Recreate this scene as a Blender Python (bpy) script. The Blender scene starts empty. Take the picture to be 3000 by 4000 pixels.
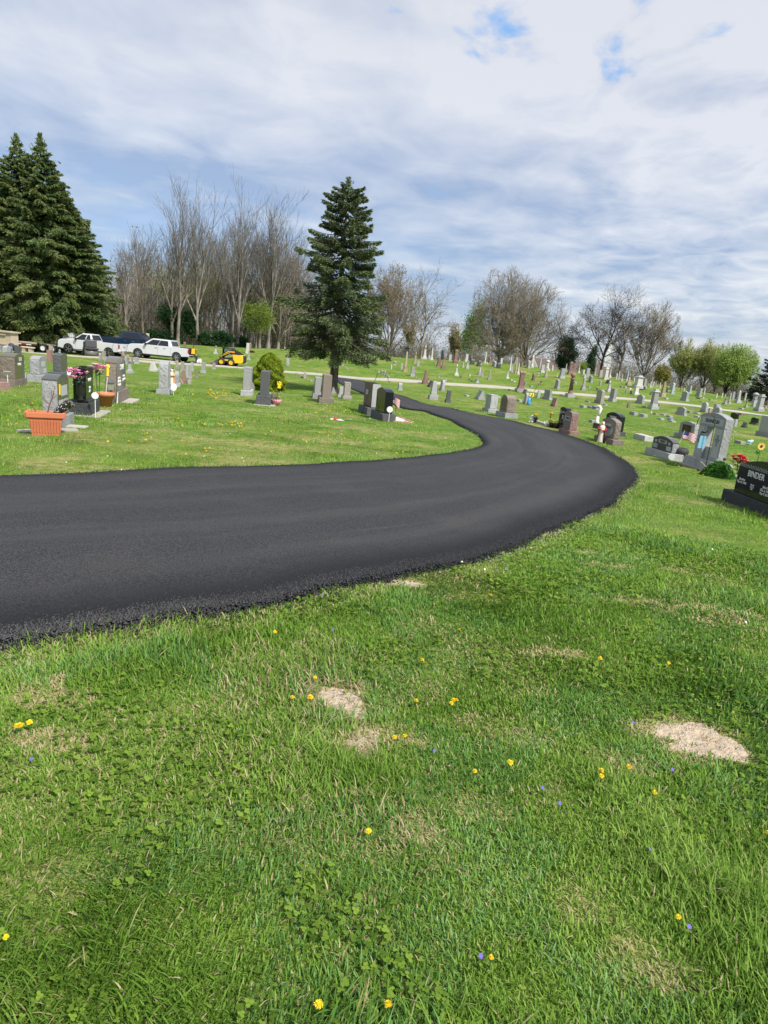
import bpy, math, random
import numpy as np
from mathutils import Vector, Matrix
R=math.radians
rng=np.random.default_rng(7); random.seed(7)
scene=bpy.context.scene
COL=scene.collection
# ---------------- camera ----------------
HC=1.8
cam=bpy.data.cameras.new("camera"); camo=bpy.data.objects.new("camera",cam); COL.objects.link(camo)
cam.sensor_fit='VERTICAL'; cam.sensor_height=36; cam.lens=22.5; cam.clip_start=0.05; cam.clip_end=5000
_p=R(14.2); _r=R(5.7)
R0=Vector((1,0,0)); F0=Vector((0,math.cos(_p),-math.sin(_p))); U0=Vector((0,math.sin(_p),math.cos(_p)))
CR=math.cos(_r)*R0+math.sin(_r)*U0; CU=-math.sin(_r)*R0+math.cos(_r)*U0
M=Matrix((CR,CU,-F0)).transposed().to_4x4(); M.translation=Vector((0,0,HC)); camo.matrix_world=M
scene.camera=camo
# ---------------- light, sky, exposure ----------------
SUN_EL=R(50); SUN_AZ=R(134)   # azimuth clockwise from +Y
sun=bpy.data.lights.new("sun",'SUN'); sun.energy=3.0; sun.angle=R(6.0); sun.color=(1,.95,.88)
suno=bpy.data.objects.new("sun",sun); COL.objects.link(suno)
sd=Vector((math.sin(SUN_AZ)*math.cos(SUN_EL),math.cos(SUN_AZ)*math.cos(SUN_EL),math.sin(SUN_EL)))
suno.rotation_euler=(-sd).to_track_quat('-Z','Y').to_euler(); suno.location=sd*60
scene.view_settings.view_transform='Standard'; scene.view_settings.look='None'
scene.view_settings.exposure=0.97; scene.view_settings.gamma=1
w=bpy.data.worlds.new("World"); scene.world=w; w.use_nodes=True
nt=w.node_tree; nt.nodes.clear()
def N(nt,t,**k):
    n=nt.nodes.new(t)
    for a,b in k.items():
        if a.startswith('i_'):
            key=a[2:]; key=int(key) if key.isdigit() else key.replace('_',' ')
            n.inputs[key].default_value=b
        else: setattr(n,a,b)
    return n
def LK(nt,a,b): nt.links.new(a,b)
def MA(nt,op,a,b=None,c=None,clamp=False):
    n=nt.nodes.new('ShaderNodeMath'); n.operation=op; n.use_clamp=clamp
    for i,v in enumerate((a,b,c)):
        if v is None: continue
        if isinstance(v,(int,float)): n.inputs[i].default_value=v
        else: nt.links.new(v,n.inputs[i])
    return n.outputs[0]
def MIX(nt,f,a,b):
    n=nt.nodes.new('ShaderNodeMix'); n.data_type='RGBA'
    for i,v in ((0,f),(6,a),(7,b)):
        if isinstance(v,(int,float)): n.inputs[i].default_value=v
        elif isinstance(v,tuple): n.inputs[i].default_value=(*v[:3],1)
        else: nt.links.new(v,n.inputs[i])
    return n.outputs[2]
def MR(nt,v,a,b,c=0,d=1,smooth=True):
    n=nt.nodes.new('ShaderNodeMapRange'); n.interpolation_type='SMOOTHSTEP' if smooth else 'LINEAR'
    nt.links.new(v,n.inputs[0]); n.inputs[1].default_value=a; n.inputs[2].default_value=b; n.inputs[3].default_value=c; n.inputs[4].default_value=d
    return n.outputs[0]
def sky():
    sk=N(nt,'ShaderNodeTexSky'); sk.sky_type='NISHITA'; sk.sun_disc=False; sk.sun_elevation=SUN_EL; sk.sun_rotation=SUN_AZ
    sk.air_density=1.0; sk.dust_density=1.2; sk.ozone_density=2.0
    tc=N(nt,'ShaderNodeTexCoord'); sp=N(nt,'ShaderNodeSeparateXYZ'); LK(nt,tc.outputs['Generated'],sp.inputs[0])
    zc=MA(nt,'MAXIMUM',sp.outputs[2],0.0); den=MA(nt,'ADD',zc,0.13)
    u=MA(nt,'DIVIDE',sp.outputs[0],den); v=MA(nt,'DIVIDE',sp.outputs[1],den)
    cb=N(nt,'ShaderNodeCombineXYZ'); LK(nt,u,cb.inputs[0]); LK(nt,v,cb.inputs[1])
    def noise(scale,detail,rough,dist=0,loc=(0,0,0),stretch=(1,1,1),rot=0):
        mp=N(nt,'ShaderNodeMapping'); mp.inputs['Location'].default_value=loc; mp.inputs['Scale'].default_value=stretch; mp.inputs['Rotation'].default_value=(0,0,rot)
        LK(nt,cb.outputs[0],mp.inputs[0])
        n=N(nt,'ShaderNodeTexNoise'); n.inputs['Scale'].default_value=scale; n.inputs['Detail'].default_value=detail; n.inputs['Roughness'].default_value=rough; n.inputs['Distortion'].default_value=dist
        LK(nt,mp.outputs[0],n.inputs['Vector']); return n.outputs[0]
    big=noise(.42,4,.5,.3,(3.1,1.7,0),(1,1.5,1),R(-22))          # broad cloud masses
    mid=noise(1.35,5,.5,.5,(0,0,0),(1,1.3,1),R(-28))              # bands
    fine=noise(3.0,6,.52,.6,(5,2,0),(1,.95,1),R(-20))           # billows
    X_,Z_=sp.outputs[0],sp.outputs[2]
    left=MR(nt,X_,.22,-.42); right=MR(nt,X_,.0,.35)
    puff=noise(4.6,5,.55,.7,(9,4,0),(1,.85,1),R(-15))
    # cloud brightness: broad bands, billows, finer puffs to the right
    br=MA(nt,'ADD',MA(nt,'MULTIPLY',big,.40),MA(nt,'MULTIPLY',mid,.34)); br=MA(nt,'ADD',br,MA(nt,'MULTIPLY',fine,.34))
    br=MA(nt,'ADD',br,MA(nt,'MULTIPLY',MA(nt,'SUBTRACT',puff,.5),MA(nt,'ADD',MA(nt,'MULTIPLY',right,.34),.12)))
    br=MA(nt,'ADD',br,MR(nt,Z_,.17,.33,-.055,.055))
    br=MA(nt,'SUBTRACT',br,MA(nt,'MULTIPLY',MA(nt,'MULTIPLY',left,MR(nt,Z_,.31,.19)),.10))
    br=MA(nt,'ADD',br,MA(nt,'MULTIPLY',right,.035))
    k=MR(nt,br,.375,.655,0,1,False)
    cc=MIX(nt,k,(.30,.385,.56),(.765,.765,.79))
    # blue gaps: small ones high on the right, a bluer zone low on the left
    blue=MIX(nt,MR(nt,Z_,.05,.38),(.28,.41,.66),(.24,.47,.86))
    gap=MA(nt,'MULTIPLY',MR(nt,X_,-.12,.10),MR(nt,Z_,.31,.38))
    cov=MA(nt,'ADD',MA(nt,'MULTIPLY',big,.45),MA(nt,'ADD',MA(nt,'MULTIPLY',fine,.35),MA(nt,'MULTIPLY',puff,.35)))   # mean about .58
    a1=MR(nt,MA(nt,'SUBTRACT',cov,MA(nt,'MULTIPLY',gap,.155)),.375,.465,0,1)
    a2=MA(nt,'SUBTRACT',1.,MA(nt,'MULTIPLY',MA(nt,'MULTIPLY',left,MR(nt,Z_,.22,.10)),MR(nt,mid,.60,.46,.25,.9)))
    col=MIX(nt,MA(nt,'MULTIPLY',a1,a2),blue,cc)
    hz=MR(nt,Z_,.11,-.02); col=MIX(nt,MA(nt,'MULTIPLY',hz,.5),col,(.50,.58,.70))
    bg1=N(nt,'ShaderNodeBackground'); LK(nt,sk.outputs[0],bg1.inputs[0]); bg1.inputs[1].default_value=.02
    bg2=N(nt,'ShaderNodeBackground'); LK(nt,col,bg2.inputs[0]); bg2.inputs[1].default_value=.465
    ad=N(nt,'ShaderNodeAddShader'); LK(nt,bg1.outputs[0],ad.inputs[0]); LK(nt,bg2.outputs[0],ad.inputs[1])
    o=N(nt,'ShaderNodeOutputWorld'); LK(nt,ad.outputs[0],o.inputs[0])
sky()
w.cycles.sampling_method='MANUAL'; w.cycles.sample_map_resolution=512
try:
    scene.cycles.use_denoising=True; scene.cycles.max_bounces=5; scene.cycles.transparent_max_bounces=6; scene.cycles.diffuse_bounces=3; scene.cycles.glossy_bounces=2
except Exception: pass
# ---------------- terrain function ----------------
AZ=np.array([-60,-30,-22,-14,-6,1,9,17,24,30,60.])
DD=np.array([2,5,9,14,20,28,36,45,55,62,68,75,82,90,98,106,115,130,160,300,700.])
_n=[1.8,1.82,1.98,2.1,2.2,2.28]
T=[_n+[2.5,2.8,3.0,3.12,3.4,3.6,3.5,3.4,3.4,3.4,3.5,3.7,4.2,5.5,8],
   _n+[2.5,2.8,3.0,3.12,3.4,3.6,3.5,3.4,3.4,3.4,3.5,3.7,4.2,5.5,8],
   _n+[2.75,3.0,3.1,3.14,3.05,2.65,2.22,2.2,2.5,2.8,3.2,3.6,4.2,5.5,8],
   _n+[2.85,3.0,3.0,2.98,2.9,2.4,1.85,1.66,1.9,2.4,2.9,3.6,4.2,5.5,8],
   _n+[2.75,2.9,2.95,2.86,2.5,2.0,1.4,1.06,1.1,1.6,2.4,3.2,4.2,5.5,8],
   _n+[2.7,2.85,2.9,2.78,2.35,1.85,1.4,1.05,.92,1.15,1.9,3.0,4.2,5.5,8],
   _n+[2.75,2.9,2.85,2.68,2.4,1.95,1.45,.85,.32,.45,1.2,2.6,4.2,5.5,8],
   _n+[2.6,2.75,2.75,2.58,2.3,1.95,1.6,1.0,.6,.75,1.5,2.8,4.2,5.5,8],
   _n+[2.5,2.65,2.65,2.4,2.25,2.2,2.1,1.85,1.5,1.35,1.8,2.8,4.2,5.5,8],
   _n+[2.45,2.5,2.35,2.25,2.25,2.3,2.3,2.2,2.05,1.98,2.3,3.0,4.2,5.5,8],
   _n+[2.45,2.5,2.35,2.25,2.25,2.3,2.3,2.2,2.05,1.98,2.3,3.0,4.2,5.5,8]]
T=np.array(T)
LD=np.log(DD)
def _interp(tab_x,x):
    i=np.clip(np.searchsorted(tab_x,x)-1,0,len(tab_x)-2)
    t=np.clip((x-tab_x[i])/(tab_x[i+1]-tab_x[i]),0,1)
    return i,t
def _tang(xs,V):  # monotone-ish tangents (limited), along axis 0
    d=(V[1:]-V[:-1])/(xs[1:]-xs[:-1])[:,None]
    m=np.zeros_like(V);m[0]=0*d[0];m[-1]=d[-1]
    a,b=d[:-1],d[1:]
    m[1:-1]=np.where(a*b>0,2*a*b/(a+b+np.where(a+b==0,1,0)),0)
    return m
# precompute fine table
_az=np.linspace(-60,60,241);_ld=np.linspace(LD[0],LD[-1],600)
def _hermite(xs,V,q):
    m=_tang(xs,V);i,t=_interp(xs,q);h=(xs[i+1]-xs[i])[:,None];t=t[:,None]
    return (2*t**3-3*t**2+1)*V[i]+(t**3-2*t**2+t)*h*m[i]+(-2*t**3+3*t**2)*V[i+1]+(t**3-t**2)*h*m[i+1]
FT=_hermite(LD,T.T.copy(),_ld)      # ld x az
FT=_hermite(AZ,FT.T.copy(),_az)     # az x ld
def ground(x,y):
    x=np.asarray(x,float);y=np.asarray(y,float)
    a=np.degrees(np.arctan2(x,y));a=np.clip(a,-59.99,59.99)
    l=np.clip(np.log(np.hypot(x,y)+1e-6),_ld[0],_ld[-1]-1e-6)
    fa=(a+60)*2;ia=np.clip(fa.astype(int),0,239);ta=fa-ia
    fl=(l-_ld[0])/(_ld[1]-_ld[0]);il=np.clip(fl.astype(int),0,598);tl=fl-il
    v=(FT[ia,il]*(1-ta)+FT[ia+1,il]*ta)*(1-tl)+(FT[ia,il+1]*(1-ta)+FT[ia+1,il+1]*ta)*tl
    w=np.clip(np.hypot(x,y)/6,0,1)
    return HC-v+0.012*w*(np.sin(x*1.3+2*np.sin(y*.7))+np.sin(y*1.7+x*.4))

def gz(x,y): return float(ground(x,y))
# ---------------- mesh helpers ----------------
class MB:
    def __init__(s): s.v=[]; s.f=[]; s.M=Matrix(); s.mi=[]; s.cur=0
    def add(s,vs,fs):
        b=len(s.v); M=s.M
        s.v+= [tuple(M@Vector(p)) for p in vs]; s.f+=[tuple(b+i for i in f) for f in fs]; s.mi+=[s.cur]*len(fs)
        return s
    def box(s,cx,cy,z0,z1,w,t,w1=None,t1=None,dx=0,dy=0):
        w1=w if w1 is None else w1; t1=t if t1 is None else t1
        a,b=w/2,t/2; c,d=w1/2,t1/2
        s.add([(cx-a,cy-b,z0),(cx+a,cy-b,z0),(cx+a,cy+b,z0),(cx-a,cy+b,z0),(cx+dx-c,cy+dy-d,z1),(cx+dx+c,cy+dy-d,z1),(cx+dx+c,cy+dy+d,z1),(cx+dx-c,cy+dy+d,z1)],
              [(0,3,2,1),(4,5,6,7),(0,1,5,4),(1,2,6,5),(2,3,7,6),(3,0,4,7)]); return s
    def prism(s,poly,y0,y1,scale1=1.0):   # poly in XZ, extruded along Y
        n=len(poly); vs=[(x,y0,z) for x,z in poly]+[(x*scale1,y1,z) for x,z in poly]
        s.add(vs,[tuple(range(n)),tuple(range(2*n-1,n-1,-1))]+[(i,i+n,(i+1)%n+n,(i+1)%n) for i in range(n)]); return s
    def lathe(s,prof,n=16,cx=0,cy=0,close=True):   # prof [(r,z)...] bottom to top
        vs=[];fs=[]
        for r,z in prof:
            for i in range(n): a=2*math.pi*i/n; vs.append((cx+r*math.cos(a),cy+r*math.sin(a),z))
        for k in range(len(prof)-1):
            for i in range(n): j=(i+1)%n; fs.append((k*n+i,k*n+j,(k+1)*n+j,(k+1)*n+i))
        if close: fs.append(tuple(range(n-1,-1,-1))); fs.append(tuple(range((len(prof)-1)*n,len(prof)*n)))
        s.add(vs,fs); return s
    def tube(s,pts,rad,n=6,caps=True):
        pts=[Vector(p) for p in pts]; vs=[];fs=[]; rr=rad if isinstance(rad,(list,tuple)) else [rad]*len(pts)
        up=Vector((0,0,1))
        for i,p in enumerate(pts):
            d=(pts[min(i+1,len(pts)-1)]-pts[max(i-1,0)]).normalized()
            if i==0: 
                a=d.cross(up) if abs(d.z)<.95 else d.cross(Vector((1,0,0)))
            a=(a-d*a.dot(d)).normalized(); b=d.cross(a)
            for k in range(n): t=2*math.pi*k/n; vs.append(tuple(p+(a*math.cos(t)+b*math.sin(t))*rr[i]))
        for i in range(len(pts)-1):
            for k in range(n): j=(k+1)%n; fs.append((i*n+k,i*n+j,(i+1)*n+j,(i+1)*n+k))
        if caps: fs.append(tuple(range(n-1,-1,-1))); fs.append(tuple(range((len(pts)-1)*n,len(pts)*n)))
        s.add(vs,fs); return s
    def ball(s,c,r,nu=10,nv=7,sz=1.0,sy=1.0,sx=1.0,jit=0):
        vs=[];fs=[]
        for j in range(nv+1):
            th=math.pi*j/nv
            for i in range(nu):
                ph=2*math.pi*i/nu; q=1+(random.uniform(-jit,jit) if 0<j<nv else 0)
                vs.append((c[0]+r*sx*q*math.sin(th)*math.cos(ph),c[1]+r*sy*q*math.sin(th)*math.sin(ph),c[2]-r*sz*q*math.cos(th)))
        for j in range(nv):
            for i in range(nu): k=(i+1)%nu; fs.append((j*nu+i,j*nu+k,(j+1)*nu+k,(j+1)*nu+i))
        s.add(vs,fs); return s
    def mesh(s,name,mats,smooth=False):
        m=bpy.data.meshes.new(name); m.from_pydata(s.v,[],s.f)
        for q in (mats if isinstance(mats,(list,tuple)) else [mats]): m.materials.append(q)
        if any(s.mi): m.polygons.foreach_set('material_index',s.mi)
        m.polygons.foreach_set('use_smooth',[smooth]*len(s.f)); m.update(); return m
    def build(s,name,mats,parent=None,smooth=False,bevel=0):
        o=bpy.data.objects.new(name,s.mesh(name,mats,smooth)); COL.objects.link(o); o.parent=parent
        if bevel:
            b=o.modifiers.new('bevel','BEVEL'); b.width=bevel; b.segments=2; b.limit_method='ANGLE'; b.angle_limit=R(35)
        return o
def tag(o,label=None,cat=None,group=None,kind=None):
    if label: o['label']=label
    if cat: o['category']=cat
    if group: o['group']=group
    if kind: o['kind']=kind
    return o
def thing(name,pos,ang=0,label=None,cat=None,group=None,dz=0):
    o=bpy.data.objects.new(name,None); COL.objects.link(o); o.empty_display_size=.2
    x,y=pos[:2]; z=pos[2] if len(pos)>2 else gz(x,y)
    o.location=(x,y,z+dz); o.rotation_euler=(0,0,R(ang)); return tag(o,label,cat,group)
def npmesh(name,verts,faces_flat,loop_tot,mats,col=None,smooth=False,parent=None):
    m=bpy.data.meshes.new(name); nv=len(verts); m.vertices.add(nv); m.vertices.foreach_set('co',np.ascontiguousarray(verts,dtype=np.float32).ravel())
    m.loops.add(len(faces_flat)); m.loops.foreach_set('vertex_index',np.ascontiguousarray(faces_flat,dtype=np.int32))
    nf=len(loop_tot); m.polygons.add(nf); st=np.concatenate([[0],np.cumsum(loop_tot)[:-1]]).astype(np.int32)
    m.polygons.foreach_set('loop_start',st)
    try: m.polygons.foreach_set('loop_total',np.asarray(loop_tot,dtype=np.int32))
    except Exception: pass
    for q in (mats if isinstance(mats,(list,tuple)) else [mats]): m.materials.append(q)
    if col is not None:
        a=m.color_attributes.new('Col','FLOAT_COLOR','POINT'); c=np.ones((nv,4),np.float32); c[:,:3]=col; a.data.foreach_set('color',c.ravel())
    m.polygons.foreach_set('use_smooth',np.full(nf,smooth)); m.update(calc_edges=True)
    o=bpy.data.objects.new(name,m); COL.objects.link(o); o.parent=parent; return o
# ---------------- materials ----------------
def mat(name,base=(.5,.5,.5),rough=.8,metal=0,spec=.5,fn=None):
    m=bpy.data.materials.new(name); m.use_nodes=True; t=m.node_tree; b=t.nodes['Principled BSDF']
    b.inputs['Base Color'].default_value=(*base,1); b.inputs['Roughness'].default_value=rough; b.inputs['Metallic'].default_value=metal
    b.inputs['Specular IOR Level'].default_value=spec
    if fn: fn(t,b)
    return m
def nz(t,scale,detail=4,rough=.5,coord='Object',vec=None,stretch=None):
    n=N(t,'ShaderNodeTexNoise'); n.inputs['Scale'].default_value=scale; n.inputs['Detail'].default_value=detail; n.inputs['Roughness'].default_value=rough
    if vec is None:
        tc=N(t,'ShaderNodeTexCoord'); vec=tc.outputs[coord]
    if stretch:
        mp=N(t,'ShaderNodeMapping'); mp.inputs['Scale'].default_value=stretch; LK(t,vec,mp.inputs[0]); vec=mp.outputs[0]
    LK(t,vec,n.inputs['Vector']); return n.outputs[0]
def bump(t,b,h,strength=.3,dist=.02):
    n=N(t,'ShaderNodeBump'); n.inputs['Strength'].default_value=strength; n.inputs['Distance'].default_value=dist
    LK(t,h,n.inputs['Height']); LK(t,n.outputs[0],b.inputs['Normal'])
def colattr(t):
    a=N(t,'ShaderNodeAttribute'); a.attribute_name='Col'; return a.outputs['Color']
def stone_fn(c,rough,bmp,speck=.25,stain=.5):
    def f(t,b):
        tc=N(t,'ShaderNodeTexCoord'); oi=N(t,'ShaderNodeObjectInfo')
        ad=N(t,'ShaderNodeVectorMath'); ad.operation='ADD'; LK(t,tc.outputs['Object'],ad.inputs[0]); LK(t,oi.outputs['Location'],ad.inputs[1]); v=ad.outputs[0]
        sp=nz(t,90,2,.6,vec=v); st=nz(t,2.2,5,.6,vec=v,stretch=(1,1,.45))
        dark=tuple(x*.62 for x in c); lite=tuple(min(1,x*1.25) for x in c)
        a=MIX(t,MR(t,sp,.35,.65),dark,lite); a=MIX(t,speck,c,a) if speck<1 else a
        a=MIX(t,MA(t,'MULTIPLY',MR(t,st,.48,.72),stain),a,tuple(x*.45 for x in c))
        hs=N(t,'ShaderNodeHueSaturation'); LK(t,a,hs.inputs['Color']); LK(t,MR(t,oi.outputs['Random'],0,1,.8,1.18,False),hs.inputs['Value']); LK(t,hs.outputs[0],b.inputs['Base Color'])
        if bmp: bump(t,b,nz(t,14,6,.65,vec=v),bmp,.05)
    return f
SC={'g':(.33,.335,.33),'w':(.50,.49,.45),'d':(.085,.087,.09),'k':(.012,.014,.015),'r':(.23,.135,.115),'p':(.29,.18,.155),'b':(.20,.165,.135),'y':(.33,.27,.16),'l':(.29,.38,.44),'n':(.29,.27,.235)}
SMAT={}
for k_,c_ in SC.items():
    pol=.12 if k_=='k' else (.35 if k_=='d' else .75)
    SMAT[k_]=(mat('granite_smooth_'+k_,c_,pol,fn=stone_fn(c_,pol,.08 if k_!='k' else 0,.5,.25 if k_ not in 'kd' else .05)),
              mat('granite_rough_'+k_,c_,.9,fn=stone_fn(tuple(min(1,x*1.08+.03*(k_=='k')) for x in c_),.9,.8,.5,.45)))
M_POL=mat('polished_dark_granite',(.07,.075,.07),.15,fn=stone_fn((.085,.09,.082),.15,0,.6,.1))
M_PBR=mat('polished_brown_granite',(.12,.10,.075),.12,fn=stone_fn((.13,.115,.08),.12,0,.6,.1))
M_LET=mat('carved_letter_dark',(.05,.05,.05),.9); M_LTW=mat('carved_letter_pale',(.75,.75,.73),.7)
M_PAN=mat('frosted_granite_panel',(.38,.39,.38),.85,fn=stone_fn((.38,.39,.38),.85,.1,.5,.1))
M_CON=mat('concrete',(.5,.47,.4),.9,fn=stone_fn((.40,.37,.31),.9,.3,.4,.45))
M_BLKM=mat('black_iron',(.012,.012,.013),.45); M_WHT=mat('white_plastic',(.75,.75,.73),.5); M_STEM=mat('green_stem',(.05,.14,.03),.7)
M_YEL=mat('yellow_petal',(.85,.62,.02),.7); M_PNK=mat('pink_petal',(.92,.36,.58),.7); M_RED=mat('red_petal',(.62,.03,.03),.65); M_ORG=mat('orange_petal',(.85,.30,.03),.7)
M_LEAF=mat('silk_leaf',(.025,.09,.03),.6); M_TER=mat('terracotta',(.55,.17,.07),.75,fn=stone_fn((.55,.17,.075),.8,.08,.4,.2)); M_TER2=mat('terracotta_pale',(.50,.20,.08),.75,fn=stone_fn((.50,.20,.085),.8,.08,.4,.25))
M_GLS=mat('dark_window_glass',(.015,.018,.022),.06); M_TYRE=mat('black_rubber',(.02,.02,.021),.8); M_CHR=mat('bright_metal',(.6,.6,.62),.25,metal=.9)
M_WPT=mat('white_truck_paint',(.60,.61,.62),.18,spec=.6); M_BPT=mat('navy_truck_paint',(.010,.026,.062),.15,spec=.6); M_BLP=mat('black_trim',(.02,.02,.02),.5)
M_YPT=mat('yellow_machine_paint',(.80,.52,.02),.35,fn=stone_fn((.82,.54,.02),.4,0,.2,.2)); M_BRZ=mat('bronze_plaque',(.05,.04,.025),.4,metal=.5)
M_WOOD=mat('trailer_deck_wood',(.45,.36,.24),.85,fn=stone_fn((.45,.36,.24),.85,.3,.5,.4)); M_LIM=mat('tan_limestone',(.5,.42,.3),.9,fn=stone_fn((.50,.42,.30),.9,.4,.5,.3))
M_STL=mat('steel_drum',(.30,.29,.27),.35,metal=.8); M_BRK=mat('edging_brick',(.42,.22,.13),.9,fn=stone_fn((.42,.23,.14),.9,.5,.6,.3)); M_BLU=mat('blue_paint',(.05,.30,.65),.5); M_SKN=mat('skin_tone_paint',(.65,.42,.30),.6)
M_RBN=mat('red_robe_paint',(.38,.02,.03),.6); M_CRM=mat('cream_paint',(.74,.70,.58),.6); M_TL=mat('tail_lamp',(.45,.01,.01),.2)
# ---------------- ground ----------------
def pip(px,py,poly):
    poly=np.asarray(poly); n=len(poly); ins=np.zeros(px.shape,bool)
    j=n-1
    for i in range(n):
        xi,yi=poly[i]; xj,yj=poly[j]
        if yi!=yj:
            c=((yi>py)!=(yj>py))&(px<(xj-xi)*(py-yi)/(yj-yi)+xi); ins^=c
        j=i
    return ins
def vnoise(x,y,s,seed=0):   # cheap value noise 0..1
    x=np.asarray(x)*s+seed*17.3; y=np.asarray(y)*s+seed*5.1
    ix=np.floor(x).astype(np.int64); iy=np.floor(y).astype(np.int64); fx=x-ix; fy=y-iy; fx=fx*fx*(3-2*fx); fy=fy*fy*(3-2*fy)
    def h(a,b):
        n=(a*374761393+b*668265263+seed*982451653)&0x7fffffff; n=(n^(n>>13))*1274126177&0x7fffffff; return ((n^(n>>16))&0xffff)/65535.
    return (h(ix,iy)*(1-fx)+h(ix+1,iy)*fx)*(1-fy)+(h(ix,iy+1)*(1-fx)+h(ix+1,iy+1)*fx)*fy
def fbm(x,y,s,seed=0,o=4):
    v=0;a=.5;t=0
    for k in range(o): v=v+a*vnoise(x,y,s*2**k,seed+k); t+=a; a*=.5
    return v/t
def cat_rom(P,n):
    P=np.array(P,float); out=[]; Q=np.vstack([2*P[0]-P[1],P,2*P[-1]-P[-2]])
    for i in range(len(P)-1):
        p0,p1,p2,p3=Q[i:i+4]
        for k in range(n):
            t=k/n; out.append(.5*((2*p1)+(-p0+p2)*t+(2*p0-5*p1+4*p2-p3)*t*t+(-p0+3*p1-3*p2+p3)*t**3))
    out.append(P[-1]); return np.array(out)
def resample(P,n):
    P=np.asarray(P); d=np.r_[0,np.cumsum(np.hypot(*np.diff(P,axis=0).T))]; s=np.linspace(0,d[-1],n)
    return np.c_[np.interp(s,d,P[:,0]),np.interp(s,d,P[:,1])]
RL=[(-5.664,60.018),(-4.544,51.564),(-3.424,46.589),(-2.82,43.73),(-1.227,36.611),(0.126,27.008),(1.244,25.627),(1.826,23.396),(2.289,21.156),(2.515,19.145),(2.521,17.523),(2.433,16.641),(2.25,15.894),(2.0,15.179),(1.599,14.421),(1.068,13.569),(0.084,11.986),(-1.102,10.821),(-2.4,9.647),(-3.646,8.392),(-4.734,7.604),(-5.231,7.268),(-5.81,6.875),(-6.638,6.314),(-7.715,5.585),(-9.205,4.576),(-11.358,3.118)]
RR=[(-2.915,58.245),(-1.276,48.618),(0.708,40.52),(2.009,32.555),(2.953,28.075),(3.741,26.131),(4.735,24.869),(5.417,23.102),(5.885,21.069),(6.151,19.884),(5.985,17.571),(5.844,16.041),(5.347,13.976),(4.77,12.486),(3.695,10.34),(2.574,8.462),(1.486,6.685),(0.78,5.703),(0.132,5.112),(-0.398,4.598),(-0.833,4.141),(-1.237,3.891),(-1.687,3.544),(-2.095,3.286),(-2.592,2.95),(-3.171,2.557),(-3.999,1.996),(-5.076,1.267),(-6.566,0.258),(-8.719,-1.2)]
KL=[0,5,11,15,20,26]; KR=[0,4,12,15,23,29]; NS=[70,90,46,120,60]
def edges():
    L=[];Rr=[]
    for P,K,out in ((RL,KL,L),(RR,KR,Rr)):
        C=cat_rom(P,8)
        for a,b,n in zip(K[:-1],K[1:],NS):
            seg=resample(C[a*8:b*8+1],n+1); out.extend(seg[:-1] if b!=K[-1] else seg)
    return np.array(L),np.array(Rr)
EL,ER=edges()
ER=ER+np.c_[np.zeros(len(ER)),np.zeros(len(ER))]
# ragged asphalt margins
def rag(P,amp,seed):
    t=np.gradient(P,axis=0); t/= (np.hypot(t[:,0],t[:,1])[:,None]+1e-9); n=np.c_[-t[:,1],t[:,0]]
    s=np.r_[0,np.cumsum(np.hypot(*np.diff(P,axis=0).T))]
    return P+n*((fbm(s,s*0+3,2.2,seed)-.5)*amp)[:,None]
EL=rag(EL,.10,3); ER=rag(ER,.20,9)
ROADPOLY=np.vstack([EL,ER[::-1]])
PATHS=[([(-34.868,56.249),(-32.235,55.655),(-29.602,55.061),(-28.337,55.226),(-26.407,57.538),(-23.61,58.098),(-21.095,58.377),(-18.177,60.227),(-16.637,60.413),(-15.039,60.984),(-13.639,60.856),(-10.994,60.693),(-8.887,60.841),(-5.77,61.069),(-3.11,60.827),(-0.811,62.312),(0.708,62.559),(2.321,63.066),(4.703,63.084),(7.5,63.929),(11.556,64.625),(13.672,63.42),(16.58,63.522),(19.261,63.251),(20.948,62.492),(22.888,62.365),(27.051,59.932),(28.522,57.533),(30.366,53.241),(35.693,42.488)],2.3),([(-39.99,64.265),(-37.951,65.54),(-35.912,66.815),(-33.21,65.241),(-27.217,61.7),(-25.628,61.86),(-24.113,61.733),(-21.975,61.206),(-20.731,61.098)],1.3)]
def strip(P,wid,n):
    C=resample(cat_rom(P,6),n); t=np.gradient(C,axis=0); t/=np.hypot(t[:,0],t[:,1])[:,None]; nn=np.c_[-t[:,1],t[:,0]]
    return C-nn*wid/2,C+nn*wid/2
PATHPOLY=[]
for P,wid in PATHS:
    a,b=strip(P,wid,240); PATHPOLY.append(np.vstack([a,b[::-1]]))
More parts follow.
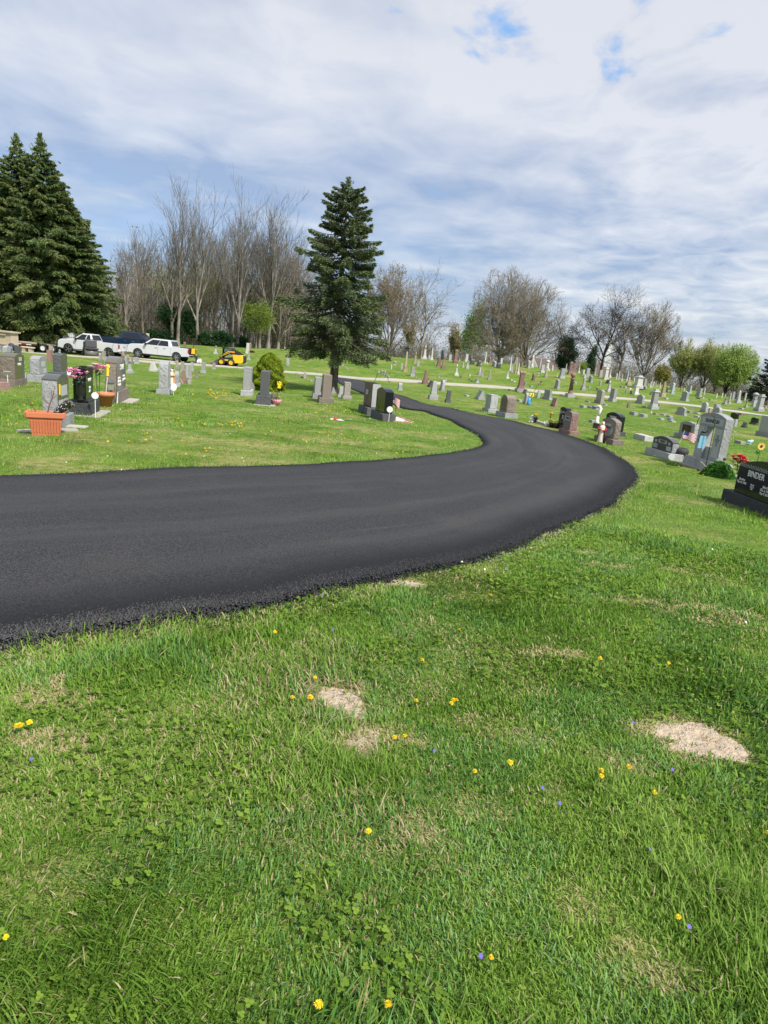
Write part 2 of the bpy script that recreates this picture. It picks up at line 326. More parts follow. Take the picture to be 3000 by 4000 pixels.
# bare soil / dead grass patches: (x, y, rx, ry, strength, kind)  kind 0 soil, 1 straw
PATCH=[(-0.132,3.032,0.11,0.1,1.4,0),(-0.172,3.052,0.187,0.16,0.85,1),(-0.106,3.108,0.12,0.04,0.9,0),(-0.146,3.128,0.204,0.064,0.85,1),(-0.037,2.892,0.1,0.07,0.6,0),(-0.077,2.912,0.17,0.112,0.85,1),(1.758,2.982,0.19,0.15,1.4,0),(1.718,3.002,0.323,0.24,0.85,1),(1.676,3.029,0.13,0.06,0.9,0),(1.636,3.049,0.221,0.096,0.85,1),(1.802,2.892,0.1,0.05,0.9,0),(1.762,2.912,0.17,0.08,0.85,1),(0.246,4.875,0.16,0.09,0.7,0),(0.206,4.895,0.272,0.144,0.85,1),(2.228,6.597,0.12,0.06,0.5,0),(2.188,6.617,0.204,0.096,0.85,1),(0.032,2.685,0.1,0.12,0.55,0),(-0.008,2.705,0.17,0.192,0.85,1),(1.193,3.841,0.2,0.1,1.0,1),(2.16,5.019,0.35,0.14,1.0,1),(2.748,4.909,0.5,0.3,0.8,1),(2.357,6.119,0.3,0.12,0.8,1),(0.25,2.107,0.12,0.09,0.8,1),(0.497,2.289,0.13,0.08,0.6,1),(-1.322,2.458,0.22,0.16,0.9,1),(-1.588,2.815,0.25,0.16,0.9,1),(0.742,2.888,0.35,0.16,0.6,1),(1.504,3.031,0.18,0.1,0.7,1),(1.251,2.715,0.2,0.1,0.6,1),(0.971,1.626,0.14,0.1,0.7,1),(0.042,2.723,0.25,0.16,0.8,1),(0.801,1.871,0.12,0.1,0.6,1),(-0.315,2.449,0.15,0.1,0.5,1),(-4.112,8.718,1.2,0.15,0.9,1),(-4.678,8.445,0.6,0.12,0.9,1),(-2.235,12.622,2.2,0.5,0.8,1),(-1.522,14.499,1.6,0.5,0.7,1),(-3.678,11.904,1.5,0.4,0.6,1),(1.838,15.248,0.6,0.2,0.7,1),(0.393,15.137,1.0,0.3,0.6,1)]
def patchmask(x,y,kind):
    m=np.zeros(np.shape(x))
    for (a,b,rx,ry,s,k) in PATCH:
        if k!=kind: continue
        q=((x-a)/rx)**2+((y-b)/ry)**2+ (fbm(x,y,7,int(abs(a*7))%50)-.5)*3.2
        m=np.maximum(m,s*np.clip((1.35-q)*.9,0,1))
    return m
def drymask(x,y):
    d=np.hypot(x,y)
    a=fbm(x,y,.9,21); b=fbm(x,y,.33,33); c=fbm(x,y,3.1,44)
    m=np.clip((a*.5+b*.3+c*.35-.60)*7,0,1)*np.clip(.35+d/22,0,.8)
    return np.maximum(m,patchmask(x,y,1))
def build_ground():
    az=np.concatenate([np.arange(-180,-62,6),np.arange(-62,62.01,.5),np.arange(68,180,6)]); az=np.radians(az)
    d=np.concatenate([[.25],np.exp(np.linspace(math.log(.6),math.log(130),300)),np.exp(np.linspace(math.log(140),math.log(900),24))])
    A,D=np.meshgrid(az,d); X=np.sin(A)*D; Y=np.cos(A)*D; Z=ground(X,Y); na=len(az); nd=len(d)
    Z=np.where(D>720,Z-0*D,Z)
    V=np.c_[X.ravel(),Y.ravel(),Z.ravel()]
    i=np.arange(nd-1)[:,None]*na; j=np.arange(na)[None,:]; jn=(j+1)%na
    F=np.stack([i+j,i+jn,i+na+jn,i+na+j],-1).reshape(-1,4)
    V=np.vstack([V,[0,0,ground(0.,0.01)]]); c=len(V)-1
    T=np.c_[np.full(na,c),np.arange(na)[::-1],(np.arange(na)[::-1]-1)%na]
    T=np.c_[np.full(na,c),(np.arange(na)+1)%na,np.arange(na)]
    soil=patchmask(V[:,0],V[:,1],0); dry=drymask(V[:,0],V[:,1])
    col=np.zeros((len(V),3)); col[:,0]=soil; col[:,1]=dry
    def gf(t,b):
        a=N(t,'ShaderNodeAttribute'); a.attribute_name='Col'; s=N(t,'ShaderNodeSeparateColor'); LK(t,a.outputs['Color'],s.inputs[0])
        geo=N(t,'ShaderNodeNewGeometry'); v=geo.outputs['Position']
        n1=nz(t,.35,4,.55,vec=v); n2=nz(t,2.4,6,.65,vec=v); n3=nz(t,22,4,.7,vec=v); n4=nz(t,.09,3,.5,vec=v); n5=nz(t,7,4,.6,vec=v)
        g=MIX(t,MR(t,n2,.3,.7),(.060,.130,.014),(.165,.265,.030)); g=MIX(t,MA(t,'MULTIPLY',MR(t,n1,.42,.62),.55),g,(.19,.235,.05))
        g=MIX(t,MA(t,'MULTIPLY',MR(t,n3,.5,.7),.5),g,(.030,.075,.012))
        g=MIX(t,MA(t,'MULTIPLY',MR(t,n4,.45,.6),.35),g,(.07,.17,.022))
        n6=nz(t,.9,5,.7,vec=v); dr=MA(t,'ADD',s.outputs[1],MA(t,'MULTIPLY',MR(t,n6,.50,.66),.62)); dr=MA(t,'MULTIPLY',dr,MR(t,n5,.34,.58),clamp=True)
        g=MIX(t,MA(t,'MULTIPLY',dr,.75,clamp=True),g,(.36,.30,.13))
        so=MIX(t,MR(t,n3,.3,.7),(.40,.31,.21),(.55,.45,.33))
        sm=MR(t,MA(t,'ADD',s.outputs[0],MA(t,'MULTIPLY',MA(t,'SUBTRACT',n3,.5),1.2)),.30,.55)
        g=MIX(t,sm,g,so); LK(t,g,b.inputs['Base Color'])
        bump(t,b,MA(t,'ADD',n3,MA(t,'MULTIPLY',n5,1.5)),.9,.05)
    m=mat('lawn_ground',(.1,.2,.03),.95,spec=.1,fn=gf)
    flat=np.concatenate([F.ravel(),T.ravel()]); tot=np.concatenate([np.full(len(F),4),np.full(len(T),3)])
    o=npmesh('ground',V,flat,tot,m,col,smooth=True); tag(o,kind='structure')
build_ground()
def build_road():
    n=len(EL); K=26
    fr=np.linspace(0,1,K); V=[]
    P=EL[:,None,:]*(1-fr)[None,:,None]+ER[:,None,:]*fr[None,:,None]
    X=P[...,0];Y=P[...,1]; wid=np.hypot(*(ER-EL).T)[:,None]
    crown=.05*(1-(2*fr-1)**2)[None,:]; lift=.055+crown*.6
    Z=ground(X,Y)+lift; Z[0]-=.045; Z[1]-=.03; Z[2]-=.015
    # skirts
    def skirt(E,O,sgn):
        dv=(E-O); dv/=np.hypot(dv[:,0],dv[:,1])[:,None]
        q=E+dv*(.05+.05*fbm(np.arange(len(E))*.35,np.zeros(len(E)),1,5))[:,None]; return np.c_[q,ground(q[:,0],q[:,1])-.03]
    A=skirt(EL,ER,1); B=skirt(ER,EL,1)
    full=np.concatenate([A[:,None,:],np.stack([X,Y,Z],-1),B[:,None,:]],1); kk=K+2
    V=full.reshape(-1,3); i=np.arange(n-1)[:,None]*kk; j=np.arange(kk-1)[None,:]
    F=np.stack([i+j,i+kk+j,i+kk+j+1,i+j+1],-1).reshape(-1,4)
    e=np.zeros((n,kk)); e[:,:2]=1; e[:,-2:]=1; e[:,2]=.3; e[:,-3]=.85; e[:,-4]=.5; e[:,-5]=.2
    s=np.repeat(np.r_[0,np.cumsum(np.hypot(*np.diff((EL+ER)/2,axis=0).T))][:,None],kk,1)
    lat=np.repeat(np.r_[0,fr,1][None,:],n,0)
    col=np.stack([e,lat,s/100],-1).reshape(-1,3)
    def rf(t,b):
        a=N(t,'ShaderNodeAttribute'); a.attribute_name='Col'; sp=N(t,'ShaderNodeSeparateColor'); LK(t,a.outputs['Color'],sp.inputs[0])
        geo=N(t,'ShaderNodeNewGeometry'); v=geo.outputs['Position']
        cb=N(t,'ShaderNodeCombineXYZ'); LK(t,MA(t,'MULTIPLY',sp.outputs[1],5.5),cb.inputs[0]); LK(t,MA(t,'MULTIPLY',sp.outputs[2],8.),cb.inputs[1])
        st=nz(t,1.6,5,.6,vec=cb.outputs[0]); ag=nz(t,120,2,.7,vec=v); ag2=nz(t,42,3,.7,vec=v); cl=nz(t,.8,4,.6,vec=v)
        ag3=nz(t,75,3,.8,vec=v); c=MIX(t,MR(t,ag3,.36,.66),(.013,.013,.014),(.058,.058,.060)); c=MIX(t,MR(t,ag,.62,.72),c,(.125,.125,.128))
        c=MIX(t,MA(t,'MULTIPLY',MR(t,st,.42,.66),.30),c,(.075,.071,.066)); s3=N(t,'ShaderNodeCombineXYZ'); LK(t,MA(t,'MULTIPLY',sp.outputs[1],60.),s3.inputs[0]); LK(t,MA(t,'MULTIPLY',sp.outputs[2],14.),s3.inputs[1]); c=MIX(t,MA(t,'MULTIPLY',MR(t,nz(t,1.,3,.6,vec=s3.outputs[0]),.64,.76),.38),c,(.11,.10,.085))
        c=MIX(t,MA(t,'MULTIPLY',MR(t,cl,.5,.7),.16),c,(.085,.078,.065))
        c=MIX(t,sp.outputs[0],c,(.010,.010,.011)); LK(t,c,b.inputs['Base Color'])
        LK(t,MR(t,ag2,.3,.7,.72,.95),b.inputs['Roughness'])
        bump(t,b,MA(t,'ADD',MA(t,'MULTIPLY',ag,.5),MA(t,'MULTIPLY',ag2,MA(t,'ADD',MA(t,'MULTIPLY',sp.outputs[0],2.),.6))),.55,.012)
    m=mat('fresh_asphalt',(.04,.04,.042),.8,spec=.22,fn=rf)
    o=npmesh('road',V,F.ravel(),np.full(len(F),4),m,col,smooth=True); tag(o,kind='structure')
    # loose dark crumbs along the margins
    vs=[];fs=[];tot=[];base=0
    pts=[]
    for E,O,cnt in ((ER,EL,80000),(EL,ER,6000)):
        k=rng.integers(60,len(E),cnt); dv=(E-O)[k]; dv/=np.hypot(dv[:,0],dv[:,1])[:,None]; dd=np.hypot(E[k,0],E[k,1])
        keep=rng.random(cnt)<np.clip(9/dd,0,1); off=np.where(rng.random(cnt)<.45,-np.abs(rng.normal(0,.09,cnt))+.04,rng.normal(0,.07,cnt)-.02)
        p=E[k]+dv*off[:,None]+rng.normal(0,.05,(cnt,2)); z=ground(p[:,0],p[:,1])+np.where(off<0,.0545,np.clip(.05-off*.6,0,.055))
        pts.append(np.c_[p,z,rng.uniform(.004,.011,cnt)][keep])
    pts=np.vstack(pts); n=len(pts)
    oc=np.array([(1,0,0),(-1,0,0),(0,1,0),(0,-1,0),(0,0,1),(0,0,-.6)],float); of=np.array([(0,2,4),(2,1,4),(1,3,4),(3,0,4),(2,0,5),(1,2,5),(3,1,5),(0,3,5)])
    V=pts[:,None,:3]+oc[None]*pts[:,3][:,None,None]*rng.uniform(.7,1.4,(n,6,1)); F=(np.arange(n)[:,None,None]*6+of[None]).reshape(-1,3)
    o=npmesh('asphalt_crumbs',V.reshape(-1,3),F.ravel(),np.full(len(F),3),mat('asphalt_crumb',(.022,.022,.024),.6,fn=lambda t,b:LK(t,MIX(t,MR(t,nz(t,55,1,.5),.4,.7),(.004,.004,.005),(.026,.026,.028)),b.inputs['Base Color']))); tag(o,'loose dark asphalt crumbs along the road edge','gravel',kind='stuff')
    # pale grit just outside the near edge
    cnt=2600; k=rng.integers(90,len(ER),cnt); dv=(ER-EL)[k]; dv/=np.hypot(dv[:,0],dv[:,1])[:,None]
    p=ER[k]+dv*rng.uniform(.05,.22,cnt)[:,None]**1.0; kk2=fbm(ER[k,0],ER[k,1],1.3,8)>.5; p=p[kk2]; n=len(p)
    s=rng.uniform(.005,.014,n); V=np.c_[p,ground(p[:,0],p[:,1])+.004][:,None,:]+oc[None]*s[:,None,None]*rng.uniform(.6,1.3,(n,6,1)); F=(np.arange(n)[:,None,None]*6+of[None]).reshape(-1,3)
    o=npmesh('edge_gravel',V.reshape(-1,3),F.ravel(),np.full(len(F),3),mat('pale_grit',(.34,.30,.24),.9)); tag(o,'pale grit scattered between road edge and grass','gravel',kind='stuff')
build_road()
def build_paths():
    m=mat('pale_concrete_path',(.5,.46,.38),.9,fn=stone_fn((.44,.40,.325),.9,.3,.4,.4))
    for k,(P,wid) in enumerate(PATHS):
        a,b=strip(P,wid,260); n=len(a); J=5; fr=np.linspace(0,1,J)
        Q=a[:,None]*(1-fr)[None,:,None]+b[:,None]*fr[None,:,None]; Z=ground(Q[...,0],Q[...,1])+.05
        sa=a+(a-b)/wid*.03; sb=b+(b-a)/wid*.03
        full=np.concatenate([np.c_[sa,ground(sa[:,0],sa[:,1])-.12][:,None],np.concatenate([Q,Z[...,None]],-1),np.c_[sb,ground(sb[:,0],sb[:,1])-.12][:,None]],1); kk=J+2
        i=np.arange(n-1)[:,None]*kk; j=np.arange(kk-1)[None,:]; F=np.stack([i+j,i+kk+j,i+kk+j+1,i+j+1],-1).reshape(-1,4)
        o=npmesh('path',full.reshape(-1,3),F.ravel(),np.full(len(F),4),m,smooth=False); tag(o,kind='structure')
build_paths()
# ---------------- grass ----------------
def foliage_mat(name,trans=.25,rough=.6,spec=.2):
    def f(t,b):
        c=colattr(t); LK(t,c,b.inputs['Base Color'])
        tr=N(t,'ShaderNodeBsdfTranslucent'); LK(t,c,tr.inputs[0]); mx=N(t,'ShaderNodeMixShader'); mx.inputs[0].default_value=trans
        out=[n for n in t.nodes if n.type=='OUTPUT_MATERIAL'][0]; LK(t,b.outputs[0],mx.inputs[1]); LK(t,tr.outputs[0],mx.inputs[2]); LK(t,mx.outputs[0],out.inputs[0])
    return mat(name,(.1,.2,.05),rough,spec=spec,fn=f)
M_GRASS=foliage_mat('grass_blade',.34,.8,.08)
CLEAR=[(2.405,41.787,0.305),(3.258,40.403,0.159),(-3.717,38.69,0.139),(9.712,31.767,0.12),(19.288,33.598,0.19),(18.528,35.389,0.12),(14.178,26.391,0.12),(17.427,40.848,0.136),(9.037,23.264,0.181),(-20.765,34.596,0.163),(-20.315,34.917,0.12),(-12.696,21.727,0.175),(-20.744,35.316,0.12),(-20.98,35.473,0.12),(-19.307,40.875,0.132),(-16.771,40.8,0.218),(-13.522,41.898,0.12),(-12.864,40.503,0.12),(-8.971,26.54,0.125),(-11.876,36.224,0.124),(-13.051,42.397,0.139),(-11.359,35.632,0.12),(-8.423,24.43,0.12),(-8.419,37.875,0.12),(-7.781,35.162,0.12)]    # footprints kept free of grass (x,y,r)
def free(x,y):
    ok=~pip(x,y,ROADPOLY)
    for p in PATHPOLY: ok&=~pip(x,y,p)
    for a,b,r in CLEAR: ok&=((x-a)**2+(y-b)**2)>r*r
    return ok
def grass():
    def sample(n,d0,d1,power,hw):
        u=rng.random(n); e=2-power
        d=(d0**e+u*(d1**e-d0**e))**(1/e); a=np.radians(rng.uniform(-hw,hw,n)); return np.sin(a)*d,np.cos(a)*d,d
    X=[];
    for n,d0,d1,pw,hw in ((390000,.3,3.4,0.0,80),(560000,3.4,9,1.3,62),(500000,9,80,1.75,48)):
        x,y,d=sample(n,d0,d1,pw,hw); X.append(np.c_[x,y,d])
    X=np.vstack(X); x,y,d=X.T
    ok=free(x,y)&free(x-.035*np.sign(x-2),y+.06); soil=patchmask(x,y,0); dry=drymask(x,y)
    ok&=rng.random(len(x))>np.clip(soil*1.9-.25,0,.97); thin=fbm(x,y,2.3,61); ok&=rng.random(len(x))<np.clip(.55+thin*1.0-dry*.25,0.2,1)
    x,y,d,dry,soil=x[ok],y[ok],d[ok],dry[ok],soil[ok]; n=len(x)
    clump=fbm(x,y,3.2,71); tall=np.clip((fbm(x,y,1.1,81)-.42)*4,0,1)
    L=rng.gamma(5,1/5.,n)*(.023+.048*tall*clump*1.5)*np.clip(1.0+.006*(d-4),1,1.25); L=np.clip(L,.015,.17)*(1-.35*dry)*np.clip(1.15-d/60,.5,1)
    W=rng.uniform(.0014,.0032,n)*(1+np.clip(d-2,0,22)*.24)
    th=rng.uniform(0,2*np.pi,n)*.75+ (fbm(x,y,.8,91)*9.); bend=np.clip(rng.normal(.75,.35,n),.05,1.6)
    nr=(~free(x-.10,y+.16))|(~free(x-.22,y+.3)); dry=np.maximum(dry,nr*(rng.random(n)<.5)*.75); L=L*np.where(nr,.75,1)
    isdry=rng.random(n)<np.clip(.04+dry*dry*.8,0,.8)
    dark=np.array([.065,.135,.020]); mid=np.array([.150,.275,.034]); lite=np.array([.32,.46,.105]); straw=np.array([.52,.45,.25]); straw2=np.array([.36,.30,.15])
    q=np.clip(rng.random(n)*.55+fbm(x,y,.7,15)*.55+fbm(x,y,2.6,19)*.5-.36+.18*(clump-.5)+np.clip(d/60,0,.25),0,1)[:,None]
    c=np.where(q<.5,dark+(mid-dark)*q*2,mid+(lite-mid)*(q-.5)*2); blue=(fbm(x,y,1.7,27)>.55)[:,None]&(rng.random((n,1))<.5); c=np.where(blue,c*np.array([.88,1.0,1.7]),c)
    rr=rng.random((n,1)); c=np.where(isdry[:,None],straw*rr+straw2*(1-rr),c)
    bend=np.where(isdry,bend+.5,bend)
    z=ground(x,y)-.004; dx=np.cos(th);dy=np.sin(th); px=-dy;py=dx
    def ring(f,wf):
        a=bend*f; h=np.sin(np.minimum(a,1.5)+1e-6)/(bend+1e-6)*L if False else L*f*np.cos(a*.6); o=L*f*np.sin(a*.75)
        cx=x+dx*o; cy=y+dy*o; cz=z+h; return np.stack([cx-px*W*wf,cy-py*W*wf,cz],-1),np.stack([cx+px*W*wf,cy+py*W*wf,cz],-1),np.stack([cx,cy,cz],-1)
    a0,b0,_=ring(0.,.8); a1,b1,_=ring(.4,1.); a2,b2,_=ring(.75,.7); _,_,tp=ring(1.,0)
    V=np.stack([a0,b0,a1,b1,a2,b2,tp],1).reshape(-1,3)
    fr=d>9; nn=~fr   # far blades are single slender triangles
    V3=np.stack([a0[fr],b0[fr],tp[fr]],1).reshape(-1,3); n3=int(fr.sum()); n=int(nn.sum())
    V=np.vstack([V.reshape(-1,7,3)[nn].reshape(-1,3),V3]); bi=np.arange(n)[:,None]*7; F=np.concatenate([bi+np.array([[0,1,3,2]]),bi+np.array([[2,3,5,4]]),bi+np.array([[4,5,6]])],1)
    F=np.concatenate([F.ravel(),np.arange(3*n3)+7*n]); tot=np.concatenate([np.tile([4,4,3],n),np.full(n3,3)]); C=np.vstack([np.repeat(c[nn],7,0),np.repeat(c[fr],3,0)])
    o=npmesh('grass',V,F,tot,M_GRASS,C); tag(o,'green lawn grass with dry straw blades','grass',kind='stuff')
    # clover and broad leaves, low in the sward
    n=70000; u=rng.random(n); dd=.4+(u**.7)*8.4; a=np.radians(rng.uniform(-68,68,n)); x=np.sin(a)*dd; y=np.cos(a)*dd
    ok=free(x,y)&(fbm(x,y,1.6,33)>.53)&(patchmask(x,y,0)<.2); x,y,dd=x[ok],y[ok],dd[ok]; n=len(x)
    r=rng.uniform(.003,.0070,n)*(1+dd*.10); z=ground(x,y)+rng.uniform(.012,.045,n); rot=rng.uniform(0,6.28,n); tl=rng.uniform(-.5,.5,(n,2))
    ang=np.linspace(0,2*np.pi,7)[:-1]; Vx=[];Vy=[];Vz=[]
    vs=[]
    for k in range(3):
        ca=rot+k*2.094; cx=x+np.cos(ca)*r*.95; cy=y+np.sin(ca)*r*.95
        for t in ang:
            ox=np.cos(t+ca)*r*1.0; oy=np.sin(t+ca)*r*.85; X_=cx+ox; Y_=cy+oy
            vs.append(np.stack([X_,Y_,z+(X_-x)*tl[:,0]+(Y_-y)*tl[:,1]],-1))
    V=np.stack(vs,1).reshape(-1,3); bi=np.arange(n)[:,None]*18
    F=np.concatenate([bi+np.arange(6)[None]+6*k for k in range(3)],1); c=np.array([.06,.13,.014])+rng.random((n,1))*np.array([.16,.20,.03])
    o=npmesh('clover',V,F.ravel(),np.full(n*3,6),M_GRASS,np.repeat(c,18,0)); tag(o,'low clover leaves spread through the foreground grass','ground cover',kind='stuff')
    # tiny white specks of chickweed on the left lawn and violets
    for nm,lab,n,c,seed,th_ in (('violets','tiny purple violets dotted through the foreground grass',46,(.12,.09,.38),5,.52),('daisies','tiny pale flowers speckled over the lawn',380,(.75,.75,.7),6,.5)):
        dd=1.2+rng.random(n)**(.8)*(6 if nm=='violets' else 34); a=np.radians(rng.uniform(-46,46,n)); x=np.sin(a)*dd; y=np.cos(a)*dd; ok=free(x,y)&(fbm(x,y,.8,seed)>th_); x,y,dd=x[ok],y[ok],dd[ok]; n=len(x)
        r=(.007 if nm=='violets' else .006)*(1+dd*.05); k9=(dd>5)|(nm=='violets'); x,y,dd=x[k9],y[k9],dd[k9]; n=len(x); r=(.007 if nm=='violets' else .006)*(1+dd*.05); z=ground(x,y)+.06
        V=np.stack([np.stack([x+r*math.cos(t),y+r*math.sin(t),z+r*math.sin(t)*.5],-1) for t in ang],1).reshape(-1,3)
        F=(np.arange(n)[:,None]*6+np.arange(6)[None]); o=npmesh(nm,V,F.ravel(),np.full(n,6),mat(nm+'_petal',c,.7)); tag(o,lab,'wildflowers',kind='stuff')
grass()
def dandelions():
    M_D=mat('dandelion_yellow',(.84,.60,.01),.8)
    me=MB()
    for k,(r,z,tl) in enumerate(((.020,.000,.05),(.017,.003,.35),(.013,.006,.7),(.008,.008,1.1))):
        n=22-4*k
        for i in range(n):
            a=2*math.pi*(i+.4*k)/n+random.uniform(-.1,.1); ca,sa=math.cos(a),math.sin(a); wv=random.uniform(.0011,.0020); r_=r; r=r*random.uniform(.75,1.15)
            me.add([(ca*.002-sa*wv,sa*.002+ca*wv,z),(ca*.002+sa*wv,sa*.002-ca*wv,z),(ca*r+sa*wv,sa*r-ca*wv,z+r*tl),(ca*r-sa*wv,sa*r+ca*wv,z+r*tl)],[(0,1,2,3)]); r=r_
    me.ball((0,0,.002),.005,8,4,.7); flower=me.mesh('flower_head',M_D); sm=MB().tube([(0,0,-.085),(.002,0,-.04),(0,0,0)],.0017,4).mesh('stem',M_STEM)
    for (x,y,s,lab,grp) in [(px,py,s,lab,grp) for (s,lab,grp,P) in DANDS for (px,py) in P]:
        d=math.hypot(x,y); hh=.055*(1 if d<8 else .9)
        o=bpy.data.objects.new('dandelion',None); COL.objects.link(o); o.location=(x,y,gz(x,y)); o.empty_display_size=.05
        tag(o,lab,'dandelion',grp); f=bpy.data.objects.new('flower_head',flower); COL.objects.link(f); f.parent=o; f.location=(0,0,hh); f.scale=(s*random.uniform(.7,1.1)*(1 if d>2.2 else .8),)*3
        f.rotation_euler=(random.uniform(-.5,.2),random.uniform(-.4,.4),random.uniform(0,6))
        if d<9: 
            q=bpy.data.objects.new('stem',sm); COL.objects.link(q); q.parent=o; q.location=(0,0,hh)
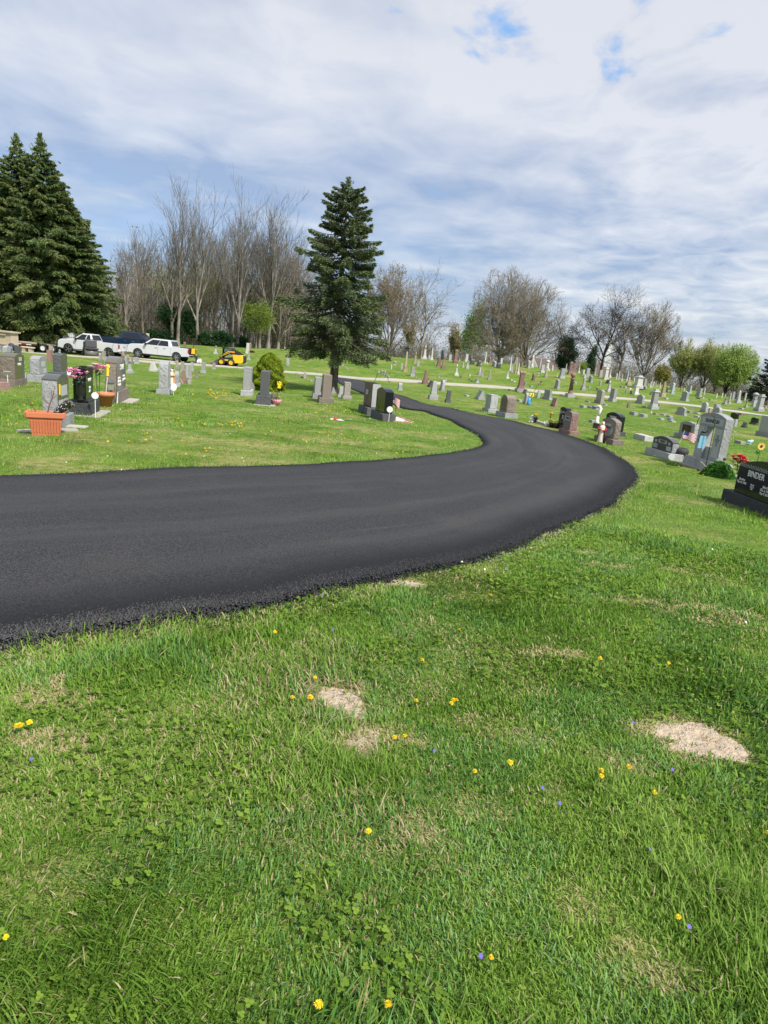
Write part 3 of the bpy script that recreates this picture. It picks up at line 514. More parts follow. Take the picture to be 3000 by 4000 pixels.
DANDS=[(0.78, 'yellow dandelion alone in the grass below the near road edge', 'dandelions in the foreground grass', [(-0.598, 3.645)]), (0.78, 'yellow dandelion just left of the small round soil patch', 'dandelions in the foreground grass', [(-0.28, 3.129)]), (0.78, 'small yellow dandelion left of its neighbour below the soil patch', 'dandelions in the foreground grass', [(-0.367, 2.905)]), (0.78, 'yellow dandelion right of its neighbour below the small soil patch', 'dandelions in the foreground grass', [(-0.279, 2.922)]), (0.78, 'yellow dandelion between the soil patch and the bright cluster', 'dandelions in the foreground grass', [(0.263, 2.992)]), (0.78, 'left dandelion of the bright cluster in mid foreground', 'dandelions in the foreground grass', [(0.449, 3.004)]), (0.78, 'right dandelion of the bright cluster in mid foreground', 'dandelions in the foreground grass', [(0.481, 3.038)]), (0.78, 'top dandelion of the bright cluster in mid foreground', 'dandelions in the foreground grass', [(0.464, 3.038)]), (0.78, 'left one of two dandelions near the picture centre bottom', 'dandelions in the foreground grass', [(0.154, 2.645)]), (0.78, 'right one of two dandelions near the picture centre bottom', 'dandelions in the foreground grass', [(0.203, 2.665)]), (0.78, 'orange yellow dandelion lying lower left of the bright one', 'dandelions in the foreground grass', [(0.509, 2.454)]), (0.78, 'bright dandelion alone right of the foreground middle', 'dandelions in the foreground grass', [(0.681, 2.545)]), (0.78, 'upper of two stacked dandelions below the large bare patch', 'dandelions in the foreground grass', [(1.1, 2.558)]), (0.78, 'lower of two stacked dandelions below the large bare patch', 'dandelions in the foreground grass', [(1.09, 2.519)]), (0.78, 'dandelion just below left of the large bare soil patch', 'dandelions in the foreground grass', [(1.247, 2.609)]), (0.78, 'dandelion above the large bare soil patch', 'dandelions in the foreground grass', [(1.448, 3.719)]), (0.78, 'small dandelion above the bright cluster', 'dandelions in the foreground grass', [(0.312, 3.451)]), (0.78, 'tiny dandelion in the grass below the road bend', 'dandelions in the foreground grass', [(0.573, 3.924)]), (0.78, 'small dandelion near the road edge right of centre', 'dandelions in the foreground grass', [(0.878, 4.639)]), (0.78, 'dandelion nearest the road bend, left one', 'dandelions in the foreground grass', [(1.541, 6.331)]), (0.78, 'dandelion nearest the road bend, right one', 'dandelions in the foreground grass', [(1.651, 6.373)]), (0.78, 'left dandelion of the trio at the left edge', 'dandelions in the foreground grass', [(-1.513, 2.454)]), (0.78, 'middle dandelion of the trio at the left edge', 'dandelions in the foreground grass', [(-1.496, 2.459)]), (0.78, 'right dandelion of the trio at the left edge', 'dandelions in the foreground grass', [(-1.474, 2.49)]), (0.78, 'orange dandelion low in the right foreground', 'dandelions in the foreground grass', [(1.121, 1.778)]), (0.78, 'dandelion lowest right of centre near a violet', 'dandelions in the foreground grass', [(0.455, 1.553)]), (0.78, 'small dandelion in the lower middle foreground', 'dandelions in the foreground grass', [(0.061, 2.026)]), (0.78, 'dandelion cut by the bottom edge right of centre', 'dandelions in the foreground grass', [(0.147, 1.378)]), (0.78, 'dandelion cut by the bottom edge left of centre', 'dandelions in the foreground grass', [(-0.044, 1.359)]), (0.78, 'dandelion at the left edge near the bottom', 'dandelions in the foreground grass', [(-0.963, 1.463)]), (0.78, 'dandelion at the right edge in the foreground', 'dandelions in the foreground grass', [(1.694, 2.254)]), (0.78, 'dandelion right of the stacked pair', 'dandelions in the foreground grass', [(1.299, 2.44)]), (0.78, 'small dandelion in the grass at far right', 'dandelions in the foreground grass', [(1.901, 3.761)]), (0.78, 'small dandelion below the black headstone at right', 'dandelions in the foreground grass', [(3.032, 7.255)]), (2.08, 'tiny yellow dandelion in the dense patch left of the black end-on stone', 'dandelions left of the end-on stones', [(-6.39, 22.93), (-6.22, 23.45), (-6.49, 25.96), (-7.11, 24.51), (-6.43, 22.94), (-6.5, 23.31), (-7.14, 22.81), (-6.45, 21.88), (-6.13, 23.33), (-6.49, 23.22), (-6.46, 24.19), (-6.77, 23.55), (-6.92, 23.88), (-6.84, 24.1), (-6.84, 25.78), (-6.47, 24.52), (-7.09, 24.57), (-6.69, 23.78), (-6.65, 24.14), (-6.19, 22.35), (-6.59, 24.28), (-6.32, 24.15), (-6.28, 23.45), (-7.25, 25.36), (-6.59, 23.15), (-6.63, 23.22)]), (1.52, 'tiny yellow dandelion in the loose drift on the middle left lawn', 'dandelions in the middle left lawn', [(-3.78, 15.65), (-3.55, 15.09), (-3.63, 15.2), (-3.55, 14.88), (-3.99, 15.33), (-3.93, 15.67), (-4.58, 15.15), (-3.9, 15.23), (-4.67, 15.44), (-4.16, 15.27), (-4.01, 15.08), (-3.65, 15.49), (-3.94, 15.73), (-4.38, 14.92), (-3.79, 15.22), (-3.81, 15.19), (-3.92, 15.96), (-4.24, 14.98), (-3.97, 15.84), (-3.71, 15.67), (-4.1, 15.16), (-3.92, 15.86)]), (1.44, 'yellow dandelion scattered right of the big brown headstone', 'dandelions right of the brown headstone', [(-4.94, 15.35), (-5.32, 15.19), (-5.62, 15.08), (-5.21, 15.56), (-5.22, 15.21), (-4.97, 14.74), (-5.18, 15.32), (-4.69, 14.27), (-5.12, 14.91)]), (1.52, 'yellow dandelion in the cluster before the brown and dark headstones', 'dandelions before the dark headstones', [(-2.46, 20.52), (-1.46, 21.88), (-1.97, 23.35), (-1.38, 22.45), (-2.42, 23.27), (-1.66, 22.93), (-0.53, 25.09), (-2.14, 22.44), (-2.75, 22.44), (-1.03, 23.58), (-2.27, 23.23), (-1.54, 22.38), (-1.77, 23.0), (-1.69, 22.46), (-2.16, 21.8), (-3.01, 22.54), (-2.03, 22.54), (-2.41, 21.79), (-1.31, 22.75), (-1.71, 22.09), (-1.75, 23.74), (-1.87, 21.45), (-2.42, 22.02), (-2.13, 23.06), (-2.36, 22.05), (-1.69, 22.51)]), (1.12, 'small yellow dandelion on the lawn above the road bend', 'dandelions on the lawn above the bend', [(-2.76, 14.62), (-1.08, 14.72), (-0.78, 15.05), (-0.38, 15.37), (-2.18, 14.72), (-2.56, 17.93), (-2.51, 12.38), (-2.88, 17.09), (-1.8, 13.56), (-1.47, 14.93), (-1.72, 15.21), (-0.22, 15.54), (-1.46, 14.48), (-0.46, 16.71), (-1.2, 15.29), (-1.91, 13.83), (-1.69, 15.82), (-3.16, 15.49), (0.01, 18.36), (-1.1, 16.09), (-0.95, 15.14), (-2.2, 15.07), (-1.37, 15.29), (-1.53, 15.61), (-0.8, 14.6), (-1.04, 16.84)]), (1.04, 'small yellow dandelion on the left lawn above the road', 'dandelions on the left lawn', [(-3.91, 11.88), (-3.37, 10.47), (-4.46, 11.55), (-5.1, 11.37), (-4.17, 9.95), (-4.16, 12.34), (-2.77, 14.81), (-3.25, 11.41), (-3.82, 12.26), (-4.49, 11.88), (-4.46, 15.24), (-4.64, 11.23), (-5.48, 13.05), (-4.72, 12.16), (-3.21, 11.07), (-4.97, 13.82), (-4.74, 12.34), (-3.24, 10.76), (-3.42, 10.21), (-2.7, 12.07), (-4.89, 10.95), (-4.85, 9.87), (-3.64, 10.61), (-4.58, 14.0), (-3.3, 11.32), (-2.76, 13.98)]), (1.2, 'small yellow dandelion around the left headstones', 'dandelions around the left headstones', [(-8.14, 13.89), (-9.16, 15.54), (-7.27, 12.28), (-8.83, 15.28), (-8.09, 14.11), (-7.25, 13.82), (-7.8, 14.47), (-8.41, 15.11), (-7.59, 12.54), (-7.67, 13.35), (-8.13, 14.26), (-8.98, 15.89), (-7.83, 13.88), (-7.56, 14.05), (-7.61, 14.29), (-9.29, 16.56)]), (1.44, 'tiny yellow speck of dandelion between the two roads', 'dandelions between the two roads', [(3.7, 35.38), (5.44, 40.32), (5.34, 45.16), (10.86, 48.32), (9.14, 45.92), (5.84, 51.6), (6.57, 49.92), (0.66, 26.85), (7.03, 43.18), (5.71, 43.66), (6.53, 44.0), (5.34, 40.4), (0.36, 27.2), (3.68, 37.18)]), (0.96, 'small dandelion in the grass below the portal monument', 'dandelions below the portal monument', [(8.15, 16.76), (5.99, 12.38), (6.57, 15.1), (10.24, 22.83), (5.92, 13.3), (8.43, 19.34), (4.83, 10.66), (7.19, 14.61), (5.92, 13.65), (7.23, 15.98)]), (1.28, 'tiny dandelion on the right lawn among the low blocks', 'dandelions on the right lawn', [(9.5, 24.52), (21.88, 48.05), (14.02, 30.26), (15.31, 32.36), (10.09, 23.2), (4.33, 18.55), (16.86, 40.79), (5.34, 21.43), (7.82, 22.52), (12.41, 29.69), (13.95, 30.06), (11.76, 26.08), (10.82, 25.4), (18.03, 40.17)]), (1.04, 'small dandelion near the tip of the lawn inside the road bend', 'dandelions at the lawn tip', [(0.09, 13.97), (0.05, 14.57), (-0.02, 13.66), (0.27, 13.3), (-0.04, 14.01), (-0.02, 13.97), (-0.05, 14.62), (0.33, 13.62), (0.67, 14.75), (0.13, 13.01)])]
dandelions()
# ---------------- trees ----------------
M_NEEDLE=foliage_mat('spruce_needles',.12,.6); M_BUD=foliage_mat('spring_leaves',.35,.6)
def bark(name,c,s=6):
    def f(t,b):
        n=nz(t,s,6,.65,stretch=(1,1,.22)); n2=nz(t,.6,3,.5)
        a=MIX(t,MR(t,n,.35,.65),tuple(x*.5 for x in c),tuple(x*1.35 for x in c)); a=MIX(t,MA(t,'MULTIPLY',MR(t,n2,.5,.7),.4),a,tuple(x*1.5 for x in c))
        LK(t,a,b.inputs['Base Color']); bump(t,b,n,.8,.04)
    return mat(name,c,.95,spec=.1,fn=f)
BK_SPR=bark('spruce_bark',(.13,.105,.085),10); BK_GRY=bark('grey_bark',(.21,.19,.165),4); BK_BRN=bark('brown_bark',(.22,.19,.155),4); BK_DRK=bark('dark_bark',(.055,.048,.042),4); BK_PALE=bark('pale_bark',(.20,.175,.14),4)
def segs_mesh(name,S,mats,parent=None,obj=True):
    """S rows: p0(3) p1(3) r0 r1 ; three- or five-sided tubes"""
    S=np.asarray(S,float); big=S[:,6]>.05; Vs=[];Fs=[];base=0
    for sel,k in ((big,7),(~big,3)):
        s=S[sel]; n=len(s)
        if n==0: continue
        d=s[:,3:6]-s[:,:3]; d/=np.linalg.norm(d,axis=1)[:,None]+1e-9
        a=np.cross(d,np.where(np.abs(d[:,2:3])>.9,[[1,0,0]],[[0,0,1]])); a/=np.linalg.norm(a,axis=1)[:,None]+1e-9; b=np.cross(d,a)
        t=np.arange(k)*2*np.pi/k; u=a[:,None]*np.cos(t)[None,:,None]+b[:,None]*np.sin(t)[None,:,None]
        v=np.concatenate([s[:,None,:3]+u*s[:,6][:,None,None],s[:,None,3:6]+u*s[:,7][:,None,None]],1).reshape(-1,3)
        i=np.arange(k); f=np.stack([i,(i+1)%k,k+(i+1)%k,k+i],-1); f=(np.arange(n)[:,None,None]*2*k+f[None]).reshape(-1,4)+base
        Vs.append(v);Fs.append(f);base+=len(v)
    V=np.vstack(Vs);F=np.vstack(Fs)
    return npmesh(name,V,F.ravel(),np.full(len(F),4),mats,smooth=True,parent=parent)
def tri_leaves(name,P,size,cols,m=None,parent=None,elong=1.6,droop=0.):
    """one bent leaf-cluster diamond per point"""
    n=len(P); d=rng.normal(0,1,(n,3)); d[:,2]-=droop; d/=np.linalg.norm(d,axis=1)[:,None]; e=np.cross(d,rng.normal(0,1,(n,3))); e/=np.linalg.norm(e,axis=1)[:,None]+1e-9
    s=np.asarray(size)*rng.uniform(.6,1.4,n); s=s[:,None]
    V=np.stack([P-d*s*elong*.5,P+e*s*.5,P+d*s*elong*.5,P-e*s*.5],1).reshape(-1,3); F=np.arange(4*n)
    return npmesh(name,V,F,np.full(n,4),m or M_BUD,np.repeat(cols,4,0),parent=parent)
def bare_segments(H,seed,form='tall',dens=1.0,lean=0.):
    """returns (segments, twig tips) of a leafless tree with height about H"""
    rd=random.Random(seed); S=[];tips=[]
    P=dict(tall=dict(bole=.36,spread=.30,nb=(4,6),up=.55,w=.55,r0=.0135,lv=5,ang=(.12,.40),lo=.45),
           open=dict(bole=.14,spread=.50,nb=(7,10),up=.30,w=.9,r0=.022,lv=5,ang=(.20,1.12)),
           vase=dict(bole=.12,spread=.42,nb=(7,9),up=.50,w=.8,r0=.018,lv=5,ang=(.18,.78)),
           gaunt=dict(bole=.30,spread=.45,nb=(4,6),up=.18,w=.8,r0=.018,lv=5,ang=(.35,.95)),
           thin=dict(bole=.55,spread=.2,nb=(4,6),up=.35,w=.4,r0=.012,lv=4,ang=(.3,.7)))[form]
    def grow(p,d,L,r,lv,mx):
        n=max(2,int(5-lv*.6)) if lv<mx else 2; step=L/n; pts=[p]
        for i in range(n):
            j=.05+.035*lv if form!='gaunt' else .10+.06*lv
            if form=='gaunt': j*=1.7
            d=(d+Vector((rd.uniform(-j,j),rd.uniform(-j,j),rd.uniform(-j*.5,j*.5)+P['up']*.16*(1 if lv<mx else .6)))).normalized()
            q=p+d*step; r1=max(r*(1-.45*(i+1)/n),.010) if lv>0 else r*(1-.10*(i+1)/n)
            S.append((*p,*q,r*(1-.45*i/n) if lv>0 else r*(1-.10*i/n),r1)); p=q; pts.append((p.copy(),d.copy(),r1))
        if lv>=mx: tips.append(tuple(p)); return
        kids=P['nb'][0]+rd.randint(0,P['nb'][1]-P['nb'][0]) if lv<2 else rd.randint(3,5)
        kids=max(2,int(kids*(dens if lv>1 else 1)+rd.random()*.99))
        for k in range(kids):
            t=rd.uniform(P.get('lo',.25),1.0) if k else 1.0
            i=min(n,max(1,int(round(t*n)))); q,dd,rr=pts[i]
            a=rd.uniform(*P['ang'])*((1.6 if form=='tall' and lv>1 else 1) if k else .35); az=rd.uniform(0,6.283)
            s=dd.cross(Vector((math.cos(az),math.sin(az),.1))).normalized(); nd=(dd*math.cos(a)+s*math.sin(a)).normalized()
            if nd.z<-.15: nd.z*=.3; nd.normalize()
            grow(q,nd,L*rd.uniform(.50,.78)*(1 if k else 1.05),max(rr*rd.uniform(.45,.70) if k else rr*.95,.011),lv+1,mx)
    r0=P['r0']*H
    # bole
    p=Vector((0,0,-.3)); d=Vector((lean,0,1)).normalized(); B=P['bole']*H; k=5; pts=[]
    for i in range(k):
        d=(d+Vector((rd.uniform(-.03,.03),rd.uniform(-.03,.03),.02))).normalized(); q=p+d*(B/k); f0=1+.5*(i==0); S.append((*p,*q,r0*(1-.35*i/k)*f0,r0*(1-.35*(i+1)/k))); p=q; pts.append((p.copy(),d.copy()))
    nmain=rd.randint(*P['nb']); top=(H-B)
    for k2 in range(nmain):
        a=(P['ang'][0]+(P['ang'][1]-P['ang'][0])*(k2/max(1,nmain-1))*rd.uniform(.8,1.1)) if k2 else .06
        az=k2*2.4+rd.uniform(-.4,.4); nd=Vector((math.sin(a)*math.cos(az),math.sin(a)*math.sin(az),math.cos(a)))
        L=top*(.66 if k2==0 else (.60-.14*k2/nmain))*rd.uniform(.9,1.08)
        if form in('open','vase'): L=1.18*top*((.66-.34*(k2/nmain)**1.2) if form=='open' else (.62-.16*k2/nmain))*rd.uniform(.92,1.05)
        q=pts[-1][0] if (k2<3 or form in('open','vase')) else pts[rd.randint(2,4)][0]
        if form in('open','vase'): q=pts[rd.randint(2,4)][0]
        grow(q,(nd+Vector((lean*.6,0,0))).normalized(),L,r0*(.66 if k2==0 else rd.uniform(.38,.56)),1,P['lv'])
    S=np.array(S); zmax=max(np.percentile(S[:,5],98.5),1e-3); f=H/zmax
    S[:,:6]*=f; T=np.array(tips)*f
    if form in ('open','vase'):   # rounded outline
        rr,rz,zc=(.43,.50,.52) if form=='open' else (.37,.50,.55)
        e=(S[:,3]/(rr*H))**2+(S[:,4]/(rr*H))**2+((S[:,5]-zc*H)/(rz*H))**2; S=S[(e<1+.10*np.sin(S[:,3]*2.1+S[:,5]))|(S[:,5]<zc*H*.5)]
    return S,T
TREEN=[0]
def bare_tree(name,pos,H,seed,form,label,group=None,barkm=None,dens=1.,lean=0,leaf=None,nleaf=0,lsize=.12,proto=None,rot=0,sc=(1,1,1)):
    t=thing(name,pos,rot,label,'tree',group); t.scale=sc
    if proto:
        for ch in proto.children:
            c=ch.copy(); COL.objects.link(c); c.parent=t
        return t
    S,T=bare_segments(H,seed,form,dens,lean)
    thick=S[:,6]>H*.0105
    tr=segs_mesh('trunk',S[thick],barkm or BK_GRY,t)
    br=segs_mesh('branches',S[~thick],barkm or BK_GRY,t)
    if nleaf:
        sm=S[S[:,6]<.022]; nleaf=int(nleaf*2.6); k=rng.integers(0,len(sm),nleaf); u=rng.random((nleaf,1)); P=sm[k,:3]*(1-u)+sm[k,3:6]*u+rng.normal(0,.10,(nleaf,3)); a=np.array(leaf[0]); b=np.array(leaf[1]); q=rng.random((nleaf,1))
        tri_leaves('crown',P,lsize*.62,a*q+b*(1-q),parent=t,elong=2.2)
    return t
def spruce_mesh(H,Rb,seed,z0,prof,dens,nl,needle,cols,droop=.35,gap=.0,name='crown',parent=None,layers=None,hang=-.30):
    """whorls of boughs, each bough a spine with hanging needle sprays"""
    r=np.random.default_rng(seed); segs=[]; P=[];D=[];C=[]
    nb=layers or int((H-z0)/.42)
    for k in range(nb):
        f=(k+r.uniform(-.3,.3))/nb; z=z0+(H-z0)*f; f=min(max(f,0),1)
        per=int(r.integers(6,9)) if f<.93 else 4; a0=r.uniform(0,6.28)
        for j in range(per):
            a=a0+j*2*np.pi/per+r.uniform(-.25,.25)
            L=Rb*prof(f)*r.uniform(.66,1.16)*(1+.12*math.sin(3*a+seed)+.08*math.sin(f*23+2*a))
            if L<.12: L=.12
            n=7; t=np.linspace(0,1,n)
            dz=L*(-droop*t*(1.15-f*.75)+.26*t**2*(.8+f*.5)) ; sp=np.c_[math.cos(a)*L*t,math.sin(a)*L*t,z+dz]
            rb=.010+.012*L
            for i in range(n-1): segs.append((*sp[i],*sp[i+1],rb*(1-t[i])+.006,rb*(1-t[i+1])+.005))
            m=int(nl*L*dens)+6; tt=r.uniform(.12,1,m)**.7
            q=np.c_[np.interp(tt,t,sp[:,0]),np.interp(tt,t,sp[:,1]),np.interp(tt,t,sp[:,2])]
            side=np.array([-math.sin(a),math.cos(a),0]); w=(L*.26*(1.15-tt)*r.uniform(-1,1,m)+.0)[:,None]
            q=q+side*w; q[:,2]-=np.abs(w[:,0])*.35+r.uniform(0,1,m)*(.10+.10*L*(1-f))
            keep=vn3(q*1.3+seed)>gap; q=q[keep]; m=len(q); w=w[keep]; tt=tt[keep]
            d=np.array([math.cos(a),math.sin(a),0])*.75+side*np.sign(w)*.55+r.normal(0,.28,(m,3)); d[:,2]+=hang+.35*tt
            P.append(q);D.append(d/np.linalg.norm(d,axis=1)[:,None])
            cl=r.random(); c=cols[0]*(1-cl)+cols[1]*cl; tip=np.clip((tt-.7)*2.2,0,1)[:,None]*r.random((m,1)); C.append(c*(1-tip*.6)+cols[2]*tip*.6+r.normal(0,.006,(m,3)))
    m=420; zt=r.random(m); q=r.normal(0,1,(m,3))*np.c_[(.05+.30*(1-zt))*1.,(.05+.30*(1-zt))*1.,zt*0]*(Rb/3.3)*.7; q[:,2]=H*(.93+.085*zt); d=r.normal(0,.5,(m,3)); d[:,2]+=.6; P.append(q); D.append(d/np.linalg.norm(d,axis=1)[:,None]); C.append(cols[1]+0*q)
    P=np.vstack(P);D=np.vstack(D);C=np.clip(np.vstack(C),.004,1); n=len(P)
    e=np.cross(D,r.normal(0,1,(n,3))); e/=np.linalg.norm(e,axis=1)[:,None]; L=needle*r.uniform(.6,1.5,(n,1)); w=L*.145
    V=np.stack([P-e*w*.6,P+e*w*.6,P+D*L*.55+e*w,P+D*L,P+D*L*.55-e*w],1).reshape(-1,3); F=np.arange(5*n)
    o=npmesh(name,V,F,np.full(n,5),M_NEEDLE,np.repeat(C,5,0),parent=parent)
    return o,np.array(segs)
def vn3(p):
    return vnoise(p[:,0]+p[:,2]*.7,p[:,1]-p[:,2]*.9,1.0,3)
def spruces():
    # lone spruce by the road
    H=11.9
    t=thing('spruce_tree',(-3.887,40.083),0,'tall dark green spruce standing alone beside the road junction','tree')
    prof=lambda f: float(np.interp(f,(0,.09,.2,.35,.49,.58,.70,.81,.90,.96,1.),(.86,.96,1.,.87,.76,.72,.66,.48,.40,.29,.10)))
    cr,sg=spruce_mesh(H,3.25,11,3.0,prof,1.0,270,.135,(np.array([.070,.104,.046]),np.array([.125,.165,.066]),np.array([.30,.33,.14])),droop=.50,gap=.26,parent=t,layers=29,hang=-.5)
    tk=[(0,0,-.2,0,0,.5,.42,.27),(0,0,.5,.02,0,3,.27,.23),(.02,0,3,0,0,7,.23,.14),(0,0,7,0,0,H,.14,.02)]
    segs_mesh('trunk',[tuple(map(float,q)) for q in tk],BK_SPR,t); segs_mesh('branches',sg,BK_SPR,t)
    # two white blossoms caught in the boughs at the left
    # row of old spruces at left
    protos={}
    for i,(x,y,H,Rb,v,lab) in enumerate([(-39.819, 69.386, 20.093, 4.872, 0, 'tall old spruce with pointed top at the left edge'), (-39.871, 71.654, 16.901, 4.305, 1, 'old spruce between the two pointed tops'), (-37.032, 68.648, 20.089, 4.75, 0, 'tallest old spruce, second pointed top from the left'), (-36.537, 70.043, 16.746, 4.977, 1, 'old spruce with a rounded shoulder right of the tallest'), (-35.118, 69.647, 14.271, 5.078, 1, 'rightmost old spruce with boughs reaching over the pickups'), (-42.393, 70.191, 16.731, 5.683, 1, 'old spruce cut by the left edge'), (-44.181, 69.08, 17.525, 5.683, 1, 'old spruce standing beyond the left edge'), (-36.553, 75.63, 12.257, 3.881, 1, 'smaller old spruce behind the right side of the row')]):
        t=thing('old_spruce_tree',(x,y),37*i,lab,'tree','old spruces at the left edge')
        if v in protos:
            for ch in protos[v][0].children:
                c=ch.copy(); COL.objects.link(c); c.parent=t
            s=H/protos[v][1]; t.scale=(s*Rb/protos[v][2]*protos[v][1]/H,)*2+(s,)
            continue
        pf=lambda f: float(np.interp(f,(0,.12,.35,.6,.8,.92,1),(.85,1.,1.,.84,.52,.25,.04)))
        cr,sg=spruce_mesh(H,Rb,40+v,2.6,pf,1.0,115,.25,(np.array([.055,.105,.034]),np.array([.125,.165,.046]),np.array([.28,.28,.10])),droop=.75,gap=.34,parent=t,layers=46,hang=-.85)
        segs_mesh('trunk',[(0.,0,-.3,0,0,3,.56,.46),(0,0,3,0,0,H*.95,.46,.03)],BK_DRK,t); segs_mesh('branches',sg,BK_DRK,t)
        protos[v]=(t,H,Rb)
    # dark spruce cut by the right edge
    x,y,H=(49.458,86.913,7.84)
    t=thing('dark_spruce_tree',(x,y),0,'dark spruce partly cut off by the right edge behind the graves','tree')
    cr,sg=spruce_mesh(H,3.6,77,1.2,lambda f:(1-f)**.8+.04,1.0,70,.22,(np.array([.018,.042,.022]),np.array([.03,.06,.03]),np.array([.05,.08,.04])),droop=.4,gap=.2,parent=t,layers=26)
    segs_mesh('trunk',[(0.,0,-.3,0,0,H,.25,.02)],BK_DRK,t); segs_mesh('branches',sg,BK_DRK,t)
spruces()
def blob_tree(name,pos,rx,rz,zc,n,size,c0,c1,label,cat='tree',trunk=None,group=None,shape='round',seed=1,lobes=9,dead=None,barkm=None):
    """leafy crown: leaf clusters through the volume of several uneven lobes"""
    r=np.random.default_rng(seed); t=thing(name,pos,0,label,cat,group)
    L=[]
    for i in range(lobes):
        a=r.uniform(0,6.28); rad=rx*.62*math.sqrt(r.random()); zz=zc+rz*r.uniform(-.75,.75); s=r.uniform(.30,.52)
        L.append((math.cos(a)*rad*(1-.5*max(0,(zz-zc)/rz)),math.sin(a)*rad*(1-.5*max(0,(zz-zc)/rz)),zz,rx*s,rz*s*1.05))
    P=[];C=[]
    for (x,y,z,a,b) in L:
        m=n//lobes*2; d=r.normal(0,1,(m,3)); d/=np.linalg.norm(d,axis=1)[:,None]; q=d*(r.random((m,1))**.55)*(1+.34*r.normal(0,1,(m,1))); P.append(np.c_[x+q[:,0]*a,y+q[:,1]*a,z+q[:,2]*b])
        k=r.random(); C.append((np.array(c0)*(1-k)+np.array(c1)*k)[None]*r.uniform(.75,1.25,(m,1)))
    P=np.vstack(P);C=np.vstack(C); P[:,2]=np.maximum(P[:,2],.03)
    tri_leaves('crown',P,size*.62,C,parent=t)
    if trunk:
        sg=[(0.,0,-.2,0,0,zc-rz*.3,trunk,trunk*.7)]
        for (x,y,z,a,b) in L: sg.append((0,0,zc-rz*.45,x*.8,y*.8,z,trunk*.45,trunk*.12))
        segs_mesh('trunk',sg,barkm or BK_BRN,t)
    return t
def woods():
    protos=[]
    G='bare trees standing along the edge of the wood'
    for (x,y,H,seed,form,lean,barkk,lab) in [(-30.148, 86.92, 18.897, 3, 'tall', -0.0, 'p', 'tall pale bare tree, left stem of the twin trunks'), (-29.158, 86.202, 18.703, 5, 'tall', 0.0, 'p', 'tall pale bare tree, right stem of the twin trunks'), (-27.089, 87.922, 18.791, 8, 'tall', 0.0, 'g', 'tall bare tree right of the twin trunks'), (-23.254, 91.078, 18.136, 12, 'tall', -0.0, 'g', 'tall bare tree with a long leaning left limb'), (-21.974, 89.337, 18.473, 14, 'tall', 0.0, 'g', 'tall bare tree close right of the leaning limbed one'), (-20.084, 93.876, 18.688, 17, 'tall', -0.0, 'g', 'tall bare tree rising behind the yellow green sapling'), (-18.296, 91.183, 18.985, 20, 'tall', 0.0, 'g', 'tall crooked bare tree right of the sapling'), (-17.505, 94.391, 17.016, 23, 'vase', 0.0, 'b', 'bushy bare tree fanning out left of the spruce'), (-35.52, 84.867, 13.076, 25, 'tall', -0.0, 'b', 'medium bare tree behind the blue pickup'), (-34.937, 89.417, 14.475, 28, 'tall', 0.0, 'b', 'bare tree between the blue pickup and twin trunks'), (-27.606, 98.193, 16.362, 31, 'tall', -0.0, 'b', 'slimmer bare tree between the tall ones'), (-16.557, 98.62, 15.069, 33, 'tall', 0.0, 'b', 'bare tree half hidden left of the spruce crown')]:
        bare_tree('bare_tree',(x,y),H,seed,form,lab,G,{'g':BK_GRY,'b':BK_BRN,'p':BK_PALE}[barkk],.82,lean)
    # smaller trees deeper in the wood share four meshes
    for k,(form,H,leaf,nl,bk) in enumerate((('tall',14,((.16,.16,.06),(.24,.20,.12)),1500,BK_BRN),('thin',13,((.2,.18,.10),(.14,.15,.06)),700,BK_GRY),('tall',15,None,0,BK_GRY),('gaunt',12,((.20,.26,.07),(.28,.30,.10)),2600,BK_BRN))):
        S,T=bare_segments(H,300+k,form,.8); protos.append((S,T,H,leaf,nl,bk,[None]))
    lab='slim tree deep in the wood behind the tall bare trees'
    for i,(x,y,H,v,rot) in enumerate([(-50.705,115.666,8.735,3,29),(-45.801,106.815,9.207,2,62),(-47.973,114.506,11.812,0,171),(-41.994,102.658,10.127,3,133),(-47.006,118.054,16.912,1,219),(-43.743,110.825,13.004,0,48),(-40.971,105.242,13.29,1,345),(-38.645,101.383,12.632,2,230),(-42.991,118.623,16.731,3,334),(-38.149,106.102,13.728,1,78),(-39.048,112.174,16.391,2,165),(-35.073,103.049,14.775,3,346),(-39.008,118.259,14.011,0,15),(-38.126,119.518,13.762,3,99),(-32.265,104.412,10.966,0,154),(-32.346,108.262,11.943,0,142),(-29.994,102.94,15.624,0,141),(-33.896,119.582,17.797,3,28),(-32.73,117.145,17.424,1,182),(-25.263,96.904,12.444,3,253),(-25.168,97.447,13.36,2,179),(-26.088,104.868,13.632,2,222),(-22.984,97.222,14.893,2,137),(-25.74,109.444,13.88,3,175),(-24.682,110.282,12.476,2,211),(-20.92,98.61,11.963,0,116),(-24.116,118.224,17.257,0,266),(-19.672,101.603,14.531,0,149),(-23.396,123.008,14.882,2,227),(-16.936,96.776,12.086,0,323),(-17.999,107.416,11.826,0,122),(-18.315,119.042,15.505,2,226),(-15.974,111.406,11.783,1,349),(-16.564,121.874,14.775,3,277)]):
        S,T,H0,leaf,nl,bk,cache=protos[v]
        t=thing('wood_tree',(x,y),rot,lab,'tree','slim trees inside the wood'); t.scale=(H/H0*.9,H/H0*.9,H/H0)
        if cache[0] is None:
            th=S[:,6]>.09; a=segs_mesh('trunk',S[th],bk,t); b=segs_mesh('branches',S[~th],bk,t); L=[a,b]
            if nl: k=rng.integers(0,len(T),nl); P=T[k]+rng.normal(0,.35,(nl,3)); q=rng.random((nl,1)); L.append(tri_leaves('crown',P,.13,np.array(leaf[0])*q+np.array(leaf[1])*(1-q),parent=t))
            cache[0]=L
        else:
            for ch in cache[0]: c=ch.copy(); COL.objects.link(c); c.parent=t
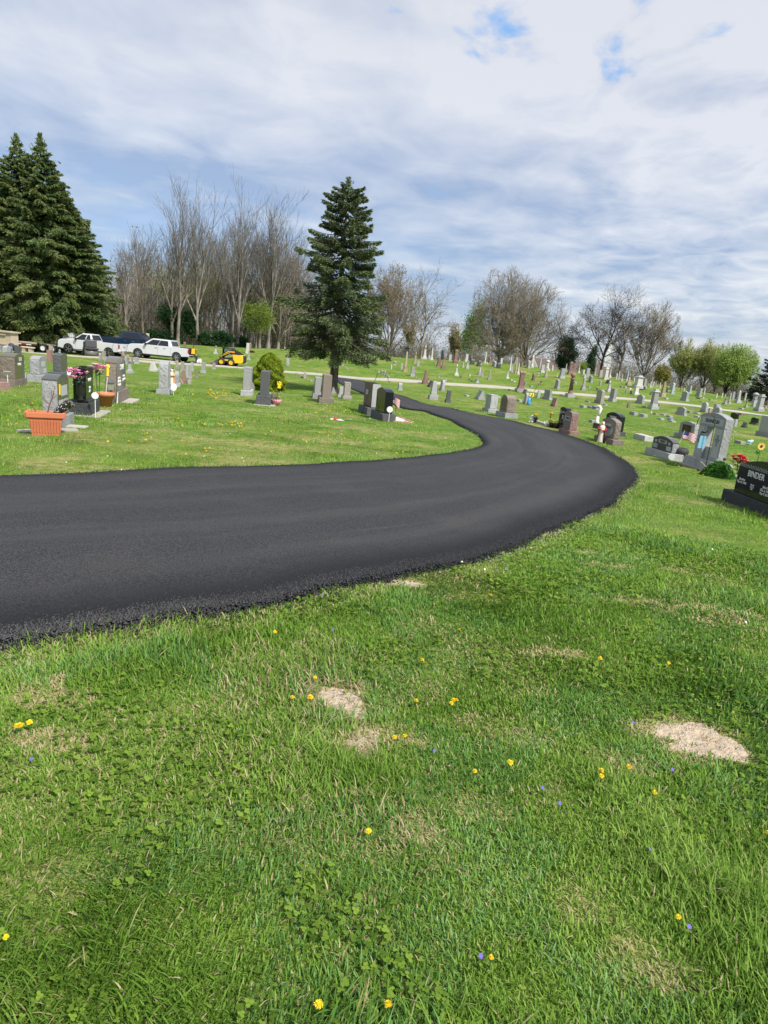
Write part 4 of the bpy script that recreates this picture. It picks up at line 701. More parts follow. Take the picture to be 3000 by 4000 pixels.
    # mass of stems, twigs and young leaves behind: nobody could count it
    def mass(name,pts,hmin,hmax,nst,nleafp,lab,lc0,lc1,barkm,bush=.5,stem=.06,lsz=.22):
        S=[];LP=[]
        for (x,y) in pts:
            z=gz(x,y); H=rng.uniform(hmin,hmax)
            for s in range(nst):
                sx=x+rng.normal(0,1.2); sy=y+rng.normal(0,1.2); h=H*rng.uniform(.5,1); lx,ly=rng.normal(0,.06,2)*h
                S.append((sx,sy,z-.5,sx+lx*.5,sy+ly*.5,z+h*.5,stem*rng.uniform(.6,1.6),stem*.7)); S.append((sx+lx*.5,sy+ly*.5,z+h*.5,sx+lx,sy+ly,z+h,stem*.7,.015))
                for q in range(14):
                    f=rng.uniform(.25,.98); a=rng.uniform(0,6.28); l=h*rng.uniform(.08,.22)*(1.2-f*.6); bx=sx+lx*f;by=sy+ly*f;bz=z+h*f
                    ex,ey,ez=bx+math.cos(a)*l*.7,by+math.sin(a)*l*.7,bz+l*.8; S.append((bx,by,bz,ex,ey,ez,.028,.014))
                    for q2 in range(4):
                        g=rng.uniform(.3,1); a2=a+rng.uniform(-1,1); l2=l*.5; mx,my,mz=bx+(ex-bx)*g,by+(ey-by)*g,bz+(ez-bz)*g; S.append((mx,my,mz,mx+math.cos(a2)*l2*.7,my+math.sin(a2)*l2*.7,mz+l2*rng.uniform(.2,.9),.016,.010))
            n=nleafp; LP.append(np.c_[x+rng.normal(0,1.7,n),y+rng.normal(0,1.7,n),z+np.abs(rng.normal(0,bush,n))*H])
        o=segs_mesh(name,S,barkm); LP=np.vstack(LP); q=(vnoise(LP[:,0],LP[:,2],.35,9)*.7+rng.random(len(LP))*.3)[:,None]
        l=tri_leaves('young_leaves',LP,lsz,np.array(lc0)*q+np.array(lc1)*(1-q),parent=o); tag(o,lab,'woodland',kind='stuff'); return o
    mass('undergrowth',[(-47.6,112.0),(-48.6,116.5),(-43.6,119.2),(-39.4,107.0),(-21.4,125.8),(-25.5,120.4),(-36.3,114.9),(-38.2,120.0),(-20.3,107.5),(-18.3,98.3),(-16.4,117.7),(-37.5,111.3),(-21.3,114.9),(-16.6,109.2),(-35.1,103.3),(-37.3,106.0),(-23.7,122.0),(-27.9,118.3),(-14.5,116.9),(-45.0,107.8),(-47.5,108.4),(-12.8,111.9),(-13.3,97.7),(-12.9,102.2),(-17.7,105.5),(-30.7,97.3),(-47.9,110.6),(-19.8,99.8),(-24.6,102.8),(-15.0,100.9),(-30.3,120.9),(-30.5,114.1),(-20.8,117.4),(-17.8,103.2),(-16.1,112.0),(-16.7,117.8),(-25.1,124.0),(-47.1,114.8),(-40.4,115.8),(-39.0,105.1),(-45.3,113.5),(-36.9,105.9),(-19.5,107.4),(-17.0,112.0),(-16.0,120.1),(-13.8,118.6),(-36.8,107.8),(-16.7,124.6),(-36.0,99.4),(-39.7,109.8),(-42.4,111.4),(-39.6,116.6),(-43.0,118.2),(-31.5,93.9),(-44.7,114.0),(-38.3,98.3),(-12.7,109.8),(-25.9,111.4),(-34.8,120.0),(-43.5,100.4),(-33.6,113.7),(-19.6,96.1),(-40.1,97.2),(-38.4,114.8),(-24.6,123.4),(-33.0,105.5),(-46.2,116.0),(-18.5,125.3),(-24.7,122.0),(-30.7,119.3),(-38.6,114.4),(-22.2,114.4),(-19.5,116.7),(-34.0,93.6),(-33.2,98.4),(-46.0,99.4),(-55.7,109.1),(-53.4,108.1),(-56.8,102.3),(-43.7,97.1),(-56.8,109.6),(-51.0,79.4),(-60.7,105.1),(-48.7,86.0),(-43.4,98.4),(-47.9,81.4),(-63.2,107.0),(-59.8,101.4),(-38.3,83.8),(-44.6,85.8),(-59.5,104.4),(-60.3,98.8),(-59.5,94.5),(-49.9,97.9),(-61.3,99.0),(-57.2,85.5),(-48.1,97.3),(-64.4,94.5),(-40.8,88.7),(-38.5,83.7),(-46.0,102.2),(-52.3,82.2),(-53.9,91.6),(-54.0,94.7),(-56.5,82.7),(-66.1,99.0),(-63.2,94.9),(-64.0,93.8),(-55.1,93.6),(-46.1,91.2),(-56.3,108.4),(-50.7,99.6),(-56.1,107.7),(-71.5,102.3),(-61.0,105.1),(-57.6,83.4),(-53.9,96.8)],4.,15,6,520,'brown and dull green undergrowth filling the wood behind the bare trees',(.13,.15,.05),(.24,.20,.13),BK_BRN,.30,.08,.135)
    mass('distant_woods',[(17.5,151.4),(-11.0,169.5),(-15.5,184.6),(-8.9,134.9),(5.2,147.4),(15.3,139.9),(0.5,168.0),(0.3,138.3),(1.1,142.1),(-21.1,183.7),(-8.2,138.6),(-22.2,181.2),(16.5,175.2),(11.6,149.8),(4.2,175.4),(-10.8,174.9),(12.9,163.2),(5.4,136.3),(-4.4,152.6),(-6.2,185.8),(15.9,137.3),(3.5,145.9),(7.9,188.4),(-13.9,155.6),(-6.6,173.9),(11.4,137.0),(-11.3,155.1),(21.3,175.6),(6.6,188.0),(-4.3,179.0),(-9.2,149.1),(19.6,178.9),(5.0,143.7),(-8.4,185.7),(-1.2,137.4),(-11.0,167.1),(15.2,159.3),(-11.1,178.4),(-6.9,149.6),(3.7,163.4),(15.3,159.2),(6.4,160.0),(8.8,184.3),(-18.5,183.2),(16.3,154.0),(-19.9,159.0),(7.0,145.8),(-12.2,154.5),(17.5,167.1),(9.0,167.1),(7.6,158.8),(0.3,140.9),(18.6,143.1),(14.3,169.3),(11.0,163.8),(2.4,153.8),(-17.9,168.7),(4.9,153.1),(20.4,184.9),(-5.1,160.3),(-12.3,174.2),(-11.6,152.0),(17.1,142.4),(17.2,164.9),(-13.4,179.0),(4.3,177.7),(-4.4,152.1),(-13.8,141.4),(1.1,156.8),(-16.0,144.5),(-0.1,137.7),(-21.0,170.3),(-16.1,157.0),(15.9,139.1),(-3.7,145.8),(12.6,162.9),(-18.3,175.8),(19.7,177.3),(-13.0,188.9),(7.5,155.6),(-16.8,163.3),(-14.9,141.4),(7.4,176.1),(5.2,159.7),(16.2,181.4),(-20.3,174.4),(13.7,167.8),(-2.8,177.6),(-21.8,183.3),(2.0,167.2),(51.5,170.5),(33.5,161.4),(25.8,148.7),(69.0,196.6),(49.6,160.8),(45.3,193.5),(42.7,168.2),(52.4,157.9),(27.3,171.6),(70.7,197.4),(36.4,193.4),(29.6,187.2),(26.1,160.9),(49.4,148.7),(43.5,164.9),(70.5,182.8),(41.8,204.7),(45.0,152.9),(39.8,194.6),(53.8,142.4),(43.4,156.0),(44.9,143.4),(55.8,173.5),(50.6,171.6),(58.3,191.3),(25.3,168.5),(31.8,174.6),(48.0,167.6),(47.6,143.0),(27.0,155.9),(28.4,184.0),(50.4,164.0),(51.2,163.8),(41.4,146.7),(32.9,149.9),(58.7,180.5),(67.2,191.3),(41.6,153.0),(38.5,184.3),(56.5,183.8),(24.4,155.6),(46.9,147.7),(44.7,170.5),(50.3,147.0),(52.1,161.9),(46.8,152.8),(54.4,187.3),(57.9,187.4),(50.2,173.9),(45.7,150.4),(46.0,152.1),(43.4,172.4),(25.9,161.0),(57.0,179.5),(47.3,185.0),(40.3,174.0),(45.5,190.0),(29.1,196.7),(22.5,168.0),(58.3,152.8),(35.0,156.2),(52.7,151.7),(38.6,166.2),(33.5,180.2),(45.1,201.5),(46.6,187.3),(27.4,198.4),(45.8,161.6),(39.7,145.4),(32.4,189.8),(49.7,197.7),(61.8,196.9),(52.0,148.4),(63.1,181.0),(27.9,156.1),(40.8,194.3),(41.1,177.8),(47.3,181.8),(36.4,149.7),(65.2,172.4),(53.4,142.1),(106.5,166.4),(74.0,143.8),(70.8,143.6),(80.7,157.9),(74.6,183.6),(57.1,133.6),(77.5,141.7),(76.3,130.4),(68.9,130.9),(80.2,132.0),(83.4,129.1),(78.5,146.2),(87.9,135.9),(91.8,170.7),(62.4,158.4),(82.5,132.9),(65.9,163.0),(100.4,165.6),(69.3,135.7),(56.7,153.8),(66.3,163.1),(89.9,157.8),(78.5,183.4),(91.7,154.0),(101.9,169.0),(79.9,170.2),(72.7,147.9),(81.9,125.0),(86.4,167.8),(80.0,143.7),(79.4,133.2),(79.0,151.9),(58.1,140.1),(77.6,125.4),(88.0,134.9),(100.3,154.1),(88.2,172.0),(65.0,162.0),(92.8,159.5),(60.2,131.1),(106.3,164.2),(80.0,173.4),(60.1,145.8),(80.7,123.3),(88.0,162.6),(101.8,168.1),(66.9,171.6),(83.9,149.2),(78.1,175.0),(77.4,163.3),(70.6,151.7),(83.8,128.5),(75.8,123.4),(97.2,150.1),(80.0,170.7),(100.3,171.0),(93.2,162.4),(82.3,171.1),(87.1,146.5),(80.6,182.2),(85.5,168.8),(57.7,148.9),(72.8,170.4),(82.3,170.3),(68.3,145.1),(65.7,141.2),(81.4,151.3),(86.7,136.9),(72.9,178.8),(94.4,146.1),(62.1,159.5),(63.3,148.8),(63.6,129.1),(79.0,152.3),(-78.2,115.5),(-62.6,149.5),(-20.9,158.6),(-83.8,116.4),(-91.1,104.7),(-33.5,132.3),(-66.6,126.8),(-60.4,155.3),(-67.2,148.8),(-90.0,106.0),(-93.3,111.7),(-108.0,124.9),(-37.5,161.4),(-85.2,125.6),(-50.7,132.7),(-87.3,137.6),(-67.7,134.6),(-96.4,136.1),(-81.8,128.0),(-59.2,129.9),(-28.2,145.0),(-46.8,154.1),(-81.7,108.0),(-77.0,146.1),(-102.8,131.8),(-88.6,121.0),(-87.5,111.0),(-62.9,152.2),(-108.4,128.9),(-66.2,142.9),(-61.9,125.6),(-26.7,167.8),(-91.6,115.1),(-90.6,122.4),(-83.0,151.6),(-60.4,161.9),(-32.6,137.8),(-46.2,152.1),(-96.2,124.6),(-45.5,133.5),(-34.5,169.6),(-16.8,134.6),(-73.3,121.5),(-97.7,125.5),(-76.2,141.7),(-42.7,145.7),(-40.7,164.6),(-16.5,134.1),(-91.7,146.4),(-31.2,140.5),(-39.6,167.5),(-36.6,134.9),(-41.5,128.5),(-64.2,144.6),(-41.3,141.1),(-69.5,133.7),(-94.4,116.6),(-54.0,153.1),(-81.5,108.9),(-34.0,157.7),(-99.6,123.3),(-93.8,133.3),(-33.8,145.4),(-35.3,132.1),(-86.7,122.7),(-71.2,135.0),(-28.4,142.5),(-101.4,135.9),(-64.0,147.1),(-77.2,138.1)],5,9.5,6,480,'grey brown line of distant woods beyond the cemetery hill',(.17,.17,.08),(.24,.205,.155),BK_GRY,.42,.07,.17)
    for (x,y,rx,rz,lab) in [(-31.132, 87.635, 2.325, 2.441, 'large dark green bush left of the twin trunks'), (-29.774, 92.318, 2.134, 2.561, 'dark green bush between the twin trunks and next tree'), (-32.31, 86.14, 1.104, 0.883, 'small green bush behind the white pickup cab'), (-23.477, 86.884, 1.98, 0.99, 'low spreading green bush right of the statue pair'), (-21.316, 89.497, 0.92, 0.736, 'small dark bush near the ball shaped stone'), (-40.631, 68.914, 1.76, 1.408, 'dark green bush beside the tan columbarium'), (-25.897, 87.237, 1.092, 0.874, 'small green bush at the foot of the tall bare tree'), (-37.643, 79.542, 2.112, 1.267, 'dark green bush behind the work pickup'), (-41.053, 80.092, 1.62, 1.134, 'dark green bush under the right old spruce')]:
        blob_tree('evergreen_bush',(x,y),rx,rz,rz*.9,int(2600*rx),.22,(.018,.055,.018),(.04,.10,.03),lab,'bush',group='dark green bushes at the foot of the wood',seed=int(x*7)%97+100)
    for (x,y,H,seed,form,lean,bk,nl,lc,ls,dens,lab) in [(-1.833, 111.985, 15.394, 41, 'vase', 0, 'b', 5200, ((0.34, 0.24, 0.15), (0.26, 0.24, 0.12)), 0.16, 1.0, 'pinkish tan budding tree right behind the spruce'), (3.376, 103.945, 13.086, 43, 'gaunt', 0, 'b', 0, None, 0.1, 1.0, 'open bare tree left of the green leafing one on the crest'), (15.374, 101.846, 14.037, 47, 'open', 0, 'b', 3400, ((0.38, 0.34, 0.15), (0.42, 0.36, 0.22)), 0.11, 1.3, 'large spreading bare beech on the hill crest'), (20.236, 106.087, 13.593, 49, 'open', 0, 'b', 3400, ((0.38, 0.34, 0.15), (0.42, 0.36, 0.22)), 0.11, 1.25, 'spreading bare beech just right behind the largest one'), (26.176, 104.78, 9.897, 53, 'gaunt', 0, 'd', 0, None, 0.1, 0.7, 'thin gnarled bare tree above the pine'), (30.924, 101.389, 11.74, 59, 'gaunt', 0, 'd', 0, None, 0.1, 1.25, 'broad gnarled dark bare tree on the crest'), (33.558, 100.548, 13.005, 61, 'gaunt', 0, 'b', 0, None, 0.1, 1.1, 'tall leaning bare tree right of the gnarled one'), (37.65, 101.225, 11.819, 67, 'vase', 0, 'b', 2200, ((0.34, 0.24, 0.15), (0.26, 0.24, 0.12)), 0.13, 1.0, 'pale budding open crowned tree before the willows'), (42.598, 99.244, 7.032, 71, 'vase', 0, 'b', 9000, ((0.38, 0.45, 0.1), (0.46, 0.5, 0.15)), 0.1, 1.0, 'willow with yellow green haze, leftmost of the willows'), (45.332, 98.026, 7.37, 73, 'vase', 0, 'b', 9000, ((0.36, 0.44, 0.1), (0.46, 0.5, 0.15)), 0.1, 1.0, 'willow with yellow green haze, second of the willows'), (46.4, 93.075, 6.989, 79, 'vase', 0, 'd', 9000, ((0.28, 0.46, 0.09), (0.44, 0.55, 0.14)), 0.12, 1.0, 'round bright green willow, third of the willows'), (48.807, 95.22, 7.071, 83, 'vase', 0, 'b', 8000, ((0.28, 0.46, 0.09), (0.44, 0.55, 0.14)), 0.12, 1.0, 'round bright green willow at the right end of the willows'), (48.611, 100.901, 7.353, 85, 'vase', 0, 'b', 5000, ((0.28, 0.46, 0.09), (0.44, 0.55, 0.14)), 0.12, 0.9, 'green willow behind the round bright one'), (36.991, 92.907, 3.027, 87, 'vase', 0, 'b', 2200, ((0.32, 0.3, 0.05), (0.26, 0.26, 0.06)), 0.13, 0.9, 'low yellow flowering tree left of the willows'), (1.431, 124.992, 8.439, 89, 'tall', 0, 'b', 2500, ((0.38, 0.34, 0.15), (0.42, 0.36, 0.22)), 0.15, 0.9, 'small brown tree between the budding tree and bare one'), (10.195, 124.584, 8.039, 91, 'tall', 0, 'b', 2600, ((0.38, 0.34, 0.15), (0.42, 0.36, 0.22)), 0.15, 0.9, 'small brown tree left of the green leafing one')]:
        bare_tree('tree',(x,y),H,seed,form,lab,'trees along the far side of the hill',{'g':BK_GRY,'b':BK_BRN,'p':BK_PALE,'d':BK_DRK}[bk],dens,lean,lc,nl,ls)
    for (nm,x,y,rx,rz,zc,n,sz,c0,c1,tr,lab) in [('sapling_tree', -19.012, 86.946, 2.492, 2.235, 4.421, 3400, 0.16, (0.13, 0.2, 0.03), (0.24, 0.3, 0.05), 0.13, 'yellow green leafing sapling in front of the wood'), ('leafing_tree', 12.649, 117.32, 3.54, 4.538, 6.483, 6500, 0.22, (0.12, 0.26, 0.05), (0.2, 0.32, 0.07), 0.2, 'fresh green leafing tree left of the spreading beech'), ('pine_tree', 26.546, 106.749, 2.09, 2.417, 3.115, 9000, 0.2, (0.035, 0.085, 0.038), (0.06, 0.12, 0.05), 0.25, 'dark green white pine on the crest below the gnarled tree'), ('pine_tree', 35.011, 121.038, 1.512, 3.086, 3.976, 3500, 0.22, (0.035, 0.08, 0.038), (0.06, 0.11, 0.05), 0.25, 'second dark pine partly behind the gnarled dark tree'), ('round_shrub', 27.245, 97.256, 1.05, 0.724, 0.762, 2600, 0.1, (0.16, 0.24, 0.03), (0.24, 0.32, 0.05), None, 'yellow green round shrub on the crest by the church roof'), ('brown_shrub', -17.473, 78.069, 0.384, 0.108, 0.103, 900, 0.1, (0.12, 0.06, 0.03), (0.16, 0.09, 0.04), None, 'small russet shrub behind the loader'), ('dark_shrub', 29.269, 78.736, 0.336, 0.042, 0.04, 700, 0.08, (0.03, 0.05, 0.02), (0.05, 0.07, 0.03), None, 'small dark shrub at the foot of the grand monument'), ('brown_shrub', 35.49, 77.236, 0.272, 0.058, 0.055, 500, 0.08, (0.1, 0.1, 0.04), (0.14, 0.12, 0.05), None, 'tiny olive shrub below the flared base headstone')]:
        blob_tree(nm,(x,y),rx,rz,zc,n,sz,c0,c1,lab,'tree' if 'tree' in nm else 'bush',tr,seed=int(abs(x)*13)%97,lobes=14)
woods()
def yew():
    x,y=(-7.011,35.692); r=np.random.default_rng(5)
    t=thing('rounded_bush',(x,y),0,'bright yellow green clipped evergreen bush with a pointed top','bush')
    H=1.93; Rr=0.91; n=46000
    prof=lambda f: np.where(f<.16,.80+.20*(f/.16),np.sqrt(np.clip(1-((f-.16)/.84)**1.75,0,1)))
    f=r.random(n)**.9; a=r.uniform(0,6.283,n); lump=1+.10*np.sin(a*3+f*9)+.08*np.sin(a*7-f*13)+.06*np.sin(f*31+a*5)
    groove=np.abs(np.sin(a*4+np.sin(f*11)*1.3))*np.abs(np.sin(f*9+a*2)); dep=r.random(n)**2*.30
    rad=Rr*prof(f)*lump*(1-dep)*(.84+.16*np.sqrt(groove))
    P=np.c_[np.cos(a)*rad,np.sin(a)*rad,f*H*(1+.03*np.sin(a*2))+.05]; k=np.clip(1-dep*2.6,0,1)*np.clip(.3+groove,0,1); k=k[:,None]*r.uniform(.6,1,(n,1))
    C=np.array([.10,.15,.014])*(1-k)+np.array([.36,.45,.035])*k  # leaves darker deeper in and in the furrows: inner shade put into their colour
    tri_leaves('foliage',P,.045,C,parent=t,elong=1.8)
    MB().lathe([(Rr*.45,.05),(Rr*.62,H*.2),(Rr*.55,H*.55),(Rr*.25,H*.8)],14).build('trunk',mat('bush_inner_shade',(.02,.03,.01),1),t)  # no real stem: added dark core, colour stands in for shade inside the bush
yew()
STONES=[
('ped', (1.029, 104.677), 1.929, 1.207, 1.207, 'd', 'dark tall monument with a pale cap on the hill crest nearest the spruce', -82.5, False, 0),
('flat', (-0.356, 104.423), 0.14, 0.82, 0.244, 'w', 'low white slab on the crest left of the dark capped monument', -81.6, False, 0),
('obl', (0.756, 71.075), 2.154, 0.437, 0.437, 'y', 'tall tan stained obelisk right of the iron hook tip', -78.2, False, -0.68),
('post', (0.36, 73.316), 0.63, 0.196, 0.196, 'g', 'narrow grey post just left of the tan stained obelisk', -82.4, False, -0.26),
('urn', (2.009, 82.557), 1.474, 0.512, 0.512, 'y', 'tan weathered draped urn monument below the crest', -80.1, False, -0.28),
('die', (2.322, 78.98), 0.661, 0.382, 0.382, 'g', 'small grey block stone touching the tan urn monument', -78.6, False, 3.99),
('ball', (-0.478, 77.883), 0.482, 0.37, 0.37, 'n', 'round topped boulder stone left of the tan obelisk', -80.7, False, 0),
('post', (-0.77, 72.638), 0.486, 0.119, 0.119, 'w', 'thin white leaning slab on the slope below the boulder stone', -79.9, False, -0.34),
('die', (1.489, 67.22), 0.962, 0.47, 0.47, 'g', 'square grey block on a base right of the tan obelisk', -79.5, False, -1.27),
('flat', (1.926, 66.627), 0.06, 0.3, 0.2, 'n', 'small flat marker right of the square grey block', -77.3, False, 0),
('flat', (2.162, 65.625), 0.09, 0.3, 0.2, 'n', 'second small flat marker nearer the pale path there', -81.3, False, 0),
('rus', (2.65, 61.443), 1.32, 0.585, 0.585, 'r', 'reddish rough pillar standing at the edge of the pale path', -79.1, False, 0),
('flat', (3.246, 65.896), 0.136, 0.3, 0.2, 'p', 'small pink marker behind the reddish pillar', -78.8, False, 0),
('urn', (3.951, 104.412), 2.352, 0.831, 0.831, 'w', 'tall white monument with pointed finial on the hill crest', -81.2, False, 0.03),
('post', (4.687, 104.099), 0.692, 0.332, 0.332, 'g', 'grey slab just right of the tall white finial monument', -77.2, False, 0.65),
('obl', (4.643, 94.896), 1.711, 0.405, 0.405, 'w', 'slim white obelisk on the crest', -81.1, False, -0.22),
('die', (6.716, 104.075), 1.549, 0.48, 0.48, 'd', 'dark grey column with pale top on the crest', -79.5, False, 2.32),
('post', (4.63, 84.028), 0.4, 0.168, 0.168, 'n', 'short grey post left of the reddish block', -78.4, False, -0.29),
('die', (4.928, 81.525), 1.007, 0.487, 0.487, 'r', 'reddish block on a grey base, left one of two', -78.8, False, -1.06),
('urn', (5.385, 79.602), 1.626, 0.512, 0.512, 'r', 'reddish urn topped monument on a grey base, right one of two', -79.0, False, 1.06),
('die0', (7.304, 95.55), 0.87, 0.389, 0.389, 'g', 'plain pale grey slab alone on the crest', -81.8, False, 0),
('ped', (7.708, 90.51), 1.87, 0.617, 0.617, 'r', 'tall reddish shaft on a stepped pale base at the crest', -79.2, False, 0),
('urn', (8.873, 97.112), 0.48, 0.15, 0.15, 'w', 'tiny white urn stone right of the reddish shaft', -81.2, False, -3.39),
('die', (9.612, 94.903), 1.052, 0.51, 0.51, 'w', 'white square block on a white base at the crest', -78.7, False, -1.15),
('obl', (8.175, 83.793), 0.653, 0.325, 0.325, 'g', 'small grey pointed stone in front of the white block', -78.0, False, 0.33),
('urn', (8.625, 82.919), 1.063, 0.484, 0.484, 'g', 'grey shouldered monument right of the small pointed stone', -78.9, False, -0.53),
('tabr0', (10.002, 90.377), 0.745, 0.7, 0.467, 'd', 'dark rounded headstone on the crest right of the white block', -80.4, False, 0),
('tabr', (10.648, 87.79), 0.832, 0.748, 0.545, 'd', 'grey rounded headstone with dark base beside the slender pedestal', -78.4, False, -0.06),
('urn', (9.438, 75.99), 1.337, 0.49, 0.49, 'g', 'grey slender pedestal monument on a square base at mid slope', -82.4, False, 0.9),
('obl', (9.543, 74.163), 0.778, 0.269, 0.269, 'n', 'small dark obelisk right of the slender pedestal', -80.6, False, 1.33),
('obl', (12.177, 93.727), 1.556, 0.314, 0.314, 'w', 'slim white spire on the crest left of the orange stone', -82.1, False, -1.11),
('urn', (6.448, 72.588), 1.265, 0.495, 0.495, 'w', 'pale grey cross topped column alone at mid slope', -81.2, False, 0.7),
('blk', (6.827, 70.66), 0.218, 0.3, 0.2, 'r', 'tiny dark red block right of the cross topped column', -81.3, False, 0),
('blk', (8.045, 73.697), 0.162, 0.3, 0.2, 'w', 'tiny white block alone on the lower slope', -79.6, False, 0),
('post', (7.499, 68.758), 0.296, 0.095, 0.095, 'd', 'tiny black post below the tiny white block', -80.6, False, -2.99),
('flat', (7.734, 68.14), 0.103, 0.423, 0.2, 'd', 'flat dark marker beside the slanting grey stone by the path', -81.8, False, 0),
('slant', (8.194, 67.743), 0.374, 0.9, 0.351, 'g', 'slanting grey stone just above the pale path', -81.9, False, 0),
('blk', (4.306, 68.546), 0.179, 0.302, 0.2, 'n', 'brownish block on the slope behind the rounded grey headstone', -78.5, False, 0),
('flat', (4.538, 68.044), 0.075, 0.3, 0.2, 'n', 'small flat marker beside the brownish block', -78.5, False, 0),
('blk', (4.878, 66.057), 0.164, 0.3, 0.2, 'g', 'grey block above the path behind the rounded headstone', -79.6, False, 0),
('tabr', (3.819, 54.785), 0.889, 0.8, 0.311, 'g', 'grey round topped headstone by the path behind the boulder monument', -77.5, False, -2.44),
('slant', (3.024, 58.274), 0.555, 0.9, 0.446, 'd', 'dark slanting stone half hidden by the boulder monument', -77.9, False, 0),
('rus', (2.405, 41.787), 1.18, 0.609, 0.609, 'g', 'large rough grey tapering monument between the two roads', -82.0, False, 0),
('die', (3.258, 40.403), 0.746, 0.317, 0.317, 'd', 'narrow dark upright stone with pointed top right of the rough monument', -77.2, False, -2.59),
('flat', (5.462, 50.391), 0.111, 0.792, 0.232, 'g', 'lone flat marker in the grass between the two roads', -78.3, False, 0),
('slant', (6.181, 47.8), 0.652, 0.9, 0.542, 'g', 'grey slant headstone with a carved surname between the two roads', -78.3, False, 0),
('tabr', (0.28, 49.082), 0.554, 0.7, 0.372, 'g', 'small grey headstone alone beside the narrow end of the road', -82.7, False, 1.91),
('blk', (-1.965, 67.293), 0.185, 0.497, 0.2, 'g', 'grey block, first of the row behind the iron hook', -82.5, False, 0),
('post', (-1.582, 66.857), 0.352, 0.136, 0.136, 'g', 'short post, second of the row behind the iron hook', -81.8, False, -1.26),
('post', (-1.311, 66.31), 0.444, 0.171, 0.171, 'n', 'rounded post, third of the row behind the iron hook', -77.8, False, -0.03),
('blk', (-1.098, 65.504), 0.198, 0.53, 0.2, 'g', 'grey block, fourth of the row behind the iron hook', -81.2, False, 0),
('blk', (-0.868, 64.678), 0.151, 0.3, 0.2, 'g', 'grey block, last of the row behind the iron hook', -80.0, False, 0),
('post', (-0.784, 64.698), 0.527, 0.052, 0.052, 'd', 'thin black rod at the end of the row behind the hook', -77.9, False, 0.9),
('blk', (-6.124, 71.903), 0.183, 0.3, 0.2, 'n', 'brown block, farthest of four behind the spruce trunk', -78.8, False, 0),
('blk', (-5.761, 70.517), 0.17, 0.3, 0.2, 'n', 'brown block, second farthest of four behind the spruce trunk', -81.7, False, 0),
('blk', (-5.472, 69.105), 0.152, 0.3, 0.2, 'n', 'brown block, third of four behind the spruce trunk', -79.7, False, 0),
('blk', (-5.203, 68.04), 0.122, 0.3, 0.2, 'n', 'brown block, nearest of four behind the spruce trunk', -78.8, False, 0),
('die', (-3.728, 77.999), 0.831, 0.543, 0.543, 'w', 'pale monument seen under the right boughs of the spruce', -82.7, False, -0.96),
('post', (-7.58, 53.64), 0.556, 0.212, 0.212, 'n', 'square brown post in the row left of the spruce trunk', 101.2, False, -1.75),
('blk', (-7.121, 52.306), 0.072, 0.3, 0.2, 'n', 'low brown block right of the square brown post', 103.0, False, 0),
('blk', (-6.597, 50.16), 0.125, 0.3, 0.2, 'n', 'wider low brown block right of the square brown post', 103.0, False, 0),
('blk', (-6.03, 48.612), 0.114, 0.3, 0.2, 'n', 'low dark block nearest the spruce in the brown row', 102.1, False, 0),
('tabf0', (-6.158, 53.345), 0.23, 0.7, 0.2, 'g', 'small pale slab peeping over the brown headstone', 102.3, False, 0),
('slant', (-3.717, 38.69), 0.333, 0.9, 0.279, 'g', 'pale slanting stone right behind the spruce trunk', 100.2, False, 0),
('tabr', (13.009, 95.342), 0.83, 0.747, 0.302, 'r', 'orange red rounded stone on the hill crest', -80.0, False, -0.01),
('post', (13.335, 94.126), 0.644, 0.112, 0.112, 'g', 'thin grey post right of the orange red stone', -80.1, False, 0.91),
('tabp0', (12.911, 89.44), 0.744, 1.073, 0.268, 'g', 'grey gabled headstone left of the dark round one', -78.4, False, 0),
('tabr0', (13.233, 87.676), 0.714, 0.7, 0.427, 'd', 'dark round headstone beside the grey gabled one', -80.6, False, 0),
('die0', (14.568, 94.412), 0.806, 0.257, 0.257, 'w', 'tall pale slab on the crest left of the obelisk group', -82.9, False, 0),
('post', (12.288, 91.95), 0.315, 0.109, 0.109, 'w', 'tiny white post right of the slim spire', -79.8, False, 0.98),
('obl', (14.376, 85.008), 1.68, 0.332, 0.332, 'w', 'white obelisk, leftmost of the obelisk group', -78.6, False, 0.16),
('obl', (14.259, 82.791), 1.142, 0.244, 0.244, 'g', 'short grey obelisk between the tall ones of the group', -80.7, False, 0.65),
('dome', (18.043, 102.89), 1.849, 0.722, 0.722, 'n', 'ornate arched gothic monument behind the obelisk group', -80.6, False, 0),
('obl', (14.602, 81.871), 1.852, 0.361, 0.361, 'y', 'cream tinged obelisk in the middle of the group', -80.9, False, 1.8),
('obl', (16.422, 89.966), 1.324, 0.21, 0.21, 'd', 'dark obelisk behind the right side of the group', -80.1, False, -2.45),
('obl', (14.856, 81.727), 1.36, 0.309, 0.309, 'w', 'shorter white obelisk, rightmost of the group', -79.7, False, -0.73),
('tabf0', (17.263, 93.264), 0.636, 0.573, 0.191, 'b', 'brown slab behind the obelisk group to the right', -79.6, False, 0),
('tabr', (17.91, 91.63), 1.04, 0.969, 0.374, 'g', 'pale shouldered headstone on a rough base at the crest', -78.5, False, 1.41),
('ped', (18.637, 92.576), 1.694, 0.394, 0.394, 'w', 'tall pale pillar with a pyramid cap at the crest', -77.9, False, 0),
('obl', (19.764, 92.637), 1.405, 0.381, 0.381, 'g', 'tall tapering pillar with flat top at the crest', -78.5, False, -1.17),
('dome', (20.365, 90.819), 1.453, 0.677, 0.677, 'w', 'domed round monument on the crest right of the pillars', -78.1, False, 0),
('die', (19.003, 87.267), 0.993, 0.531, 0.531, 'w', 'pale block on a base in front of the domed monument', -81.5, False, 0.77),
('obl', (18.201, 81.08), 1.233, 0.456, 0.456, 'n', 'dark weathered obelisk below the domed monument', -80.9, False, -0.24),
